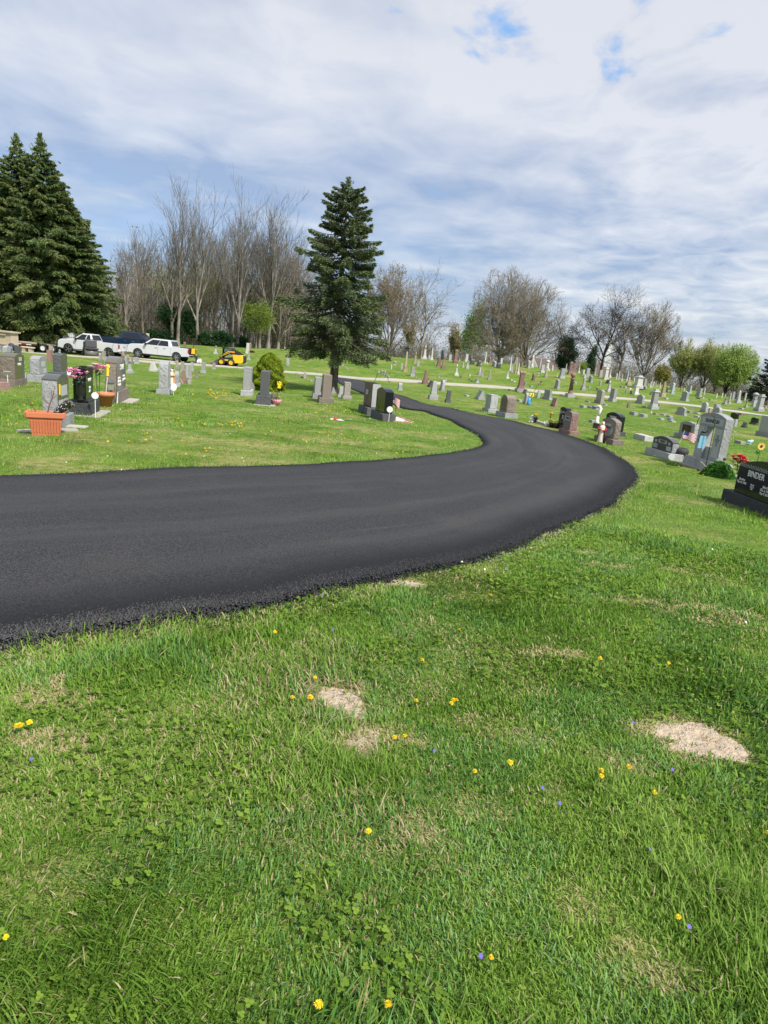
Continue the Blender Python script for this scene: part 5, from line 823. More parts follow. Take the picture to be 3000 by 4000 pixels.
('obl0', (21.202, 91.144), 0.779, 0.22, 0.22, 'w', 'small white pointed marker right of the domed monument', -79.6, False, 0.19),
('urn', (12.557, 75.334), 0.84, 0.341, 0.341, 'w', 'white ornate stone with flowers below the obelisk group', -79.3, False, 0.89),
('obl', (10.005, 71.735), 0.991, 0.416, 0.416, 'n', 'small blunt column on a base alone at mid slope', -82.4, False, -1.29),
('flat', (12.666, 73.308), 0.14, 0.598, 0.2, 'w', 'left of two white flat markers on the slope', -80.7, False, 0),
('flat', (12.744, 71.778), 0.14, 0.378, 0.2, 'w', 'right of two white flat markers on the slope', -78.8, False, 0),
('crown', (11.603, 61.417), 1.94, 0.839, 0.839, 'r', 'tall reddish brown monument with a gabled crown at the path edge', -82.5, False, 0),
('tabr', (15.532, 75.347), 0.766, 0.654, 0.276, 'r', 'small reddish round topped stone on the slope', -82.0, False, -0.37),
('tabf0', (13.534, 69.385), 0.291, 0.4, 0.117, 'g', 'small grey slab right behind the gabled crown monument', -80.6, False, 0),
('flat', (13.917, 68.218), 0.112, 0.665, 0.237, 'g', 'flat grey marker right of the gabled crown monument', -79.0, False, 0),
('blk', (10.739, 61.873), 0.136, 0.531, 0.2, 'r', 'red low block left of the gabled crown monument', -81.0, False, 0),
('flat', (11.275, 60.621), 0.063, 0.3, 0.2, 'r', 'red flat marker at the foot of the gabled crown monument', -81.8, False, 0),
('slant', (11.822, 60.083), 0.378, 0.717, 0.24, 'b', 'brown slanting stone right of the gabled crown monument', -77.4, False, 0),
('ball', (17.512, 82.375), 0.36, 0.252, 0.252, 'g', 'small pale round stone left of the weathered obelisk', -81.5, False, 0),
('tabp', (16.596, 68.029), 0.937, 1.016, 0.337, 'g', 'pale gabled headstone on a base above the path', -82.1, False, 0),
('die', (20.269, 81.603), 1.215, 0.653, 0.653, 'g', 'thick grey round cornered block on a pale base', -81.3, False, -1.41),
('flat', (8.303, 52.569), 0.109, 0.389, 0.2, 'g', 'pale flat slab behind the rough pair by the road', -81.6, False, 0),
('tabr', (9.514, 47.467), 0.809, 0.554, 0.291, 'g', 'narrow grey headstone beside the blue and yellow figure', -79.8, False, 1.02),
('blk', (9.486, 50.045), 0.158, 0.812, 0.245, 'g', 'long low dark topped block left of the narrow grey headstone', -82.2, False, 0),
('rus', (12.275, 56.349), 0.695, 0.409, 0.409, 'g', 'grey stepped tapering stone just below the path', -80.5, False, 0),
('tabf', (12.941, 55.799), 0.794, 1.471, 0.286, 'g', 'polished blue grey headstone on a wide base below the path', -79.0, False, 0.17),
('slant', (11.551, 47.418), 0.621, 0.775, 0.24, 'p', 'pink slanted tablet perched on a grey base', -77.0, False, 0),
('blk', (15.361, 60.985), 0.126, 0.303, 0.2, 'b', 'small brown block just below the path', -82.1, False, 0),
('urn', (19.949, 82.603), 0.495, 0.188, 0.188, 'w', 'tiny pale urn stone left of the thick grey block', -79.8, False, 0.13),
('obl', (23.159, 91.544), 1.112, 0.277, 0.277, 'g', 'grey pillar behind the thick grey block', -82.7, False, -0.57),
('ped', (22.822, 87.807), 1.689, 0.627, 0.627, 'r', 'tall reddish brown shaft on a stepped base at the crest', -82.0, False, 0),
('urn', (25.026, 91.688), 1.235, 0.293, 0.293, 'w', 'pale slender urn monument by the yellow green shrub', -78.4, False, 1.02),
('tabf0', (25.171, 90.172), 0.641, 0.625, 0.24, 'w', 'low white slab right of the slender urn monument', -79.8, False, 0),
('die', (24.9, 86.915), 1.137, 0.582, 0.582, 'g', 'large pale square block on a base at the crest', -82.9, False, 0.98),
('obl', (23.452, 82.819), 0.669, 0.419, 0.419, 'w', 'white tapering stone in front of the large pale block', -80.5, False, 2.03),
('tabp', (23.499, 80.33), 0.769, 0.977, 0.277, 'g', 'mottled grey gabled stone right of the tapering white one', -81.6, False, 0),
('sph', (15.893, 59.876), 2.225, 0.694, 0.694, 'r', 'red brown column topped with a ball at the path edge', -79.0, False, 0),
('obl', (19.6, 69.052), 1.295, 0.516, 0.516, 'g', 'grey pillar with carved front on a wide base at mid slope', -80.6, False, 0.16),
('blk', (20.694, 76.56), 0.142, 0.373, 0.2, 'g', 'small pale block behind the ball topped column', -78.8, False, 0),
('flat', (21.282, 72.842), 0.11, 0.507, 0.2, 'g', 'flat marker right of the grey carved pillar', -81.2, False, 0),
('stump', (26.841, 90.248), 2.114, 0.417, 0.417, 'n', 'tall tree trunk shaped stone monument on the crest', -80.8, False, 0),
('die0', (27.286, 89.203), 0.931, 0.43, 0.43, 'n', 'brown grey plain slab on the crest right of the trunk monument', -78.4, False, 0),
('ped', (26.95, 85.686), 1.6, 0.641, 0.641, 'w', 'white capped column on a pale square base at the crest', -80.0, False, 0),
('urn', (28.648, 89.385), 1.672, 0.307, 0.307, 'w', 'white ornate statue monument right of the capped column', -78.3, False, -0.17),
('post', (23.634, 76.671), 0.57, 0.195, 0.195, 'n', 'lone dark round topped post on the slope', -82.0, False, -0.66),
('slant', (25.793, 80.785), 0.468, 0.824, 0.24, 'd', 'dark slanting stone behind the cross carved white stone', -77.8, False, 0),
('urn', (22.308, 69.074), 1.197, 0.526, 0.526, 'w', 'pale cross carved monument on a wide grey base above the path', -79.6, False, 2.61),
('post', (21.207, 69.569), 0.365, 0.149, 0.149, 'd', 'small dark post above the path left of the cross carved monument', -83.0, False, -0.46),
('tabs', (17.364, 55.713), 1.134, 1.118, 0.408, 'n', 'weathered grey headstone with scroll top below the path', -78.4, False, 0),
('tabf', (19.471, 58.881), 1.127, 0.877, 0.406, 'g', 'light grey headstone with a carved floral side below the path', -78.9, False, -0.7),
('flat', (16.541, 56.179), 0.116, 0.626, 0.259, 'n', 'flat weathered marker left of the scroll top headstone', -79.0, False, 0),
('flat', (17.469, 54.426), 0.098, 0.465, 0.205, 'g', 'pale flat marker right of the scroll top headstone', -77.7, False, 0),
('flat', (16.247, 58.598), 0.065, 0.531, 0.215, 'r', 'reddish flat marker right of the ball topped column', -78.9, False, 0),
('blk', (13.949, 48.398), 0.18, 0.691, 0.278, 'g', 'low grey block, left of three in a line on the lawn', -79.7, False, 0),
('blk', (14.515, 48.472), 0.14, 0.602, 0.247, 'g', 'low grey block, middle of three in a line on the lawn', -79.6, False, 0),
('flat', (14.59, 47.508), 0.108, 0.68, 0.286, 'g', 'flat grey block, right of three in a line on the lawn', -79.0, False, 0),
('blk', (15.255, 60.537), 0.142, 0.374, 0.2, 'n', 'small dark block below the path left of the ball column', -81.1, False, 0),
('blk', (26.642, 78.194), 0.161, 0.484, 0.212, 'n', 'dark low block, left of two on the upper slope', -79.0, False, 0),
('blk', (27.104, 78.312), 0.15, 0.485, 0.213, 'n', 'dark low block, right of two on the upper slope', -79.3, False, 0),
('blk', (9.712, 31.767), 0.134, 0.374, 0.2, 'g', 'grey block on the lawn left of the heron statue', -78.3, True, 0),
('post', (29.378, 88.806), 0.785, 0.157, 0.157, 'w', 'white topped post on the crest, leftmost near the bare trees', -80.1, False, 0.2),
('ped', (29.708, 88.969), 1.129, 0.212, 0.212, 'g', 'slim grey capped pedestal on the crest by the bare trees', -79.8, False, 0),
('obl', (29.528, 87.051), 0.869, 0.25, 0.25, 'w', 'short white topped obelisk with a wide base', -77.9, False, 0.32),
('obl', (30.524, 87.92), 1.364, 0.433, 0.433, 'l', 'large blue grey pointed slab beside the statue monument', -79.1, False, -0.33),
('urn', (28.81, 82.181), 1.445, 0.595, 0.595, 'y', 'cream statue under a dark canopy on a wide grey base', -80.9, False, 0.91),
('tabf0', (32.003, 89.585), 0.542, 0.4, 0.138, 'w', 'white slab behind the grand grey monument', -82.5, False, 0),
('ped', (29.361, 80.324), 1.538, 1.163, 1.163, 'w', 'grand pale grey monument with a broad cap, largest on the hill', -77.8, False, 0),
('die', (30.789, 82.09), 1.123, 0.442, 0.442, 'g', 'thick grey block right behind the grand monument', -77.7, False, 1.35),
('obl', (32.337, 85.549), 1.129, 0.204, 0.204, 'd', 'dark slim obelisk right of the thick grey block', -82.2, False, -0.99),
('obl', (32.663, 84.795), 1.319, 0.284, 0.284, 'g', 'grey round topped obelisk behind the gabled tall monument', -77.6, False, -0.67),
('obl', (32.174, 83.767), 0.867, 0.19, 0.19, 'w', 'short white obelisk in front of the grey round topped one', -81.4, False, 0.05),
('post', (34.006, 87.627), 0.588, 0.17, 0.17, 'w', 'white topped narrow post left of the brownish post', -79.0, False, -0.23),
('post', (34.377, 87.894), 0.508, 0.189, 0.189, 'n', 'brownish capped post on the right crest', -80.1, False, -0.23),
('obl', (34.444, 86.475), 0.741, 0.237, 0.237, 'w', 'tapering pale column with a flat top on the right crest', -78.7, False, -0.19),
('rus', (28.951, 71.507), 1.638, 0.558, 0.558, 'y', 'big weathered tan monument with a draped top by the pointed one', -78.1, False, 0),
('post', (33.269, 81.065), 0.695, 0.174, 0.174, 'd', 'black narrow post beside the light blue stone', -80.4, False, 1.52),
('tabr', (35.848, 85.878), 0.977, 0.982, 0.352, 'g', 'broad round topped grey headstone behind the light blue stone', -79.6, False, 0.17),
('obl', (33.512, 80.11), 1.017, 0.517, 0.517, 'l', 'light blue tinted cross stone on a stepped base', -77.7, False, -1.26),
('post', (37.223, 86.375), 0.66, 0.149, 0.149, 'y', 'thin cream post on the right crest, left one', -79.7, False, -0.55),
('post', (37.911, 87.059), 0.423, 0.159, 0.159, 'w', 'thin white post on the right crest, right one', -79.3, False, -0.32),
('tabf', (37.835, 85.347), 1.003, 0.824, 0.361, 'g', 'grey square shouldered headstone before the willows', -77.7, False, 0.13),
('tabp', (30.013, 68.342), 1.008, 1.115, 0.363, 'g', 'light grey gabled headstone with twin panels above the path', -79.3, False, 0),
('ped', (25.172, 69.111), 1.021, 0.584, 0.584, 'w', 'pale grey blocky monument in front of the grand monument', -77.6, False, 0),
('post', (24.646, 70.472), 0.429, 0.162, 0.162, 'n', 'short dark post below the low dark blocks', -81.8, False, 0.74),
('post', (24.842, 69.662), 0.374, 0.165, 0.165, 'n', 'short dark post touching the pale blocky monument', -78.7, False, -1.37),
('blk', (27.058, 78.15), 0.157, 0.538, 0.231, 'g', 'low block beside the short posts on the upper slope', -80.3, False, 0),
('flat', (27.309, 77.323), 0.14, 0.563, 0.25, 'w', 'white flat slab left of the grand monument', -79.2, False, 0),
('post', (29.813, 79.295), 0.476, 0.187, 0.187, 'd', 'dark square post at the right foot of the grand monument', -79.0, False, 2.09),
('slant', (28.148, 72.64), 0.301, 0.422, 0.194, 'n', 'dark slanting stone left of the big tan monument', -79.1, False, 0),
('tabr', (21.832, 58.514), 0.755, 1.186, 0.272, 'g', 'grey headstone with a white square panel at the path edge', -79.5, False, -0.95),
('ped', (21.302, 54.0), 1.629, 0.675, 0.675, 'g', 'tall blue grey pillar with a pointed top on a double base', -79.9, False, 0),
('ball', (22.923, 56.888), 0.217, 0.199, 0.199, 'n', 'brownish ball stone right of the tall pillar base', -81.0, False, 0),
('post', (19.018, 53.302), 0.445, 0.194, 0.194, 'b', 'brown upright post in the lawn below the path', -80.4, False, 0.15),
('post', (20.691, 57.687), 0.207, 0.133, 0.133, 'b', 'small brown post right behind the larger brown post', -81.9, False, -0.05),
('blk', (20.712, 54.414), 0.141, 0.3, 0.2, 'b', 'small square brown block left of the tall pillar base', -77.9, False, 0),
('flat', (27.987, 68.086), 0.133, 0.531, 0.259, 'w', 'pale flat slab above the path right of the tan monument', -77.1, False, 0),
('tabs', (21.839, 49.808), 0.611, 1.317, 0.24, 'g', 'grey curved top headstone with two panels on the lawn', -81.6, False, 0),
('flat', (23.907, 53.06), 0.137, 0.449, 0.21, 'g', 'flat marker right of the curved top headstone', -81.4, False, 0),
('tabf', (37.328, 81.332), 1.048, 0.993, 0.377, 'g', 'pale grey headstone with flared base before the left willow', -81.8, False, -1.41),
('obl0', (39.995, 85.701), 0.956, 0.147, 0.147, 'w', 'thin white obelisk in front of the willow trunk', -80.1, False, -0.15),
('flat', (37.018, 79.499), 0.127, 0.467, 0.235, 'g', 'flat pale block right of the flared base headstone', -77.7, False, 0),
('blk', (36.766, 76.948), 0.147, 0.411, 0.2, 'n', 'dark low block on the slope under the willows', -80.2, False, 0),
('flat', (32.65, 70.04), 0.086, 0.611, 0.306, 'n', 'flat brownish slab above the path near the right side', -78.2, False, 0),
('post', (40.615, 83.507), 0.568, 0.126, 0.126, 'w', 'white topped post under the willows, left of three', -78.2, False, 1.18),
('post', (42.04, 85.036), 0.633, 0.129, 0.129, 'w', 'white topped post under the willows, middle of three', -80.0, False, -0.58),
('post', (43.264, 86.689), 0.477, 0.105, 0.105, 'w', 'white leaning post under the willows, right of three', -79.6, False, 0.86),
('obl', (37.864, 74.622), 1.233, 0.315, 0.315, 'g', 'grey blunt obelisk at the foot of the round willow', -80.0, False, 1.0),
('die0', (43.515, 85.192), 0.998, 0.307, 0.307, 'g', 'grey upright block behind the blunt obelisk', -77.5, False, 0),
('urn', (35.733, 71.215), 0.799, 0.477, 0.477, 'n', 'small weathered urn stone on a wide dark base', -82.9, False, 0.87),
('obl', (41.12, 79.082), 1.483, 0.636, 0.636, 'g', 'spired grey monument with a white ball tip on a wide base', -81.0, False, 0.28),
('ped', (44.878, 84.71), 1.072, 0.273, 0.273, 'w', 'pale column with a flat cap right of the spired monument', -82.2, False, 0),
('urn', (36.832, 68.956), 0.799, 0.366, 0.366, 'n', 'dark mottled statue stone on a small base', -78.2, False, 2.28),
('dome', (45.602, 83.681), 1.34, 0.86, 0.86, 'g', 'domed ornate grey monument near the dark spruce', -79.9, False, 0),
('obl0', (49.663, 91.493), 1.189, 0.147, 0.147, 'w', 'slim white topped obelisk behind the domed ornate monument', -80.7, False, -0.16),
('ped', (34.615, 62.42), 1.612, 0.709, 0.709, 'g', 'large light grey square monument on a wide base at the right', -78.0, False, 0),
('urn', (40.765, 74.81), 1.08, 0.486, 0.486, 'g', 'carved angel monument left of the large square one', -78.5, False, 0.44),
('tabr', (45.62, 80.911), 0.589, 0.657, 0.24, 'r', 'reddish shouldered stone at the right edge', -81.7, False, -0.98),
('blk', (42.239, 75.08), 0.232, 0.389, 0.201, 'n', 'brownish low block behind the large square monument', -80.0, False, 0),
('blk', (38.365, 67.888), 0.105, 0.312, 0.2, 'r', 'reddish low block at the right edge above the path', -79.1, False, 0),
('tabr', (25.349, 53.664), 0.776, 0.749, 0.279, 'g', 'grey round shouldered headstone just below the path behind the portal', -78.3, False, 0.24),
('die0', (24.962, 51.878), 0.511, 0.173, 0.173, 'y', 'tan stained broken post beside the round shouldered headstone', -78.6, False, 0),
('die', (25.495, 51.922), 0.829, 0.498, 0.498, 'g', 'thick grey block with overhanging top behind the portal monument', -79.7, False, 2.19),
('tabr0', (24.958, 50.499), 0.67, 0.594, 0.241, 'g', 'light grey arched slab in front of the thick overhanging block', -81.9, False, 0),
('blk', (33.195, 62.942), 0.149, 0.515, 0.271, 'g', 'grey block lying just above the path at right', -77.0, False, 0),
('blk', (27.84, 52.698), 0.138, 0.643, 0.312, 'r', 'long reddish block just below the path at right', -82.9, False, 0),
('tabs', (23.601, 45.367), 0.601, 0.797, 0.24, 'k', 'black polished headstone with a pale name plate above the lawn at right', -78.9, False, 0),
('die0', (20.99, 40.095), 0.454, 0.194, 0.194, 'g', 'plain grey block half hidden behind the portal monument', -77.7, False, 0),
('blk', (24.217, 52.333), 0.124, 0.557, 0.262, 'g', 'flat grey block left of the round shouldered headstone', -81.6, False, 0),
('blk', (22.269, 47.968), 0.129, 0.543, 0.251, 'g', 'flat grey block nearest behind the portal monument', -82.7, False, 0),
('tabs', (23.953, 43.383), 0.461, 0.685, 0.24, 'k', 'small black headstone with a pale panel near the right edge', -80.6, False, 0),
('slant', (21.56, 40.046), 0.308, 0.4, 0.193, 'd', 'tilted dark grey slab right of the portal monument', -81.0, False, 0),
('tabf', (19.288, 33.598), 1.057, 1.099, 0.381, 'g', 'large grey headstone with a boxed name cut by the right edge', -80.2, False, 0.44),
('flat', (18.528, 35.389), 0.068, 0.301, 0.2, 'n', 'pale flat slab right of the portal monument', -77.3, False, 0),
('blk', (14.178, 26.391), 0.121, 0.441, 0.218, 'n', 'long low brown kerb block on the lawn at right', -82.3, True, 0),
('blk', (16.337, 44.561), 0.212, 0.62, 0.29, 'g', 'thick grey block, left of two side by side on the lawn', -77.3, False, 0),
('blk', (16.62, 43.509), 0.196, 0.692, 0.292, 'g', 'thick grey block, right of two side by side on the lawn', -82.7, False, 0),
('flat', (18.857, 47.118), 0.112, 0.346, 0.2, 'n', 'flat slab beside the thin white post marker', -77.4, False, 0),
('flat', (19.483, 47.211), 0.093, 0.514, 0.234, 'g', 'flat block left of the thicker one in the lawn row', -81.0, False, 0),
('blk', (19.247, 45.633), 0.125, 0.498, 0.239, 'g', 'thick block at the right end of the lawn row', -78.6, False, 0),
('flat', (17.166, 41.928), 0.102, 0.541, 0.234, 'g', 'pale flat marker in front of the lawn row', -83.0, False, 0),
('blk', (18.053, 42.549), 0.132, 0.433, 0.202, 'g', 'small thick block in front of the lawn row', -80.3, False, 0),
('flat', (17.427, 40.848), 0.078, 0.567, 0.272, 'g', 'thin flat slab under the small thick block', -78.9, False, 0),
('blk', (9.037, 23.264), 0.192, 0.786, 0.362, 'w', 'long weathered white ledger slab left of the low carved headstone', -79.2, True, 0),
('tabs', (-31.32, 51.27), 0.479, 0.7, 0.2, 'g', 'grey headstone with curved top, leftmost in the back row', 103.8, False, 0),
('tabs', (-20.765, 34.596), 0.903, 0.924, 0.325, 'g', 'large grey headstone with two name panels behind the dark brown one', 99.9, False, 0),
('tabf', (-26.243, 44.925), 0.727, 0.7, 0.343, 'd', 'dark ribbed headstone right of the large grey one', 101.4, False, -0.53),
('slant', (-20.315, 34.917), 0.505, 0.72, 0.24, 'l', 'light blue grey slanting ledger stone near the left edge', 99.2, False, 0),
('slant', (-12.696, 21.727), 0.597, 0.9, 0.35, 'l', 'white slanting ledger stone with dark carved names', 104.0, True, 0),
('blk', (-20.744, 35.316), 0.15, 0.3, 0.2, 'b', 'small brown block between the large grey headstone and the ledger', 101.5, False, 0),
('obl0', (-20.98, 35.473), 0.227, 0.065, 0.065, 'w', 'small white pointed candle beside the large grey headstone', 100.5, False, -1.89),
('tabf', (-22.768, 42.593), 0.748, 0.7, 0.367, 'r', 'polished red square column headstone on a low red base', 102.9, False, -1.33),
('die', (-26.619, 49.934), 0.857, 0.342, 0.342, 'n', 'grey brown block behind the red column headstone', 100.5, False, 0.81),
('urn', (-26.775, 51.471), 0.594, 0.4, 0.4, 'g', 'grey angel carved stone in front of the trailer', 100.6, False, 3.5),
('ball', (-26.491, 50.251), 0.204, 0.126, 0.126, 'd', 'small dark round stone between the red column and angel stone', 102.6, False, 0),
('tabr', (-24.243, 53.035), 0.622, 0.7, 0.2, 'n', 'round topped weathered stone in front of the roller', 104.4, False, 0.93),
('tabf', (-24.7, 54.726), 0.715, 0.7, 0.277, 'n', 'taller weathered stone beside the round topped one', 100.8, False, -0.82),
('blk', (-19.307, 40.875), 0.183, 0.913, 0.264, 'g', 'lone low grey block in the left lawn', 99.7, False, 0),
('tabf', (-21.876, 48.909), 0.525, 0.7, 0.2, 'g', 'pale grey slab left of the white slanting stone top', 100.5, False, -3.67),
('slant', (-23.237, 52.761), 0.353, 0.9, 0.331, 'w', 'white slanting stone peeping over the brown headstone', 103.4, False, 0),
('tabr0', (-23.25, 53.729), 0.306, 0.7, 0.2, 'g', 'grey rounded slab right of the white slanting stone top', 100.8, False, 0),
('urn', (-16.771, 40.8), 0.859, 0.437, 0.437, 'g', 'pale grey twin pillar monument right of the brown headstone', 101.1, False, -0.78),
('tabf', (-21.336, 51.094), 0.634, 0.7, 0.209, 'g', 'pale slab behind the twin pillar monument', 104.8, False, 1.86),
('tabf', (-21.813, 53.345), 0.508, 0.7, 0.2, 'n', 'small pale slab right of the twin pillar monument', 99.4, False, 0.24),
('die0', (-43.077, 94.934), 0.476, 0.419, 0.419, 'n', 'grey block top seen over the work pickup bed', 102.0, False, 0),
('ped', (-35.003, 83.22), 1.012, 0.186, 0.186, 'w', 'pale pipe shaped stone rising behind the blue pickup roof', 101.6, False, 0),
('tabf', (-21.541, 53.709), 0.528, 0.7, 0.342, 'g', 'grey headstone on a wide base just below the white pickup', 102.8, False, 0.12),
('slant', (-17.056, 45.496), 0.58, 0.9, 0.484, 'w', 'white wedge shaped ledger stone in the middle left lawn', 99.4, False, 0),
('rus', (-17.374, 47.708), 0.681, 0.405, 0.405, 'g', 'grey rustic stone with a cross right of the white wedge', 104.8, False, 0),
('die', (-17.412, 51.388), 0.655, 0.287, 0.287, 'n', 'grey square post stone on a base below the pickup rear wheel', 104.7, False, 0.69),
('urn', (-32.457, 81.493), 1.106, 0.486, 0.486, 'n', 'brownish urn topped stone behind the blue pickup hood', 101.8, False, -0.4),
('die', (-31.679, 82.402), 1.195, 0.51, 0.51, 'w', 'tall pale grey slab behind the blue pickup windscreen', 102.5, False, 0.88),
('ped', (-36.323, 98.001), 1.676, 0.912, 0.912, 'b', 'brown monument with a carved white cap behind the white pickup', 102.2, False, 0),
('die0', (-35.034, 98.083), 0.315, 0.28, 0.28, 'g', 'small grey stone behind the white pickup roof', 104.4, False, 0),
('die0', (-33.993, 98.493), 0.211, 0.348, 0.348, 'n', 'small weathered stone behind the pickup rear window', 102.0, False, 0),
('post', (-24.903, 76.085), 0.719, 0.271, 0.271, 'b', 'brown post stone on the rise behind the pickup bed', 104.0, False, -0.79),
('tabf', (-15.842, 48.093), 0.734, 0.7, 0.336, 'g', 'tall grey slab, farthest of the crowded left row', 104.3, False, -3.06),
('die0', (-13.522, 41.898), 0.854, 0.18, 0.18, 'g', 'greenish narrow slab in the crowded left row', 100.3, False, 0),
('die', (-12.864, 40.503), 0.787, 0.196, 0.196, 'g', 'pale carved slab with white top in the crowded left row', 103.3, False, -0.82),
('tabf', (-15.818, 50.184), 0.656, 0.7, 0.2, 'g', 'pale slab behind the carved one in the crowded left row', 99.7, False, -1.46),
('tabr', (-8.971, 26.54), 0.62, 0.7, 0.25, 'g', 'grey arched headstone behind the furled flag', 103.8, True, 0),
('slant', (-11.876, 36.224), 0.687, 0.9, 0.248, 'p', 'pink slanting ledger in the crowded left row', 99.1, False, 0),
('rus', (-13.051, 42.397), 0.517, 0.279, 0.279, 'b', 'brown rounded boulder stone in the crowded left row', 99.3, False, 0),
('blk', (-11.359, 35.632), 0.209, 0.3, 0.2, 'n', 'square weathered block at the foot of the carved slab', 104.7, False, 0),
('die', (-14.416, 48.38), 0.83, 0.397, 0.397, 'g', 'square grey post on a rough wide base beside the path', 103.7, False, 0.9),
('blk', (-8.423, 24.43), 0.254, 0.3, 0.2, 'd', 'dark block behind the orange figure', 100.2, True, 0),
('ped', (-29.558, 100.092), 1.189, 0.704, 0.704, 'w', 'pale statue monument at the edge of the wood, left of a pair', 104.2, False, 0),
('ped', (-28.858, 100.19), 1.115, 0.506, 0.506, 'g', 'pale statue monument at the edge of the wood, right of a pair', 103.7, False, 0),
('post', (-27.743, 100.319), 0.287, 0.163, 0.163, 'w', 'tiny white post at the edge of the wood', 103.0, False, -0.62),
('urn', (-20.657, 73.823), 0.915, 0.498, 0.498, 'g', 'grey ornate cross monument behind the loader cab', 102.2, False, 1.03),
('ball', (-25.35, 101.156), 0.635, 0.55, 0.55, 'n', 'ball shaped stone at the foot of the wood', 102.1, False, 0),
('die', (-17.75, 76.812), 1.193, 0.449, 0.449, 'w', 'tall white square shaft behind the loader', 99.5, False, 0.7),
('post', (-19.507, 85.935), 0.736, 0.257, 0.257, 'b', 'brown post behind the tall white shaft', 102.6, False, 0.98),
('obl', (-16.245, 71.01), 1.017, 0.427, 0.427, 'g', 'grey shaft on a base right behind the loader', 102.8, False, -2.29),
('urn', (-15.564, 66.739), 0.447, 0.351, 0.351, 'n', 'small dark cross stone at the path right of the loader', 100.8, False, 0.95),
('blk', (-15.117, 76.793), 0.142, 0.696, 0.209, 'd', 'dark flat stone on the rise left of the spruce', 100.6, False, 0),
('die', (-11.53, 68.279), 1.09, 0.375, 0.375, 'g', 'slim grey stone under the left boughs of the spruce', 101.2, False, -0.34),
('die', (-15.58, 55.299), 0.541, 0.355, 0.355, 'n', 'small square grey post on a base near the path', 104.0, False, -0.46),
('tabr0', (-8.419, 37.875), 0.996, 0.897, 0.214, 'b', 'brown rounded headstone behind the pale one by the bush', 100.2, False, 0),
('tabf0', (-7.781, 35.162), 0.405, 0.7, 0.2, 'n', 'small brown stone tucked beside the pale headstone', 103.3, False, 0),
('blk', (-8.955, 58.016), 0.14, 0.393, 0.2, 'n', 'dark block, farthest in the row right of the bush', 101.4, False, 0),
('blk', (-8.506, 56.973), 0.165, 0.3, 0.2, 'n', 'dark block, second in the row right of the bush', 101.0, False, 0),
('blk', (-7.895, 54.077), 0.187, 0.3, 0.2, 'n', 'dark block, third in the row right of the bush', 104.8, False, 0)]
# ---------------- headstones ----------------
def top_curve(kind,w,h,n=10):
    """outline in XZ of an upright tablet w wide, h high"""
    a=w/2
    if kind=='s':   # serpentine
        pts=[(-a,0),(a,0)]; 
        for i in range(n*2+1):
            x=a-2*a*i/(2*n); u=abs(x)/a; z=h-.11*w*u*u ; pts.append((x,z))
        return pts
    if kind=='r':
        pts=[(-a,0),(a,0)]; rr=min(a,h*.35)
        for i in range(n+1): t=math.pi*i/n; pts.append((a*math.cos(t),h-rr+rr*math.sin(t)))
        return pts
    if kind=='p': return [(-a,0),(a,0),(a,h-.16*w),(0,h),(-a,h-.16*w)]
    if kind=='o':   # shouldered arch
        pts=[(-a,0),(a,0),(a,h*.72),(a*.86,h*.74)]
        for i in range(n+1): t=math.pi*i/n; pts.append((a*.82*math.cos(t),h*.76+h*.24*math.sin(t)))
        return pts+[(-a*.86,h*.74),(-a,h*.72)]
    return [(-a,0),(a,0),(a,h),(-a,h)]
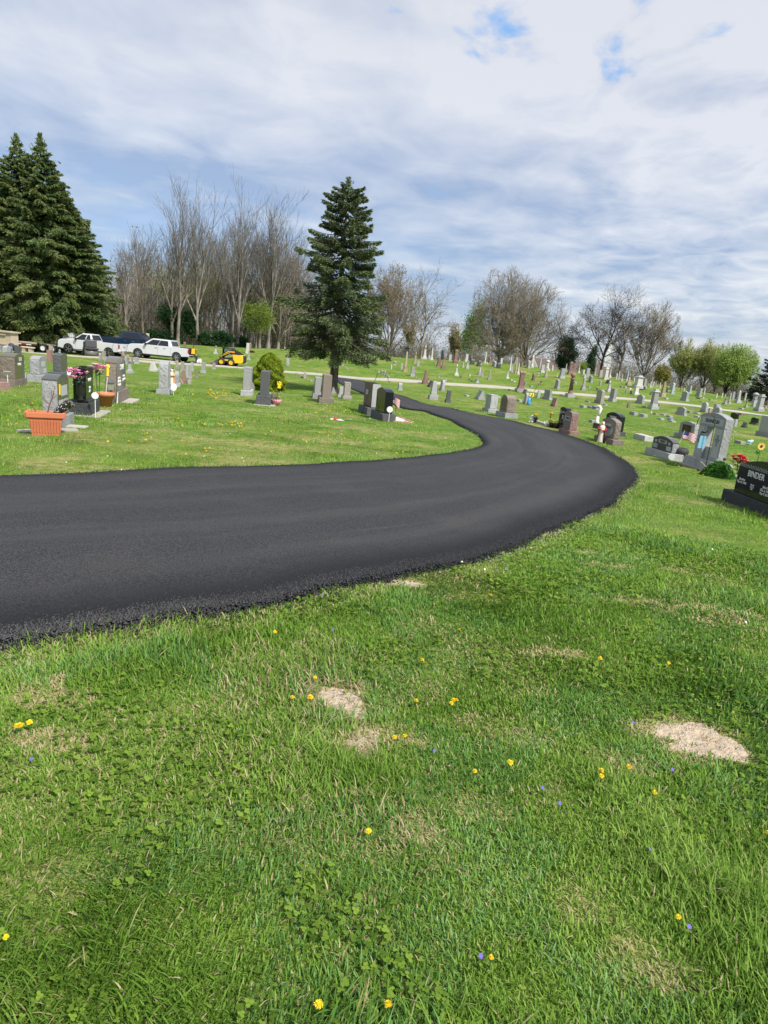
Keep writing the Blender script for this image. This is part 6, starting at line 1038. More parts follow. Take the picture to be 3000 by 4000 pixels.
def stone(kind,pos,H,w,t,col,label,ang=-80,near=False,lean=0,name=None,cat='headstone',group=None,front=None,panel=None):
    sm,rg=SMAT[col]; bv=.012 if near else 0
    NM={'obl':'obelisk','ped':'pedestal_monument','dome':'domed_monument','sph':'ball_topped_monument','urn':'ornate_monument','flat':'flat_marker','blk':'block_marker','slant':'slant_headstone','post':'stone_post','rus':'rustic_monument','crown':'crowned_monument','stump':'stump_monument','ball':'round_stone','rod':'thin_marker'}
    nm=name or NM.get(kind,'headstone'); ctg=cat if cat!='headstone' else {'obl':'obelisk','flat':'grave marker','blk':'grave marker','post':'stone post','rod':'grave marker','ball':'grave marker'}.get(kind,'headstone' if kind[:3]=='tab' or kind in('slant','die') else 'monument')
    o=thing(nm,pos,ang,label,ctg,group or {'flat':'low markers set in the grass','blk':'low markers set in the grass','obl':'obelisks on the hill','post':'small stone posts'}.get(kind,'headstones in the cemetery'))
    if lean: o.rotation_euler=(R(lean),0,R(ang))
    hb=0
    if kind.startswith('tab'):     # tablet on a base
        k=kind[3:4] or 's'; nb=kind.endswith('0')
        hb=0 if nb else min(.30,max(.12,H*.22))
        if not nb: MB().box(0,0,-.15,hb,w,t,w*.97,t*.95).build('base',rg if not col=='k' else SMAT['d'][1],o,bevel=bv)
        tw=w if nb else w*.80; tt=t if nb else t*.66
        mb=MB(); mb.M=Matrix.Translation((0,0,hb)); mb.prism(top_curve(k,tw,H-hb),-tt/2,tt/2); d=mb.build('tablet',front or (sm if near else SMAT[col][0]),o,bevel=bv)
        if near:   # rock-pitched ends
            zz=(H-hb)-.13*tw
            for s in (-1,1): MB().box(s*(tw/2+.004),0,hb+.01,hb+zz*(1 if k!='r' else .72),.02,tt*.97).build('rough_edge',rg,o)
        if panel and H>.5:
            p=MB().box(0,-tt/2-.002,hb+(H-hb)*.30,hb+(H-hb)*.72,tw*.66,.01); p.build('inscription_panel',panel,o)
    elif kind=='die':              # plain thick block on base
        hb=H*.24; MB().box(0,0,-.15,hb,w,t,w*.97,t*.97).build('base',rg,o,bevel=bv); MB().box(0,0,hb,H,w*.74,t*.74,w*.70,t*.70).build('die',sm,o,bevel=bv)
    elif kind=='die0': MB().box(0,0,-.15,H,w,t,w*.92,t*.92).build('die',sm,o,bevel=bv or .01)
    elif kind=='obl':
        h1=H*.13;h2=H*.25; MB().box(0,0,-.15,h1,w,t,w*.97,t*.97).build('base',rg,o); MB().box(0,0,h1,h2,w*.72,t*.72,w*.66,t*.66).build('plinth',sm,o)
        MB().box(0,0,h2,H*.93,w*.52,t*.52,w*.34,t*.34).box(0,0,H*.93,H,w*.34,t*.34,w*.02,t*.02).build('shaft',sm,o)
    elif kind=='obl0': MB().box(0,0,-.15,H*.93,w,t,w*.75,t*.75).box(0,0,H*.93,H,w*.75,t*.75,w*.05,t*.05).build('shaft',sm,o)
    elif kind=='ped':
        h1=H*.14;h2=H*.27;h3=H*.80; MB().box(0,0,-.15,h1,w,t,w*.98,t*.98).build('base',rg,o); MB().box(0,0,h1,h2,w*.80,t*.80,w*.70,t*.70).build('plinth',sm,o)
        MB().box(0,0,h2,h3,w*.60,t*.60,w*.56,t*.56).build('die',sm,o); MB().box(0,0,h3,h3+H*.06,w*.60,t*.60,w*.78,t*.78).box(0,0,h3+H*.06,H*.90,w*.78,t*.78,w*.6,t*.6).box(0,0,H*.90,H,w*.5,t*.5,w*.42,t*.42).build('cap',sm,o)
    elif kind=='crown':
        h1=H*.15; MB().box(0,0,-.15,h1,w,t,w*.98,t*.98).build('base',SMAT['g'][1],o); MB().box(0,0,h1,H*.27,w*.70,t*.70,w*.62,t*.62).build('plinth',sm,o); MB().box(0,0,H*.27,H*.84,w*.54,t*.54,w*.44,t*.44).build('die',sm,o)
        c=MB().box(0,0,H*.84,H*.90,w*.46,t*.46,w*.60,t*.60)
        for q in (0,90): c.M=Matrix.Rotation(R(q),4,'Z'); c.prism([(-w*.3,H*.9),(w*.3,H*.9),(0,H)],-t*.28,t*.28)
        c.build('cap',SMAT['p'][0],o)
    elif kind=='dome':
        h1=H*.16; MB().box(0,0,-.15,h1,w,t,w*.95,t*.95).build('base',rg,o); MB().lathe([(w*.40,h1),(w*.36,H*.28),(w*.32,H*.3),(w*.31,H*.72)],10).build('die',sm,o)
        MB().lathe([(w*.34,H*.72),(w*.44,H*.77),(w*.44,H*.82),(w*.34,H*.90),(w*.16,H*.96),(w*.05,H*.975),(w*.05,H)],12).build('cap',sm,o,True)
    elif kind=='sph':
        h1=H*.15; MB().box(0,0,-.15,h1,w,t,w*.96,t*.96).build('base',SMAT['g'][1],o); MB().lathe([(w*.34,h1),(w*.34,H*.20),(w*.30,H*.23),(w*.30,H*.28)],14).build('plinth',sm,o)
        MB().lathe([(w*.27,H*.28),(w*.22,H*.70),(w*.28,H*.72),(w*.26,H*.76),(w*.10,H*.80)],14).build('shaft',sm,o,True); MB().ball((0,0,H*.895),H*.105,14,10).build('ball',sm,o,True)
    elif kind=='urn':
        h1=H*.16; MB().box(0,0,-.15,h1,w,t,w*.97,t*.97).build('base',rg,o); MB().box(0,0,h1,H*.26,w*.66,t*.66,w*.56,t*.56).build('plinth',sm,o); MB().box(0,0,H*.26,H*.68,w*.44,t*.44,w*.34,t*.34).box(0,0,H*.68,H*.73,w*.36,t*.36,w*.48,t*.48).build('die',sm,o)
        MB().lathe([(w*.10,H*.73),(w*.20,H*.80),(w*.22,H*.86),(w*.10,H*.91),(w*.11,H*.94),(w*.02,H)],10).build('urn',sm,o,True)
    elif kind=='rus':
        h1=H*.25; MB().box(0,0,-.15,h1,w,t,w*.90,t*.90).build('base',rg,o,bevel=.04); MB().box(0,0,h1,H*.92,w*.66,t*.66,w*.38,t*.42,dx=.02).box(.02,0,H*.92,H,w*.38,t*.42,w*.16,t*.2).build('shaft',rg,o,bevel=.03)
    elif kind=='slant':
        h1=H*.22; MB().box(0,0,-.1,h1,w,t,w*.97,t*.97).build('base',rg,o,bevel=bv); m=MB(); m.M=Matrix.Rotation(R(90),4,'Z')
        a=t*.42; m.prism([(-a,h1),(a,h1),(a*.55,H),(a*.0,H)],-w*.42,w*.42); m.build('slant_face',sm,o,bevel=bv)
    elif kind=='flat': MB().box(0,0,-.1,H,w,t,w*.93,t*.9).build('slab',rg,o)
    elif kind=='blk': MB().box(0,0,-.1,H,w,t,w*.95,t*.93).build('block',rg,o,bevel=.015)
    elif kind=='post': MB().box(0,0,-.1,H*.88,w,t,w*.92,t*.92).box(0,0,H*.88,H,w*.92,t*.92,w*.5,t*.5).build('post',sm,o)
    elif kind=='rod': MB().box(0,0,-.1,H*.1,w,w).box(0,0,H*.1,H,w*.3,w*.3,w*.3,w*.3).build('post',sm,o)
    elif kind=='ball': MB().box(0,0,-.1,H*.3,w,t,w*.9,t*.9).build('base',rg,o); MB().ball((0,0,H*.62),H*.38,10,7).build('ball',rg,o,True)
    elif kind=='stump': MB().lathe([(w*.42,-.1),(w*.34,H*.12),(w*.27,H*.5),(w*.28,H*.9),(w*.22,H)],9).tube([(w*.15,0,H*.5),(w*.5,0,H*.72)],[w*.13,w*.10],6).tube([(-w*.15,0,H*.6),(-w*.38,0,H*.75)],[w*.10,w*.08],6).build('stump',rg,o)
    return o
for row in STONES: stone(*row)
# ---------------- nearer graves, built one by one ----------------
def corner(F,ang,w,t,sx=-1,sy=-1):
    """centre of a base whose corner (sx along the row, sy=-1 front) stands at F"""
    u=(math.cos(R(ang)),math.sin(R(ang))); v=(-u[1],u[0])
    return (F[0]-u[0]*sx*w/2-v[0]*sy*t/2, F[1]-u[1]*sx*w/2-v[1]*sy*t/2)
def text(parent,s,size,loc,m,sx=1.,rot=(90,0,0),align='CENTER',name='inscription',ext=.004,font_off=0.):
    cu=bpy.data.curves.new('t','FONT'); cu.body=s; cu.size=size; cu.align_x=align; cu.align_y='CENTER'; cu.extrude=ext; cu.offset=font_off; cu.space_line=.95
    to=bpy.data.objects.new('t',cu); COL.objects.link(to); bpy.context.view_layer.update()
    me=bpy.data.meshes.new_from_object(to.evaluated_get(bpy.context.evaluated_depsgraph_get())); bpy.data.objects.remove(to); bpy.data.curves.remove(cu)
    me.materials.clear(); me.materials.append(m); o=bpy.data.objects.new(name,me); COL.objects.link(o); o.parent=parent; o.location=loc; o.rotation_euler=[R(a) for a in rot]; o.scale=(sx,1,1); return o
def gravestone(F,ang,H,w,t,top,col,label,hb,dw,dt,sx=-1,frontmat=None,basemat=None,endmat=None,steps=0,dx=0,name='headstone',baseslab=None):
    c=corner(F,ang,w,t,sx); o=thing(name,c,ang,label,'headstone','headstones in the cemetery'); sm,rg=SMAT[col]
    MB().box(0,0,-.2,hb,w,t,w*.985,t*.97).build('base',basemat or rg,o,bevel=.012)
    m=MB(); m.M=Matrix.Translation((dx,0,hb)); m.prism(top_curve(top,dw,H-hb,12),-dt/2,dt/2); m.build('tablet',frontmat or sm,o,bevel=.008)
    if endmat is not None:
        zz=(H-hb)-.13*dw-.02
        for s in (-1,1):
            e=MB(); n=10; vs=[];fs=[]   # rock-pitched end, a rippled sheet standing proud
            for i in range(n+1):
                for j in range(6): 
                    edge=(i in(0,n)) or (j in (0,5)); vs.append((dx+s*(dw/2+(.002 if edge else random.uniform(.006,.022))),-dt/2*.96+dt*.96*j/5,hb+.005+zz*i/n))
            for i in range(n):
                for j in range(5): a=i*6+j; fs.append((a,a+1,a+7,a+6) if s<0 else (a,a+6,a+7,a+1))
            e.add(vs,fs); e.build('rough_end',endmat,o)
    return o
G_=SMAT['g']; D_=SMAT['d']; K_=SMAT['k']; B_=SMAT['b']
def panel(o,cx,z0,z1,w,y,m=None,name='inscription_panel'): return MB().box(cx,y,z0,z1,w,.008).build(name,m or M_PAN,o)
# big black one at the right edge
s=gravestone((6.189, 11.74),-87,.86,2.3,.36,'s','k','long black polished headstone with carved leaf border, cut by the right edge',.19,1.66,.20,basemat=K_[1],dx=-.10)
text(s,'BINDER',.150,(-.38,-.106,.58),M_LTW,.92); text(s,'Jeannine\nMay 19, 1944',.060,(-.74,-.106,.42),M_LTW,.85); text(s,'John D.\nOct. 5, 1943\nMay 9, 2021',.060,(-.05,-.106,.38),M_LTW,.85); text(s,'Married\nOct. 12\n1967',.038,(-.42,-.106,.37),M_LTW,.85)
lf=MB()
for i in range(75):
    x=-.90+i*.0215; z=.705+.018*math.sin(i*1.9)
    for q in (-1,1): lf.add([(x,-.104,z),(x+.014,-.104,z+.022*q),(x+.026,-.104,z+.012*q),(x+.012,-.104,z-.002*q)],[(0,1,2,3)])
lf.add([(-.92,-.1035,.672),(.7,-.1035,.672),(.7,-.1035,.678),(-.92,-.1035,.678)],[(0,1,2,3)]); lf.build('carved_border',SMAT['g'][0],s)
# portal monument
c=corner((7.723, 16.896),-80,1.34,.44); s=thing('portal_monument',c,-80,'tall grey open portal monument with two pillars under a curved lintel','monument','headstones in the cemetery')
MB().box(0,0,-.2,.26,1.34,.44,1.33,.43).build('base',G_[1],s,bevel=.012)
MB().box(0,0,-.25,.04,1.55,.62).build('footing',M_CON,s)
for q in (-1,1): 
    MB().box(q*.325,0,.26,1.08,.32,.22).build('pillar',G_[0],s,bevel=.008); panel(s,q*.325,.36,1.06,.24,-.111)
m=MB(); m.M=Matrix.Translation((0,0,1.08)); m.prism(top_curve('s',.97,.36,12),-.11,.11); m.build('lintel',G_[0],s,bevel=.008)
MB().box(0,.03,.26,.58,.33,.12).build('inner_block',G_[0],s,bevel=.005)
MB().box(0,-.111,1.14,1.31,.84,.008).build('inscription_panel',M_PAN,s); text(s,'SHANKLIN',.135,(0,-.117,1.225),M_LET,.82,font_off=.002)
for q,tx in ((-1,'SGT\nJOHN\nSHANKLIN\nUS ARMY\nMAR 11 1947\nAPR 9 2010'),(1,'RUTH\nANN\nSHANKLIN\nMAY 30\n1949\n2011')): text(s,tx,.050,(q*.325,-.117,.78),M_LET,.8,ext=.001)
e=MB()
for z0_,z1_ in ((.265,1.075),(1.085,1.33)): e.box(.486,0,z0_,z1_,.012,.212)
e.build('rough_edge',G_[1],s)
# low grey one with carvings
s=gravestone((7.376, 18.701),-81,.60,1.32,.40,'s','g','low wide grey headstone with carved scene beside the flag and tyre planter',.20,1.0,.19,endmat=G_[1],frontmat=M_POL)
panel(s,0,.40,.50,.42,-.096); text(s,'PERRY',.10,(0,-.102,.45),M_LET,.9)
for x in (-.34,.34): panel(s,x,.24,.36,.22,-.096); panel(s,x,.40,.47,.10,-.096)
# plaque stone
s=gravestone((11.34, 26.145),-81,.70,1.25,.42,'s','g','grey headstone with a dark bronze plaque behind the small flag',.19,.98,.20,endmat=G_[1])
MB().box(0,-.106,.27,.56,.56,.014).build('bronze_plaque',M_BRZ,s); text(s,'IN MEMORY\nOF\nA BELOVED SON',.05,(0,-.115,.42),mat('bronze_letter',(.3,.22,.10),.5,metal=.6))
# rose-brown one
s=gravestone((6.696, 21.413),-79,.80,1.25,.40,'s','b','brown rose headstone with oval panel behind the red robed figure',.17,.86,.20,endmat=B_[1],frontmat=SMAT['b'][0])
m=MB(); m.add([( -.02+.34*math.cos(a),-.102,.42+.20*math.sin(a)) for a in [2*math.pi*i/20 for i in range(20)]],[tuple(range(20))]); m.build('oval_panel',M_PAN,s); text(s,'WRIGHT',.13,(0,-.107,.50),M_LET,.9)
s=gravestone((7.968, 24.818),-80,.80,1.25,.36,'s','k','black polished headstone behind the brown one, its top edge shining',.15,1.05,.2,basemat=D_[1]); text(s,'WAGEMAN',.10,(0,-.106,.62),M_LTW,.9)
# pink and black pair
s=gravestone((6.152, 24.577),-79,.82,.72,.32,'s','k','narrow black polished headstone with a white portrait oval by the yellow flowers',.16,.54,.20,basemat=K_[1]); text(s,'ROTT\n\n1951\n2019',.075,(.06,-.106,.52),M_LTW,.8)
m=MB(); m.add([(-.17+.045*math.cos(a),-.104,.62+.07*math.sin(a)) for a in [2*math.pi*i/14 for i in range(14)]],[tuple(range(14))]); m.build('portrait_oval',M_PAN,s)
s=gravestone((5.872, 22.932),-79,.78,.95,.38,'s','p','pinkish headstone with rough right end beside the blue statue',.13,.56,.27,endmat=SMAT['p'][1],frontmat=SMAT['b'][0]); panel(s,.0,.45,.60,.44,-.136); text(s,'WRIGHT',.10,(.02,-.142,.525),M_LET,.8)
# rough pair beside the road
s=gravestone((4.742, 35.259),-76,.97,.95,.62,'f','g','tall light grey rock faced headstone right beside the road bend',.22,.72,.40,frontmat=G_[0],endmat=G_[1])
s=gravestone((4.363, 27.958),-76,.93,1.05,.60,'o','b','dark brown rough headstone standing next to the light grey one by the road',.20,.74,.40,frontmat=SMAT['b'][1],basemat=G_[1],endmat=SMAT['b'][1]); panel(s,-.0,.30,.80,.52,-.201,M_PBR)
# left side, facing right
s=gravestone((-6.375, 12.234),103,1.04,1.05,.42,'s','g','light grey headstone with rough end standing behind the orange trough planter',.23,.80,.28,endmat=G_[1],frontmat=M_POL)
panel(s,.05,.62,.82,.42,-.142); panel(s,-.19,.28,.55,.30,-.142); panel(s,.17,.28,.55,.30,-.142)
MB().box(-.30,-.152,.66,.86,.09,.01).build('yellow_ornament',M_YEL,s)
for q,(x,y) in enumerate(((.1,-.42),(.55,-.40))): pass
s=gravestone((-6.906, 14.561),103,1.08,1.05,.50,'f','k','black polished headstone with pink flowers in a vase on its stepped base',.30,.74,.27,basemat=K_[1])
BLK_C=s
MB().box(0,0,.30,.36,.9,.40).build('plinth',K_[0],s,bevel=.01); text(s,'BRIGHT',.10,(0,-.14,.80),M_LTW,.9); text(s,'1948\n2017',.08,(0,-.14,.58),M_LTW,.9)
MB().box(0,-.05,-.1,.03,1.35,.85).build('footing',M_CON,s)
s=gravestone((-7.665, 17.823),103,1.27,1.75,.44,'s','b','large brown polished headstone with rough end behind the round terracotta pot',.34,1.30,.32,endmat=SMAT['b'][1],frontmat=M_PBR)
text(s,'STONE',.20,(.05,-.166,.98),M_LTW,.85,font_off=.004); text(s,'JAMES R.\nAUG 4 1937\nMAY 2 2009',.095,(-.34,-.166,.60),M_LTW,.9); text(s,'MARY L.\nJUL 1 1940\n',.095,(.36,-.166,.62),M_LTW,.9); MB().box(.2,-.38,-.1,.03,1.3,.3).build('footing',M_CON,s)
s=gravestone((-12.159, 22.113),103,.86,1.10,.46,'s','g','grey headstone with arched carving between the black and the white slanting stones',.23,.82,.30,endmat=G_[1],frontmat=G_[0]); panel(s,.02,.50,.68,.45,-.152); panel(s,-.2,.28,.44,.28,-.152); panel(s,.2,.28,.44,.28,-.152)
s=gravestone((-12.768, 24.779),103,.94,1.25,.50,'s','d','dark charcoal headstone with rough end and low base beside the white disc',.24,.85,.30,endmat=SMAT['d'][1],frontmat=M_POL)
s=gravestone((-11.87, 20.094),103,1.02,1.2,.5,'s','b','dark brown polished headstone cut by the left edge',.22,.90,.44,frontmat=M_PBR,endmat=SMAT['b'][1]); text(s,'CRIBBS',.11,(-.05,-.225,.68),M_LTW,.9); MB().box(.05,-.226,.78,.90,.25,.008).build('inscription_panel',M_PAN,s)
s=gravestone((-4.168, 21.74),98,1.13,1.25,.50,'f','k','black headstone seen end-on in front of the yellow green bush',.33,.95,.27,sx=-1,basemat=D_[1],frontmat=SMAT['d'][0]); MB().box(0,-.05,-.1,.03,1.5,.72).build('footing',M_CON,s)
s=gravestone((-5.509, 24.791),98,1.08,1.1,.42,'f','g','pale grey headstone with carved edge left of the black end-on stone',.22,.85,.27,frontmat=G_[1])
s=gravestone((-2.351, 25.026),100,1.08,1.2,.58,'f','b','brown granite headstone in front of the lone spruce trunk',.22,.95,.33,basemat=SMAT['b'][1],frontmat=SMAT['b'][0])
s=gravestone((-3.037, 26.945),100,.86,1.0,.40,'f','g','pale carved headstone half hidden behind the brown one by the spruce',.2,.8,.24,frontmat=G_[0])
s=gravestone((-1.971, 29.486),100,.76,.85,.42,'f','n','rough weathered stone with an orange stained side right of the spruce',.16,.62,.28,frontmat=SMAT['n'][1]); MB().box(-.0,.143,.22,.70,.4,.012).build('orange_stain',SMAT['y'][0],s)
s=gravestone((-2.646, 33.854),100,.54,.75,.36,'f','g','small pale leaning stone beside the orange stained one',.14,.55,.2,frontmat=G_[0])
s=gravestone((-0.922, 22.029),-71,1.07,1.15,.60,'f','k','tall dark headstone with plain grey end and white name plate under the iron hook',.25,.95,.30,sx=1,basemat=D_[1],frontmat=K_[0])
MB().box(.475+.004,0,.27,1.06,.012,.28).build('grey_end',SMAT['g'][0],s); MB().box(-.1,-.156,.66,.82,.3,.01).build('name_plate',M_PAN,s)
s=gravestone((-0.348, 20.212),-71,1.02,1.30,.46,'s','k','black mirror polished headstone beside the flag and white gravel bed',.24,.95,.27,sx=1,basemat=D_[1])
s=gravestone((-7.737, 22.155),103,1.12,1.0,.46,'r','n','grey rock faced end-on headstone with a small orange figure leaning on it',.17,.80,.30,endmat=G_[1],frontmat=G_[1],basemat=G_[1])
# ---------------- grave ornaments ----------------
def loc(o,x,y,z):
    a=o.rotation_euler.z; c,s_=math.cos(a),math.sin(a); return (o.location.x+c*x-s_*y,o.location.y+s_*x+c*y,o.location.z+z)
def ornament(nm,px,lab,cat,H=None,ang=0,grp=None,dz=0): return thing(nm,px,ang,lab,cat,grp,dz=dz)
def bouquet(px,lab,colm,n,r,h,dz=0,stem=.25,leaf=True,ball=.045,grp='artificial flowers on the graves'):
    o=thing('flower_bouquet',px,0,lab,'flowers',grp,dz=dz); m=MB()
    for i in range(n):
        a=random.uniform(0,6.28); q=r*math.sqrt(random.random()); c=Vector((q*math.cos(a),q*math.sin(a),h+random.uniform(-.4,.5)*r))
        for k in range(7):   # ruffled petals
            b=2*math.pi*k/7; d=Vector((math.cos(b),math.sin(b),.5)).normalized()*ball*1.2; s=Vector((-math.sin(b),math.cos(b),0))*ball*.55; e=Vector((0,0,ball*random.uniform(.1,.5)))
            m.add([tuple(c),tuple(c+d*.6+s),tuple(c+d+e),tuple(c+d*.6-s)],[(0,1,2,3)])
        m.ball(tuple(c+Vector((0,0,ball*.2))),ball*.55,6,4,1,jit=.25)
    m.build('blossoms',colm,o)
    if leaf:
        l=MB()
        for i in range(n*2):
            a=random.uniform(0,6.28); q=r*random.uniform(.2,1.15); z=h-r*random.uniform(.2,1.1); d=Vector((math.cos(a),math.sin(a),random.uniform(-.3,.5))); s=Vector((-math.sin(a),math.cos(a),0))*.03; p=Vector((math.cos(a)*q*.5,math.sin(a)*q*.5,z)); l.add([tuple(p),tuple(p+d*.06+s),tuple(p+d*.13),tuple(p+d*.06-s)],[(0,1,2,3)])
        for i in range(4): l.tube([(0,0,h-stem),(random.uniform(-r,r)*.5,random.uniform(-r,r)*.5,h-.02)],.006,4)
        l.build('leaves',M_LEAF,o)
    return o
def hook(px,H,lean,lab,reach=.28,fdir=1,m=M_BLKM,ang=0):
    o=thing('shepherd_hook',px,ang,lab,'hook stand','iron hooks by the graves'); pts=[(0,0,-.1),(lean*.5,0,H*.5),(lean,0,H*.86)]; rr=reach/2
    for i in range(1,9): a=math.pi*i/8; pts.append((lean+fdir*(rr-rr*math.cos(a)),0,H*.86+rr*1.0*math.sin(a)))
    x=pts[-1][0]; pts+=[(x,0,H*.86-.06),(x+fdir*.02,0,H*.86-.09),(x+fdir*.06,0,H*.86-.09),(x+fdir*.075,0,H*.86-.05)]
    MB().tube(pts,.009,6).build('hook',m,o,True); return o
def flag(px,H,lab,w=.30,h=.19,side=1,ang=0,lean=0.,droop=.12,dz=0):
    o=thing('small_flag',px,ang,lab,'flag','small flags on the graves',dz=dz); MB().tube([(0,0,0),(lean,0,H)],.006,5).build('stick',M_CRM,o)
    m=MB(); n=12; rows=13
    for r in range(rows):
        m.cur=0 if r%2==0 else 1
        for i in range(n):
            P=[]
            for (ii,jj) in ((i,r),(i+1,r),(i+1,r+1),(i,r+1)):
                u=ii/n; v=jj/rows; P.append((lean*.95+side*w*u, .022*math.sin(u*7), H*.97-h*v-droop*u*u*(.4+.6*v)*w/.3))
            if i<5 and r<7: m.cur=2
            else: m.cur=0 if r%2==0 else 1
            m.add(P,[(0,1,2,3)])
    m.build('cloth',[M_FR,M_FW,M_FB],o)
    return o
M_FR=mat('flag_red',(.50,.03,.05),.8); M_FW=mat('flag_white',(.75,.75,.75),.8); M_FB=mat('flag_blue',(.03,.045,.16),.8)
def marker(px,H,lab,r=.055,ang=0,tilt=0):
    o=thing('stake_marker',px,ang,lab,'grave marker','round stake markers'); MB().box(0,0,-.05,H-r,.014,.008).build('stake',M_WHT,o)
    m=MB(); m.M=Matrix.Translation((0,-.006,H))@Matrix.Rotation(R(90+tilt),4,'X'); m.lathe([(r,0),(r,.012)],20); m.build('disc',M_WHT,o); return o
def statue(px,H,lab,robe,under,hair,ang=0,dz=0,sit=False,name='statue'):
    """robed standing figure facing local -Y"""
    o=thing(name,px,ang,lab,'statue','painted statues on the graves',dz=dz); k=H/1.0
    u=MB(); u.lathe([(.15*k,0),(.16*k,.04*k),(.13*k,.3*k),(.12*k,.5*k),(.155*k,.72*k),(.13*k,.80*k),(.05*k,.84*k)],14); 
    u.M=Matrix.Scale(.8,4,(0,1,0)); u.build('gown',under,o,True)
    r=MB()      # cloak: open at the front
    P=[(.185,.02),(.17,.3),(.155,.55),(.18,.74),(.13,.83)]; n=14; vs=[];fs=[]
    for (q,z) in P:
        for i in range(n+1): a=R(-40)+R(260)*i/n; vs.append((q*k*math.cos(a),q*k*.85*math.sin(a)+.008,z*k))
    for j in range(len(P)-1):
        for i in range(n): b=j*(n+1)+i; fs.append((b,b+1,b+n+2,b+n+1))
    r.add(vs,fs); r.tube([(.16*k,-.02*k,.74*k),(.19*k,-.07*k,.60*k),(.04*k,-.17*k,.60*k)],[.05*k,.045*k,.035*k],7); r.tube([(-.16*k,-.02*k,.74*k),(-.19*k,-.07*k,.62*k),(-.03*k,-.17*k,.64*k)],[.05*k,.045*k,.035*k],7); r.build('cloak',robe,o,True)
    h=MB().ball((0,-.01*k,.91*k),.068*k,10,8,1.25); h.tube([(0,0,.82*k),(0,0,.88*k)],.035*k,8); h.ball((.0,-.08*k,.905*k),.013*k,5,4); h.ball((.025*k,-.175*k,.61*k),.03*k,6,5); h.ball((-.02*k,-.18*k,.645*k),.03*k,6,5); h.build('head_and_hands',M_SKN if under is not M_WHT or robe is not M_WHT else M_WHT,o,True)
    q=MB(); q.ball((0,.02*k,.925*k),.078*k,10,8,1.2); q.ball((0,.04*k,.84*k),.075*k,8,6,1.2); q.build('hair',hair,o,True); return o
def cherub(px,H,lab,ang=0,wings=True):
    o=thing('angel_statue',px,ang,lab,'statue','white angel statues'); k=H
    b=MB().ball((0,0,.25*k),.24*k,10,7,1.1); b.ball((0,-.03*k,.55*k),.17*k,10,7,1.2); b.ball((0,-.06*k,.83*k),.14*k,10,8,1.15); b.tube([(.12*k,-.02*k,.62*k),(.22*k,-.18*k,.42*k),(.04*k,-.27*k,.5*k)],[.06*k,.05*k,.04*k],6); b.tube([(-.12*k,-.02*k,.62*k),(-.22*k,-.18*k,.42*k),(-.04*k,-.27*k,.5*k)],[.06*k,.05*k,.04*k],6); b.tube([(.12*k,-.05*k,.2*k),(.2*k,-.32*k,.12*k),(.18*k,-.45*k,.05*k)],[.1*k,.08*k,.06*k],6); b.tube([(-.12*k,-.05*k,.2*k),(-.2*k,-.32*k,.12*k),(-.18*k,-.45*k,.05*k)],[.1*k,.08*k,.06*k],6); b.build('body',M_WHT,o,True)
    w=MB()
    for s in (-1,1): w.add([(s*.05*k,.12*k,.45*k),(s*.30*k,.2*k,.35*k),(s*.42*k,.22*k,.75*k),(s*.2*k,.18*k,.85*k),(s*.05*k,.14*k,.7*k),(s*.07*k,.16*k,.45*k),(s*.30*k,.24*k,.35*k),(s*.42*k,.26*k,.75*k),(s*.2*k,.22*k,.85*k),(s*.05*k,.18*k,.7*k)],[(0,1,2,3,4),(9,8,7,6,5)]+[(i,i+5,(i+1)%5+5,(i+1)%5) for i in range(5)])
    w.build('wings',M_WHT,o); return o
# trough planter with twig and black shade
P=(-6.238, 11.454); o=thing('trough_planter',P,25,'long orange terracotta coloured trough planter with bare twigs','planter')
b=MB(); w,t,h=.57,.24,.42
for k,(z0,z1,a0,a1) in enumerate(((0,.32,.80,.94),)): b.box(0,0,z0,z1,w*a0,t*a0,w*a1,t*a1)
for i in range(11): b.box(-w*.40+i*w*.08,-t*.5*.87-.002,.05,.28,.018,.012,.018,.012,dy=-.018)
b.build('trough',M_TER,o,bevel=.008)
r=MB(); 
for (x,y,ww,tt) in ((0,-t*.5,w*1.08,.05),(0,t*.5,w*1.08,.05),(-w*.53,0,.05,t),(w*.53,0,.05,t)): r.box(x,y,.32,.42,ww,tt if tt>.1 else .045)
r.build('rim',M_TER,o,bevel=.012); MB().box(0,0,.30,.36,w*.98,t*.9).build('soil',mat('potting_soil',(.05,.035,.02),1),o)
tw=MB(); tw.tube([(.02,.02,.34),(.06,.02,.52),(.13,.03,.72),(.16,.03,.88)],[.011,.010,.007,.004],5).tube([(.07,.02,.56),(-.02,.02,.62),(-.03,.02,.70)],[.006,.005,.003],4).tube([(.09,.02,.62),(.20,.03,.74)],[.006,.003],4).tube([(.11,.03,.68),(.10,.05,.80)],[.005,.003],4)
tw.tube([(-.12,.02,.34),(-.22,.03,.55),(-.33,.05,.72)],[.005,.004,.002],4).tube([(-.13,.02,.34),(-.28,.02,.62)],[.004,.002],4); tw.build('twigs',mat('red_brown_twig',(.16,.05,.03),.8),o)
sh=MB(); sh.M=Matrix.Translation((.20,.05,.42))@Matrix.Rotation(R(48),4,'Y')@Matrix.Rotation(R(8),4,'X'); sh.lathe([(.075,-.02),(.085,.30)],16,close=True)
def dots(t,b):
    tc=N(t,'ShaderNodeTexCoord'); v=N(t,'ShaderNodeTexVoronoi'); v.inputs['Scale'].default_value=34; LK(t,tc.outputs['Object'],v.inputs['Vector']); LK(t,MIX(t,MR(t,v.outputs['Distance'],.22,.30),(.8,.74,.55),(.015,.015,.015)),b.inputs['Base Color'])
o2=thing('solar_lantern',(P[0],P[1]),25,'black speckled solar lantern fallen over on the trough planter','lantern'); sh.build('shade',mat('speckled_black',(.02,.02,.02),.4,fn=dots),o2)
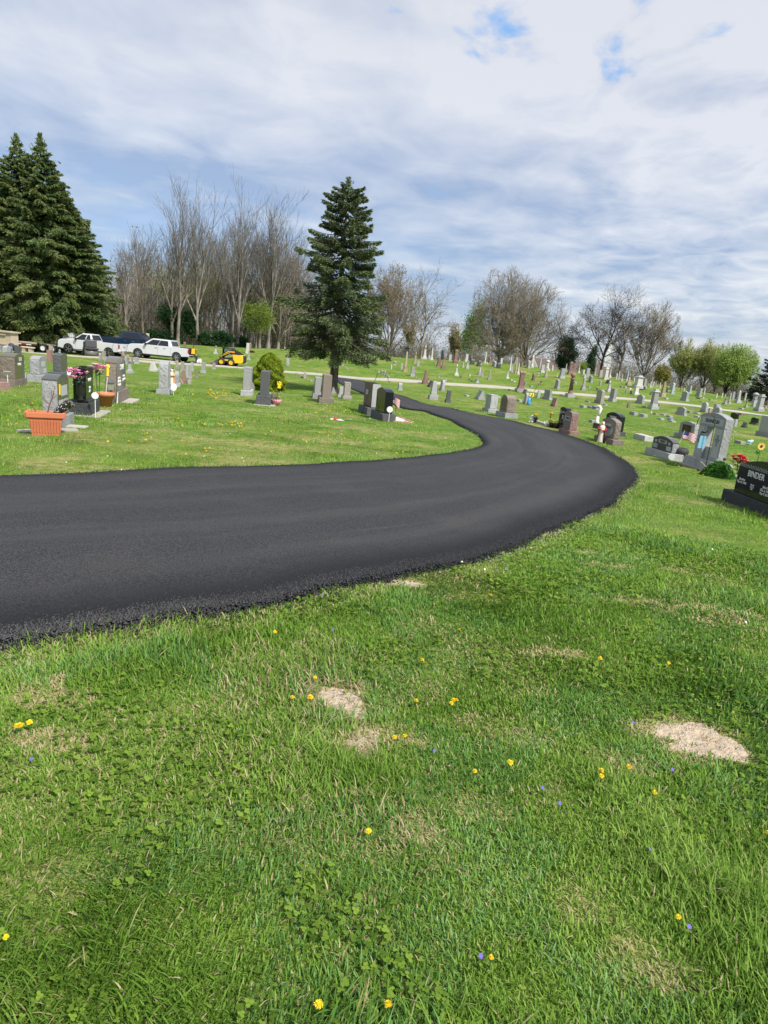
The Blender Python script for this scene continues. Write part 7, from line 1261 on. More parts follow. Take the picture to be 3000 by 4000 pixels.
for i,(px,lab,w_) in enumerate((((-6.385, 12.776),'flat paver beside the grey headstone behind the trough',.5),((-6.25, 12.224),'flat paver against the right end of the trough planter',.38),((-6.681, 11.735),'flat paver sunk in grass left of the trough planter',.4))): tag(MB().box(0,0,-.05,.025,w_,.3,w_*.97,.29).build('paver',M_CON),lab,'paver','flat pavers around the planter'); o=bpy.context.scene.objects[[q.name for q in COL.objects if q.name.startswith('paver')][-1]]; o.location=(px[0],px[1],gz(*px)); o.rotation_euler=(0,0,R(15+20*i))
# pink flowers in black vase, round pot, lamps
P=loc(BLK_C,-.47,-.05,.36); o=thing('flower_vase',P,0,'black urn vase standing on the base of the black headstone','vase'); MB().lathe([(.05,0),(.07,.02),(.035,.06),(.085,.13),(.095,.38),(.11,.42),(.08,.42)],14).build('urn',M_BLP,o,True)
bouquet(P,'bright pink flowers in the black vase on the black headstone',M_PNK,20,.25,.58,dz=.0,ball=.055,stem=.2)
bouquet((-7.438, 16.142),'second cluster of pink flowers on a stem right of the black headstone',M_PNK,14,.17,1.02,ball=.06,stem=1.0)
marker((-6.72, 14.426),.50,'white oval stake marker in front of the black headstone with pink flowers',.075,ang=15)
marker((-12.865, 25.404),.15,'white disc leaning low beside the charcoal headstone',.115,ang=20)
P=(-7.609, 16.899); o=thing('terracotta_pot',P,0,'round terracotta pot beside the large brown headstone','planter'); MB().lathe([(.155,0),(.215,.27),(.245,.27),(.25,.36),(.225,.36),(.21,.28)],20,close=True).build('pot',M_TER2,o,True); 
M_SOL=mat('solar_panel_glass',(.35,.36,.25),.25)
for (px,H,lab) in (((-7.797, 17.682),.62,'small solar lantern with pale shade against the brown headstone'),): o=thing('solar_light',px,0,lab,'lantern'); MB().box(0,0,0,H*.6,.02,.02).build('stake',M_BLKM,o); MB().box(0,0,H*.6,H*.92,.10,.10,.14,.14).build('lamp_glass',M_SOL,o); MB().box(0,0,H*.92,H,.19,.19,.15,.15).build('cap',M_STL,o)
o=thing('garden_stake',(-7.71, 17.096),0,'white stake with a yellow flower ornament left of the brown headstone','ornament'); MB().tube([(0,0,0),(.08,0,.75)],.008,5).build('rod',M_WHT,o); MB().ball((.09,0,1.02),.06,8,6,1,.4).tube([(.08,0,.78),(.09,0,.98)],.035,6).build('ornament',M_YEL,o)
o=thing('garden_stake',(-7.653, 17.695),0,'thin iron stake with white tag in front of the brown headstone','ornament'); MB().tube([(0,0,0),(0,0,1.0)],.006,5).build('rod',M_BLKM,o); MB().box(.02,0,.02,.32,.035,.01,.02,.01,dx=.02).build('tag',M_WHT,o)
hook((-13.238, 22.263),1.12,0,'black iron hook between the dark brown headstone and white slanting stone',.12)
o=thing('bell_hanger',(-24.677, 57.009),0,'black wire hanger with two brown seed pods above the brown headstone','hook stand'); MB().tube([(-.32,0,.2),(-.32,0,1.15),(-.1,0,1.45),(.15,0,1.4),(.3,0,1.1),(.05,0,.8)],.012,5).build('wire',M_BLKM,o,True)
for x,z in ((.62,.42),(1.02,.25)): MB().tube([(x-.25,0,z+.6),(x,0,z+.25)],.02,5).ball((x,0,z),.17,8,7,1.7).build('pod',mat('brown_pod',(.26,.17,.13),.8),o,True)
o=thing('small_sign',(-11.537, 19.159),20,'small tilted white plate on a thin stake at the left edge','grave marker'); MB().box(0,0,0,.42,.015,.015).build('stake',M_WHT,o); m=MB(); m.M=Matrix.Translation((0,0,.46))@Matrix.Rotation(R(-55),4,'X'); m.box(0,0,-.006,.006,.20,.15); m.build('plate',SMAT['w'][0],o)
o=thing('memorial_can',(-12.409, 20.291),0,'blue capped red and white memorial lantern at the left edge','lantern'); MB().lathe([(.07,.12),(.07,.34)],12).build('body',M_FW,o); MB().box(0,-.07,.15,.32,.06,.012).build('red_band',M_FR,o); MB().lathe([(.08,.34),(.10,.38),(.09,.45),(.04,.48)],12).build('cap',M_BLU,o)
tag(MB().box(0,0,-.05,.22,.4,.25).build('brick_block',SMAT['p'][1]),'pinkish block at the left edge in front of the dark brown headstone','block'); o=COL.objects['brick_block']; q=(-11.539, 18.809); o.location=(q[0],q[1],gz(*q))
# centre
hook((-1.102, 21.658),1.50,.40,'tall black iron shepherd hook leaning over the two dark headstones',.40)
P=(0.161, 21.346)
def bed(name,F,w,t,ang,lab):
    o=thing(name,F,ang,lab,'flower bed'); r=MB()
    for i in range(int(w/.2)): 
        for yy in (-t/2,t/2): r.box(-w/2+.1+i*.2,yy,-.03,.055+random.uniform(-.01,.01),.19,.09,dy=random.uniform(-.008,.008))
    for i in range(int(t/.2)):
        for xx in (-w/2,w/2): r.box(xx,-t/2+.1+i*.2,-.03,.055+random.uniform(-.01,.01),.09,.19)
    r.build('brick_edging',M_BRK,o); g=MB()
    for i in range(420): g.ball((random.uniform(-w/2+.05,w/2-.05),random.uniform(-t/2+.05,t/2-.05),.02),random.uniform(.018,.034),5,3,.8,jit=.2)
    gg=g.build('white_gravel',mat('white_gravel',(.62,.60,.56),.9),o); gg['kind']='stuff'; return o
bed('gravel_bed',(0.077, 21.178),1.5,.72,-71,'brick edged bed of white gravel around the black polished headstone')
flag((-0.158, 23.841),.62,'small american flag drooping over the gravel bed by the black headstone',.34,.22,1,ang=-10,droop=.20)
bouquet((-0.693, 23.144),'small red flowers between the two dark headstones',M_RED,5,.05,.32,ball=.045,stem=.3)
o=bouquet((0.061, 23.916),'red flower on a thin stem right of the flag near the road',M_RED,4,.06,.34,ball=.05,stem=.34)
marker((-0.134, 19.992),.40,'white oval stake marker at the corner of the white gravel bed',.095,ang=0)
P=(-1.75, 19.185); o=thing('fallen_flower',P,-8,'red and white flower on a long dark stem lying in the grass','flowers'); MB().ball((.03,0,.05),.06,9,6,.8,jit=.15).build('blossom',M_RED,o); MB().box(-.06,0,.02,.05,.16,.09,.05,.05).box(.17,.0,.02,.05,.26,.07,.1,.03).build('ribbon',M_WHT,o); MB().tube([(.1,0,.04),(.6,-.02,.05),(1.3,-.1,.03)],.008,5).build('stem',M_LEAF,o)
P=(0.926, 25.967); o=thing('dark_scrap',P,0,'dark scrap of asphalt lying at the grass edge of the road','debris'); MB().box(0,0,.0,.05,.5,.12,.2,.05).box(.12,0,.05,.11,.12,.06,.03,.03).build('scrap',M_BLP,o)
P=(-4.083, 22.259); o=thing('pink_flower_pot',P,0,'pink bowl planter of mauve flowers right of the black end-on headstone','planter'); MB().lathe([(.10,0),(.17,.13),(.19,.20),(.17,.20)],16).build('bowl',mat('pink_pot',(.65,.28,.30),.7),o,True)
bouquet(P,'mauve and pink blossoms filling the pink bowl',mat('mauve_petal',(.40,.14,.26),.8),22,.19,.30,stem=.1,ball=.03)
o=thing('garden_stake',(-4.002, 21.736),0,'yellow angel ornament on a thin stake beside the pink bowl','ornament'); MB().tube([(0,0,0),(.07,0,.62)],.007,5).build('rod',M_BLKM,o); MB().box(.09,0,.62,.78,.12,.02,.05,.02).ball((.09,0,.82),.03,8,6).box(.05,0,.72,.84,.05,.015,.03,.01,dx=-.02).box(.13,0,.72,.84,.05,.015,.03,.01,dx=.02).build('angel',M_YEL,o)
o=statue((-4.485, 23.168),.34,'small blue and white gnome like figure behind the black end-on headstone',M_BLU,M_WHT,M_CRM)
# figure and clutter by the left headstone row
statue((-8.178, 23.601),.55,'small orange and cream figure leaning on the grey rock faced headstone',M_ORG,M_CRM,M_CRM,dz=.25)
marker((-7.633, 22.211),.28,'white hubcap like disc beside the rock faced headstone',.13,ang=60)
flag((-11.403, 34.72),.80,'small furled american flag across the low headstones left of centre',.34,.10,-1,ang=20,droop=.0,lean=-.5)
# right side ornaments
statue((6.704, 20.732),.66,'statue of a robed figure in red over white beside the brown headstone',M_RBN,M_CRM,M_CRM,ang=-20)
statue((6.245, 23.501),.42,'statue of a woman in a blue cloak on the pinkish headstone base',mat('pale_blue_paint',(.12,.26,.48),.6),M_WHT,M_CRM,ang=-40,dz=.12)
cherub((5.517, 25.857),.30,'white angel statue nearest the road left of the yellow flowers',ang=-30); cherub((5.87, 24.852),.20,'white reclining angel statue between two bunches of yellow flowers',ang=30)
o=thing('dark_vase',(5.652, 25.764),0,'black cone vase holding yellow flowers beside the white angel','vase'); MB().lathe([(.03,0),(.09,.20)],10).build('cone',M_BLP,o)
bouquet((5.652, 25.764),'yellow flowers in the black cone vase beside the road',M_YEL,7,.09,.29,ball=.045,stem=.2); bouquet((6.173, 25.622),'large yellow flower above the reclining angel',M_YEL,5,.06,.42,ball=.06,stem=.35); bouquet((6.108, 25.024),'lower yellow flower right of the reclining angel',M_YEL,4,.05,.20,ball=.06,stem=.2)
bouquet((6.189, 24.444),'faded yellow flowers in a dark pot at the black headstone',M_YEL,5,.09,.22,ball=.035,stem=.2)
for px,lab,s in (((6.024, 24.486),'dark green planter in front of the narrow black headstone',.12),((6.121, 24.318),'second dark planter against the pink headstone base',.10)): o=thing('dark_planter',px,0,lab,'planter'); MB().lathe([(s*.8,0),(s*1.2,.16),(s*1.25,.18)],12).build('pot',M_BLP,o,True)
P=(5.814, 25.515); o=thing('kerb_slab',P,-78,'narrow pale kerb slab lying between the white angels','slab'); MB().box(0,0,-.05,.09,1.5,.22,1.48,.20).build('slab',M_CON,o,bevel=.01)
P=(8.275, 26.412); o=thing('bird_statue',P,-20,'white heron statue with grey head on a black block by the black headstone','statue'); MB().box(0,0,0,.22,.26,.2,.24,.18).build('block',M_BLP,o); MB().lathe([(.12,.22),(.07,.30),(.055,.55)],10).build('column',M_WHT,o,True); MB().tube([(0,0,.5),(.03,0,.70),(0.06,0,.82),(0,0,.90),(-.10,0,.90)],[.06,.07,.065,.06,.045],8).build('neck',M_WHT,o,True); MB().ball((-.16,0,.86),.09,9,7,.7,.8,1.6).tube([(-.2,0,.86),(-.36,0,.82)],[.04,.01],6).build('head',mat('grey_violet_paint',(.22,.20,.24),.7),o,True)
for px,lab,c,s in (((7.341, 21.768),'white pillow shaped stone on the base of the brown headstone',M_WHT,(.18,.10,.05)),((7.609, 22.102),'white folded ornament at the right end of the brown headstone base',M_WHT,(.10,.08,.09)),((9.492, 28.06),'small white ornament right of the black headstone',M_WHT,(.05,.05,.12))): o=thing('white_ornament',px,-70,lab,'ornament',dz=.16); MB().ball((0,0,s[2]),1,8,6,s[2],s[1],s[0]).build('ornament',c,o,True)
o=thing('pink_cup',(6.687, 23.68),0,'small white dish on the pinkish headstone base','ornament',dz=.12); MB().lathe([(.03,0),(.08,.05)],12).build('dish',M_WHT,o)
flag((8.241, 18.669),.80,'small american flag on a leaning stick beside the low carved headstone',.33,.215,1,ang=-12,lean=.14,droop=.10)
o=thing('tyre_planter',(7.963, 17.676),0,'round black tyre shaped planter standing on a wooden half barrel','planter'); MB().lathe([(.16,0),(.19,.05),(.18,.14),(.14,.15)],16).build('barrel',mat('weathered_barrel',(.16,.12,.08),.9),o,True)
ty=MB(); n1,n2=20,8; vs=[];fs=[]
for i in range(n1):
    for j in range(n2): a=2*math.pi*i/n1;b=2*math.pi*j/n2; rr=.15+.055*math.cos(b); vs.append((rr*math.cos(a),rr*math.sin(a),.26+.10*math.sin(b)))
for i in range(n1):
    for j in range(n2): fs.append((i*n2+j,((i+1)%n1)*n2+j,((i+1)%n1)*n2+(j+1)%n2,i*n2+(j+1)%n2))
ty.add(vs,fs).build('tyre',mat('weathered_tyre',(.035,.035,.035),.7),o,True); MB().lathe([(.10,.25),(.10,.27)],14).build('soil',M_BLP,o)
marker((7.606, 17.37),.11,'white disc stake marker in front of the low carved headstone',.085,ang=-12)
hook((7.666, 15.543),1.42,0,'dark iron hook standing in front of the grey portal monument',.42,-1,mat('rusty_iron',(.05,.022,.018),.6))
o=thing('wind_chime',(7.514, 15.677),0,'pale blue wind banner with a black bird hanging from the iron hook','ornament',dz=.58); MB().box(0,0,.0,.30,.15,.01,.15,.01,dx=.01).build('banner',mat('pale_blue_cloth',(.20,.46,.62),.7),o); MB().ball((.0,0,.40),.05,8,5,.7,.5,1.3).add([(.03,0,.41),(.11,.01,.46),(.10,0,.38)],[(0,1,2)]).build('bird',M_BLKM,o); MB().tube([(0,0,.3),(0,0,.58)],.004,4).build('cord',M_BLKM,o)
P=(7.778, 15.092)
def leafy_plant(px,rx,ry,h,n,lab,c0,c1,sz=.045,name='leafy_plant'):
    t=thing(name,px,0,lab,'plant'); r=np.random.default_rng(int(abs(px[0])*10)); a=r.uniform(0,6.283,n); q=np.sqrt(r.random(n)); z=h*(1-q**2.2)*r.uniform(.35,1.1,n); k=r.random((n,1)); tri_leaves('foliage',np.c_[np.cos(a)*q*rx,np.sin(a)*q*ry,z],sz,np.array(c0)*k+np.array(c1)*(1-k),parent=t,elong=1.3); return t
leafy_plant(P,.40,.34,.34,4200,'bushy green peony plant between the portal monument and the black headstone',(.06,.19,.03),(.10,.25,.04)); leafy_plant((7.306, 16.45),.2,.15,.08,500,'low green weeds beside the white disc marker',(.07,.16,.03),(.12,.2,.05))
st=MB(); 
for a,b,c_ in ((-.25,.1,.25),(.1,.55,.42),(-.1,-.45,.05),(.3,-.1,.35)): st.tube([(a,0,.05),(b,.05,.3+c_*.3)],.007,4)
o=thing('dried_stalks',P,0,'pale dried stalks with brown seed heads in the peony plant','plant'); st.build('stalks',mat('dry_stalk',(.5,.46,.33),.9),o); M_SD=mat('brown_seed',(.10,.045,.03),.9); [MB().ball(c,.038,7,5).build('seed_head',M_SD,o) for c in ((.56,.05,.44),(.1,.05,.42),(-.48,.0,.12))]
bouquet((7.92, 14.552),'red artificial roses behind the left end of the long black headstone',mat('coral_petal',(.66,.06,.07),.6),16,.17,.50,ball=.06,stem=.35)
def sunflower(px,H,lab,r=.095,dz=0):
    o=thing('sunflower',px,0,lab,'flowers',dz=dz); p=MB()
    for k in range(16):
        a=2*math.pi*k/16+(k%2)*.1; d=Vector((math.cos(a),-.15,math.sin(a))); s=Vector((-math.sin(a),0,math.cos(a)))*r*.2; c=Vector((0,0,H)); p.add([tuple(c+d*r*.3),tuple(c+d*r*.7+s),tuple(c+d*r),tuple(c+d*r*.7-s)],[(0,1,2,3)])
    p.build('petals',mat('sunflower_petal',(.85,.52,.12),.7),o); MB().ball((0,-.015,H),r*.32,10,6,1,.5).build('centre',mat('sunflower_centre',(.05,.025,.01),.9),o,True); MB().tube([(0,.01,0),(0,.01,H)],.007,5).add([(0,0,H*.8),(-.09,-.02,H*.88),(-.12,-.02,H*.8),(-.05,0,H*.74)],[(0,1,2,3)]).build('stem',M_LEAF,o); return o
sunflower((8.915, 15.604),.80,'yellow sunflower rising behind the top of the long black headstone')
s=gravestone((9.642, 16.713),-80,1.0,1.2,.36,'f','l','light blue grey headstone behind the sunflower, cut by the right edge',.15,.95,.22,frontmat=SMAT['g'][0]); text(s,'BRANDY\nBALDWIN',.13,(-.1,-.117,.62),M_LET,.85)
bouquet((10.213, 17.464),'orange and yellow artificial flowers on the headstone at the right edge',M_ORG,9,.10,1.22,ball=.07,stem=.5)
o=thing('bird_bath_stem',(19.567, 49.758),0,'thin white post marker in front of the tall grey monument','grave marker'); MB().lathe([(.09,0),(.03,.08),(.02,.10),(.02,.75)],8).build('post',SMAT['w'][0],o)
o=thing('blue_flowers',(14.498, 26.29),0,'pale blue and white flowers at the end of the long low slab','flowers'); MB().ball((0,0,.10),.10,8,6,.9,jit=.3).ball((.1,0,.16),.06,7,5,1,jit=.3).build('blossoms',mat('ice_blue_petal',(.5,.65,.75),.7),o)
o=thing('painted_figure',(9.558, 46.716),0,'blue and yellow childlike garden figure beside the narrow grey headstone','ornament'); MB().lathe([(.14,0),(.16,.08),(.10,.28),(.11,.5)],10).build('blue_dress',M_BLU,o,True); MB().ball((0,0,.62),.10,8,6).build('head',M_SKN,o,True); MB().tube([(.08,0,.50),(.24,0,.62),(.22,0,.85)],[.05,.05,.04],6).ball((.05,0,.74),.09,7,5).build('yellow_scarf',M_YEL,o,True)
o=thing('iron_stake',(10.449, 50.366),0,'dark curved iron stake with a flower tip beside the garden figure','hook stand'); MB().tube([(0,0,0),(.05,0,.6),(.30,0,1.2),(.55,0,1.55)],.014,5).ball((.56,0,1.58),.07,6,4).build('stake',M_BLKM,o,True)
# ---------------- vehicles ----------------
def wheel(parent,x,y,r,wd,rimm,spokes=6,side=1,deep=0):
    t=MB(); n=24; t.M=Matrix.Translation((x,y,r))@Matrix.Rotation(R(90),4,'X')
    t.lathe([(r*.66,-wd/2),(r*.93,-wd/2),(r,-wd*.36),(r,wd*.36),(r*.93,wd/2),(r*.66,wd/2)],n,close=False); t.lathe([(r*.66,-wd*.3),(r*.66,wd*.3)],n,close=False)
    w=t.build('wheel',M_TYRE,parent,True)
    m=MB(); m.M=Matrix.Translation((x,y,r)); yo=side*wd*.5
    m.M=Matrix.Translation((x,y+yo*(.75-deep),r))@Matrix.Rotation(R(90),4,'X')
    m.lathe([(r*.66,-.02),(r*.60,.0),(r*.60,.02)],n,close=False)
    for k in range(spokes):
        a=2*math.pi*k/spokes
        for q in (-.10,.10): c,s_=math.cos(a+q),math.sin(a+q); cc,ss=math.cos(a+q*.4),math.sin(a+q*.4); wv=.022*r/.4; m.add([(cc*r*.12-ss*wv,ss*r*.12+cc*wv,.015),(cc*r*.12+ss*wv,ss*r*.12-cc*wv,.015),(c*r*.64+s_*wv,s_*r*.64-c*wv,.015),(c*r*.64-s_*wv,s_*r*.64+c*wv,.015),(cc*r*.12-ss*wv,ss*r*.12+cc*wv,-.015),(cc*r*.12+ss*wv,ss*r*.12-cc*wv,-.015),(c*r*.64+s_*wv,s_*r*.64-c*wv,-.015),(c*r*.64-s_*wv,s_*r*.64+c*wv,-.015)],[(0,1,2,3),(7,6,5,4),(0,4,5,1),(2,6,7,3),(1,5,6,2),(0,3,7,4)])
    m.lathe([(r*.15,-.02),(r*.15,.025)],10)
    if spokes==0: m.lathe([(r*.62,-.0),(r*.5,.01),(r*.2,.0)],n)
    m.build('rim',rimm,w)
    b=MB(); b.M=Matrix.Translation((x,y+yo*.1,r))@Matrix.Rotation(R(90),4,'X'); b.lathe([(r*.64,-.01),(r*.64,.01)],n); b.build('brake_disc',M_BLP,w)
    return w
def pickup(px,ang,label,paint,crew=True,L=5.9,rimm=None,tail_open=False,spokes=6,WB=3.75,Ht=1.92,heavy=False):
    """nose towards local -X, left-hand long side towards local -Y"""
    o=thing('pickup_truck',px,ang,label,'pickup truck','pickup trucks parked along the drive'); W=2.02; hw=W/2; r=.41
    xf=-L/2; xr=L/2; wf=xf+.98; wr=wf+WB; zb=.52; zh=1.16 ; ar=.49
    cab0=wf+.62; cabr=wr-.72 if not crew else wr-.62-.0; 
    cab1=cab0+(3.0 if crew else 2.05)-.35
    # lower body: side profile with wheel arches
    def arch(cx): return [(cx-ar*math.cos(math.pi*i/10), r+ar*math.sin(math.pi*i/10)*1.0) for i in range(11)]
    prof=[(xf+.02,.50),(wf-ar,.42)]+arch(wf)[1:-1]+[(wf+ar,.45),(wr-ar,.45)]+arch(wr)[1:-1]+[(wr+ar,.50),(xr,.56),(xr,1.30),(cab1+.1,1.31),(cab0-.1,1.30),(xf+.75,1.27),(xf+.2,1.22),(xf+.02,1.08),(xf-.01,.85)]
    def body(y0,y1): 
        m=MB(); m.prism(prof,y0,y1); return m
    m=body(-hw,-hw+.10); m2=body(hw-.10,hw); m.v+=m2.v; n=len(m2.v); m.f+=[tuple(i+n for i in f) for f in m2.f]; m.mi+=m2.mi
    m.box((cab1+xr)/2+.05,0,.62,.70,xr-cab1,W-.18); m.box((cab0+cab1)/2-.1,0,.5,1.22,cab1-cab0+.3,W-.18)
    hood=[(xf+.02,.55),(cab0+.1,.55),(cab0+.1,1.32),(cab0-.15,1.31),(xf+.75,1.28),(xf+.2,1.23),(xf+.02,1.08)]
    k=MB(); k.prism(hood,-hw+.22,hw-.22); m.v+=k.v; nn=len(m.v)-len(k.v); m.f+=[tuple(i+nn for i in f) for f in k.f]; m.mi+=k.mi
    hd=MB(); hd.add([(xf+.10,-hw+.05,1.18),(cab0+.05,-hw+.05,1.30),(cab0+.05,hw-.05,1.30),(xf+.10,hw-.05,1.18),(xf+.3,-hw+.25,1.27),(cab0+.05,-hw+.3,1.36),(cab0+.05,hw-.3,1.36),(xf+.3,hw-.25,1.27)],[(4,5,6,7),(0,1,5,4),(1,2,6,5),(2,3,7,6),(3,0,4,7)])
    b=m.build('body',paint,o,bevel=.03); hd.build('hood',paint,o,True,bevel=.03)
    MB().box(cab1+.05,0,.7,1.30,.05,W-.2).build('bed_front_panel',paint,o)
    lin=MB()
    for s in (-1,1): lin.box((cab1+xr)/2,s*(hw-.12),.70,1.315,xr-cab1-.08,.05)
    lin.build('bed_liner',M_BLP,o)
    und=MB().box((xf+xr)/2,0,.38,.60,L-.6,1.1); 
    for cx in (wf,wr): und.box(cx,0,.42,1.02,.98,W-.24)
    und.build('chassis',M_BLP,o)
    if not tail_open:
        MB().box(xr-.03,0,.66,1.30,.06,W-.22).build('tailgate',paint,o,bevel=.015); MB().box(xr+.004,0,.95,1.05,.01,.16).build('emblem',M_BLP,o)
    else: MB().box(xr+.24,0,.63,.69,.52,W-.24).build('tailgate',M_BLP,o,bevel=.01)
    MB().box(xr+.06,0,.42,.60,.16,W-.02).build('rear_bumper',M_CHR if not heavy else M_CHR,o,bevel=.03); MB().box(xf-.02,0,.44,.66,.14,W-.04).build('front_bumper',M_CHR if heavy else paint,o,bevel=.04)
    MB().box(xf+.005,0,.68,1.02,.04,W-.7).build('grille',M_BLP,o)
    for s in (-1,1): 
        MB().box(xr-.03,s*(hw-.07),.86,1.24,.09,.17).build('tail_lamp',M_TL,o,bevel=.02); MB().box(xf+.05,s*(hw-.17),.92,1.08,.14,.32).build('headlight',M_GLS,o,bevel=.02)
        MB().box(cab0+.20,s*(hw+.12),1.26,1.48,.14,.20).box(cab0+.2,s*(hw+.02),1.28,1.33,.06,.2).build('mirror',M_BLP if not crew or heavy else M_BLP,o,bevel=.02)
        MB().box((wf+wr)/2,s*(hw-.02),.34,.40,WB-1.15,.14).build('running_board',M_BLP if not heavy else M_CHR,o)
    # greenhouse
    z0,z1=1.30,Ht; fx0=cab0-.22; fx1=cab0+.74; rx1=cab1-.20; rx0=cab1+.06; yb=hw-.04; yt=hw-.20
    V=[(fx0,-yb,z0),(rx0,-yb,z0),(rx0,yb,z0),(fx0,yb,z0),(fx1,-yt,z1),(rx1,-yt,z1-.03),(rx1,yt,z1-.03),(fx1,yt,z1)]
    MB().add(V,[(4,5,6,7),(0,1,5,4),(1,2,6,5),(2,3,7,6),(3,0,4,7),(3,2,1,0)]).build('cab',paint,o,bevel=.05)
    def quad(P,off,name):
        c=sum((Vector(p) for p in P),Vector())/4; n_=(Vector(P[1])-Vector(P[0])).cross(Vector(P[2])-Vector(P[0])).normalized()
        if n_.dot(c-Vector(((fx0+rx0)/2,0,1.4)))<0: n_=-n_
        v=[tuple(Vector(p)+n_*off) for p in P]+[tuple(Vector(p)-n_*.02) for p in P]; MB().add(v,[(0,1,2,3),(7,6,5,4),(0,4,5,1),(1,5,6,2),(2,6,7,3),(3,7,4,0)]).build(name,M_GLS,o)
    def lerp(a,b,t): return tuple(a[i]+(b[i]-a[i])*t for i in range(3))
    def sub(A,B,C,D,u0,u1,v0,v1):   # A-B bottom, D-C top
        f=lambda u,v: lerp(lerp(A,B,u),lerp(D,C,u),v); return [f(u0,v0),f(u1,v0),f(u1,v1),f(u0,v1)]
    for s in (0,1):
        A,B,C,D=(V[0],V[1],V[5],V[4]) if s==0 else (V[3],V[2],V[6],V[7])
        if crew: quad(sub(A,B,C,D,.10,.50,.06,.84),.008,'side_window'); quad(sub(A,B,C,D,.515,.88,.06,.84),.008,'side_window')
        else: quad(sub(A,B,C,D,.12,.60,.06,.84),.008,'side_window'); quad(sub(A,B,C,D,.66,.90,.1,.84),.008,'side_window')
    quad(sub(V[1],V[2],V[6],V[5],.08,.92,.12,.88),.008,'rear_window'); quad(sub(V[0],V[3],V[7],V[4],.05,.95,.06,.93),.008,'windshield')
    for xx in ((.38,.70) if crew else (.55,)):
        for s in (-1,1): MB().box(cab0+(cab1-cab0)*xx+.15,s*(hw+.015),1.10,1.14,.2,.03).build('door_handle',M_CHR,o)
    dl=MB()
    for xx in ((cab0+.12,cab0+1.32,cab1-.08) if crew else (cab0+.12,cab0+1.42)):
        for s in (-1,1): dl.box(xx,s*(hw+.001),.56,1.2,.012,.006)
    dl.build('door_seams',M_BLP,o)
    for cx in (wf,wr):
        for s in (-1,1): wheel(o,cx,s*(hw-.13),r,.26,rimm or M_CHR,spokes,s)
    return o
M_RIMD=mat('dull_alloy',(.35,.35,.36),.35,metal=.8)
pickup((-22.604,62.54),-4,'white crew cab pickup with open tailgate parked nearest the skid steer',M_WPT,True,5.9,tail_open=True,spokes=7)
pickup((-28.973,62.071),-3,'white single cab work pickup with rust above the rear wheel behind the roller',M_WPT,False,5.9,spokes=5,WB=3.9,Ht=1.95,heavy=True)
pickup((-27.182,67.212),178,'dark blue crew cab pickup between the two white pickups',M_BPT,True,6.2,WB=4.0,Ht=2.05,heavy=True)
def skid():
    o=thing('skid_steer_loader',(-16.318,62.918),-3,'yellow and black skid steer loader with bucket parked on the pale path','skid steer'); o.scale=(.82,)*3
    for cx in (-.62,.52):
        for s in (-1,1): wheel(o,cx,s*.72,.42,.30,M_YPT,0,s,deep=.15)
    MB().prism([(-.85,.35),(1.1,.35),(1.25,.6),(1.25,1.1),(-.85,.85)],-.52,.52).build('body',M_BLP,o,bevel=.03)
    MB().prism([(.75,.38),(1.75,.42),(1.9,.6),(1.88,1.15),(1.65,1.35),(.62,1.32),(.7,.95)],-.72,.72).build('engine_hood',M_YPT,o,bevel=.04)
    MB().prism([(1.80,.45),(1.93,.60),(1.92,1.25),(1.82,1.30)],-.6,.6).build('rear_grille',M_BLP,o)
    MB().box(-.05,0,.55,.72,1.5,1.3).build('lower_frame',M_YPT,o,bevel=.02)
    f=MB()
    for s in (-1,1): f.tube([(-.62,s*.42,.8),(-.60,s*.42,2.0),(.45,s*.42,2.02),(.75,s*.42,1.75)],.06,6).tube([(.75,s*.42,1.75),(.85,s*.42,1.2)],.06,6)
    f.box(-.1,0,1.98,2.06,1.25,.95); f.box(-.60,0,.8,1.2,.06,.8); f.build('cab_frame',M_BLP,o,True)
    for s in (-1,1): MB().box(.05,s*.41,1.25,1.92,.95,.02).build('side_window',mat('tinted_green_glass',(.10,.16,.15),.08),o)
    MB().box(-.58,0,1.2,1.95,.02,.78).build('front_window',M_GLS,o)
    for s in (-1,1):
        a=MB(); a.prism([(-.95,1.02),(-.80,.72),(-.70,.75),(-.72,1.0),(.15,1.42),(.7,1.5),(1.35,1.22),(1.6,1.30),(1.55,1.45),(1.1,1.68),(.5,1.82),(-.05,1.72)],s*.62-.07,s*.62+.07); a.build('lift_arm',M_BLP,o,bevel=.015)
        d=MB(); d.prism([(-.82,1.04),(-.78,.98),(.33,1.50),(.28,1.72),(.12,1.70)],s*.70-.006,s*.70+.006); d.build('arm_decal',M_YPT,o)
        MB().box(.62,s*.70,1.56,1.70,.55,.012).build('model_plate',M_ORG,o)
    t=text(o,'NEW HOLLAND',.17,(-.20,-.716,1.36),M_BLP,.82,rot=(90,0,0)); t.rotation_euler=(R(90),R(-25),0)
    MB().tube([(-.3,-.68,.95),(.1,-.7,1.1),(.3,-.7,1.35),(.6,-.7,1.2)],.025,5).build('hydraulic_hose',M_CHR,o)
    MB().prism([(-1.02,.08),(-1.95,.10),(-2.0,.16),(-1.5,.32),(-1.25,.60),(-1.02,.66)],-.85,.85).build('bucket',mat('worn_bucket_steel',(.12,.10,.085),.6,metal=.4),o,bevel=.02)
    for s in (-1,1): MB().tube([(-.85,s*.6,.8),(-1.05,s*.6,.35)],.07,6).build('bucket_link',M_BLP,o)
    MB().tube([(.95,.3,1.4),(.95,.3,1.95)],.035,6).build('exhaust',M_BLP,o)
skid()
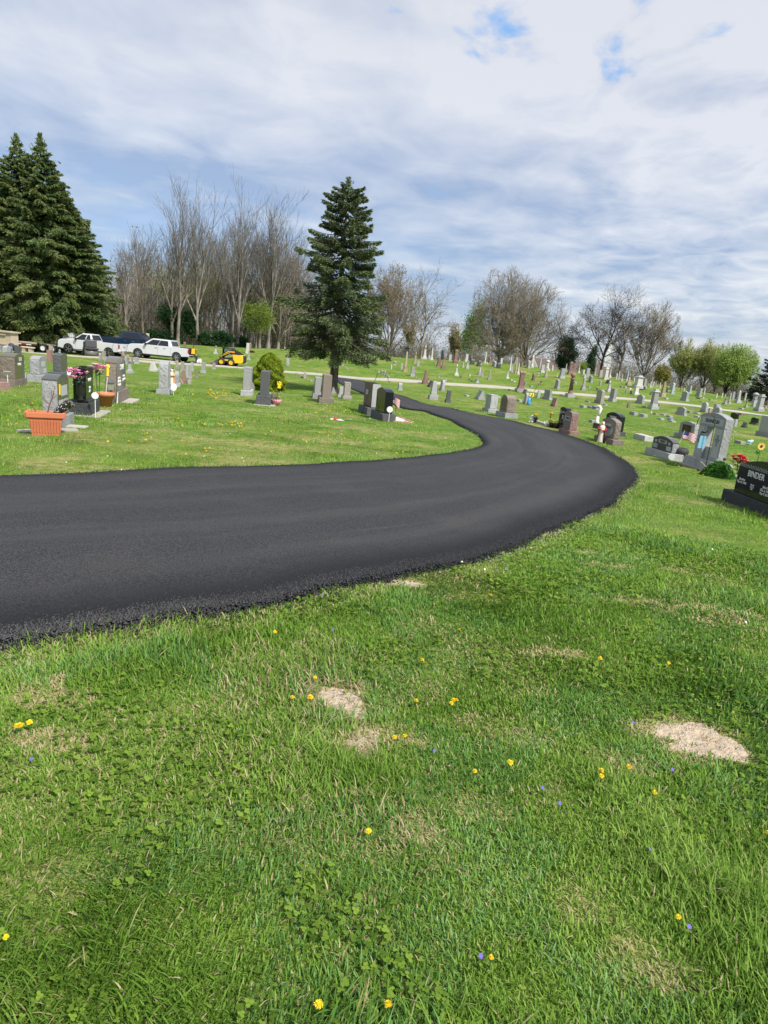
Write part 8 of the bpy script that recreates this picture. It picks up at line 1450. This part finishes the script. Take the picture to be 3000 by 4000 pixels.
def roller():
    o=thing('road_roller',(-27.993,59.217),122,'small yellow and black asphalt roller in front of the white single cab pickup','road roller')
    d=MB(); d.M=Matrix.Translation((-.75,0,.36))@Matrix.Rotation(R(90),4,'X'); d.lathe([(.30,-.52),(.36,-.52),(.36,.52),(.30,.52)],22); d.build('drum',M_STL,o,True)
    d=MB(); d.M=Matrix.Translation((.85,0,.36))@Matrix.Rotation(R(90),4,'X'); d.lathe([(.30,-.5),(.36,-.5),(.36,.5),(.30,.5)],22); d.build('drum',M_TYRE,o,True)
    MB().box(-.75,0,.62,.78,.95,1.15).build('drum_guard',M_BLP,o,bevel=.03); MB().box(.75,0,.55,1.18,1.05,.95,.85,.85).build('engine_cover',M_YPT,o,bevel=.05); MB().box(.42,0,.6,1.25,.35,1.0).build('side_panel',M_BLP,o,bevel=.03)
    MB().box(0,0,.45,.62,.9,.7).build('frame',M_BLP,o); MB().box(.15,0,.85,1.0,.45,.5).box(.38,0,1.0,1.4,.1,.5).build('seat',M_BLP,o,bevel=.03)
    MB().tube([(-.5,-.48,.7),(-.55,-.48,1.5),(-.55,.48,1.5),(-.5,.48,.7)],.03,6).build('guard_rail',M_BLP,o); MB().box(-.55,0,.8,1.45,.12,.9).build('water_tank',mat('dark_grey_plastic',(.07,.07,.075),.5),o,bevel=.04); MB().tube([(-.25,0,1.0),(-.35,0,1.35)],.02,5).build('steering_column',M_BLP,o)
roller()
def trailer():
    o=thing('flatbed_trailer',(-33.654,63.651),-3,'long tandem axle flatbed trailer with wooden deck under the old spruces','trailer')
    for cx in (-.46,.46):
        for s in (-1,1): wheel(o,cx,s*.98,.37,.24,M_WHT,0,s)
    MB().box(-2.2,0,.66,.76,4.0,1.9).build('rear_deck',M_WOOD,o); MB().box(1.6,0,.62,.72,2.6,1.8).build('front_deck',M_WOOD,o)
    f=MB(); 
    for s in (-1,1): f.box(-.4,s*.92,.50,.64,7.2,.08); f.prism([(-1.05,.55),(-.95,.86),(.95,.86),(1.15,.55),(1.05,.55),(.88,.80),(-.88,.80),(-.97,.55)],s*1.0-.14,s*1.0+.14); f.box(1.9,s*.9,.72,.95,2.1,.05)
    f.tube([(2.9,-.8,.55),(4.1,0,.50)],.06,5).tube([(2.9,.8,.55),(4.1,0,.50)],.06,5); f.build('frame',M_BLP,o)
    q=MB()
    for i in range(4): q.cur=i%2; q.box(-3.4+i*.5,-.975,.53,.61,.5,.01)
    q.build('reflector_strip',[M_TL,M_WHT],o)
    o2=thing('tool_pile',(-33.654,63.651),-3,'tools and cans piled on the front of the trailer','tools',dz=.72); m=MB()
    for i in range(7): m.box(1.2+i*.2,random.uniform(-.4,.4),0,random.uniform(.12,.3),.16,.2)
    m.build('pile',mat('rusty_brown_tools',(.14,.08,.05),.8),o2); MB().ball((1.35,-.5,.35),.08,7,5).build('orange_cap',M_ORG,o2)
trailer()
def ibc(px,lab):
    o=thing('water_tank',px,-3,lab,'liquid tank','caged tanks beside the white pickup'); MB().box(0,0,.0,.14,1.18,1.0).build('pallet',M_BLP,o); MB().box(0,0,.14,1.13,1.13,.95).build('tank',M_WHT,o,bevel=.05); c=MB()
    for i in range(7): 
        x=-.58+i*1.16/6
        for s in (-1,1): c.box(x,s*.495,.12,1.15,.02,.02); c.box(s*.585,-.48+i*.16,.12,1.15,.02,.02)
    for z in (.3,.55,.8,1.13): 
        for s in (-1,1): c.box(0,s*.50,z,z+.02,1.18,.02); c.box(s*.59,0,z,z+.02,.02,1.0)
    c.build('cage',M_CHR,o); MB().lathe([(.1,1.13),(.1,1.18)],10).build('lid',M_TL,o); return o
for k_,px in enumerate(((-33.664,67.02),(-33.089,67.306))):
    o=ibc(px,('white caged water tank left behind the white work pickup','white caged water tank just behind the pickup cab')[k_]); o.location.z+=.62
def misc():
    o=thing('plate_compactor',(-19.825,62.952),0,'yellow plate compactor on the open tailgate of the white crew cab pickup','machine',dz=.69); MB().box(0,0,0,.08,.5,.4).build('plate',M_BLP,o); MB().box(.05,0,.12,.62,.32,.3,.26,.26).build('engine_cover',M_YPT,o,bevel=.03); MB().tube([(0,0,.5),(.1,0,1.1)],.03,5).build('handle',M_BLP,o)
    for nm,px,lab,w_,h_ in (('white_jug',(-19.708,62.989),'low white jug on the path behind the open tailgate',.28,.16),('white_drum',(-19.414,63.08),'tall white drum with dark strap behind the open tailgate',.36,.52),('white_can',(-19.141,63.164),'white plastic can right of the drum behind the pickup',.24,.40)):
        o=thing(nm,px,0,lab,'container','white containers behind the pickup'); MB().lathe([(w_*.46,0),(w_*.5,.03),(w_*.5,h_*.8),(w_*.3,h_*.92),(w_*.15,h_)],12).build('body',M_WHT,o,True)
        if nm=='white_drum': MB().box(0,-.185,.0,.5,.03,.01).box(.0,0,-.02,.03,.5,.3).build('strap',M_BLP,o)
    x,y=(-34.316,56.377); o=thing('stone_columbarium',(x,y),-4,'tan limestone block wall with ledges at the left edge under the spruces','monument')
    MB().box(0,0,-.2,1.55,2.4,1.0).build('wall',M_LIM,o,bevel=.02); MB().box(0,-.02,1.55,1.68,2.7,1.3).build('cap_slab',M_LIM,o,bevel=.02); MB().box(-.2,-.56,.55,.65,2.0,.16).build('ledge',M_LIM,o); MB().box(-.2,-.56,1.33,1.43,2.0,.16).build('ledge',M_LIM,o); MB().box(-.3,-.505,.1,.5,1.2,.02).build('opening',M_BLP,o)
    o=thing('stone_bench',(-32.648,57.359),-4,'pale stone bench on the grass beside the upper drive','bench'); MB().box(0,0,.38,.50,1.15,.45).build('seat',M_LIM,o,bevel=.02)
    for s in (-.3,.3): MB().box(s,0,-.1,.38,.3,.34).build('leg',M_LIM,o,bevel=.02)
    o=thing('dark_bag',(-30.639,51.588),0,'dark blue and black bag shape beside the tan columbarium','bag'); MB().ball((0,0,.40),.26,10,7,1.2,jit=.12).ball((.35,0,.34),.22,9,6,1.1,jit=.15).build('bag',mat('dark_blue_cloth',(.03,.035,.07),.7),o,True)
    o=thing('pink_pinwheel',(15.122,69.818),0,'small pale pink heart shaped marker on the hillside grass','ornament'); MB().ball((-.1,0,.25),.13,7,5,.9,.3).ball((.1,0,.25),.13,7,5,.9,.3).build('heart',SMAT['p'][0],o)
    # church far behind the trees
    x,y=(36.198,145.567); z=gz(x,y); o=thing('church',(x,y),-14,'brown roofed church with a thin white spire behind the hill trees','church'); w_,d_,h_=19,9,5.33
    m=MB().box(0,0,-2,h_-3.4,w_,d_); m.build('wall',SMAT['n'][0],o); m=MB(); m.M=Matrix.Rotation(R(90),4,'Z'); m.prism([(-d_/2-.4,h_-3.4),(d_/2+.4,h_-3.4),(0,h_)],-w_/2-.4,w_/2+.4); m.build('roof',mat('brown_shingle',(.12,.085,.075),.9,fn=stone_fn((.115,.082,.07),.9,.3,.5,.4)),o)
    MB().prism([(-w_/2+.9,h_-3.6),(-w_/2+5.1,h_-3.6),(-w_/2+3,h_-.1)],-d_/2-.7,-d_/2+2).build('gable',SMAT['w'][0],o); MB().box(9.0,0,h_-3.5,h_+2.0,1.4,1.4).box(9.0,0,h_+2.0,h_+5.8,1.0,1.0,.05,.05).build('spire',M_WHT,o)
    for i in range(5): MB().box(-6+i*3,-d_/2-.02,.4,2.1,1.0,.05).build('window',M_GLS,o)
misc()
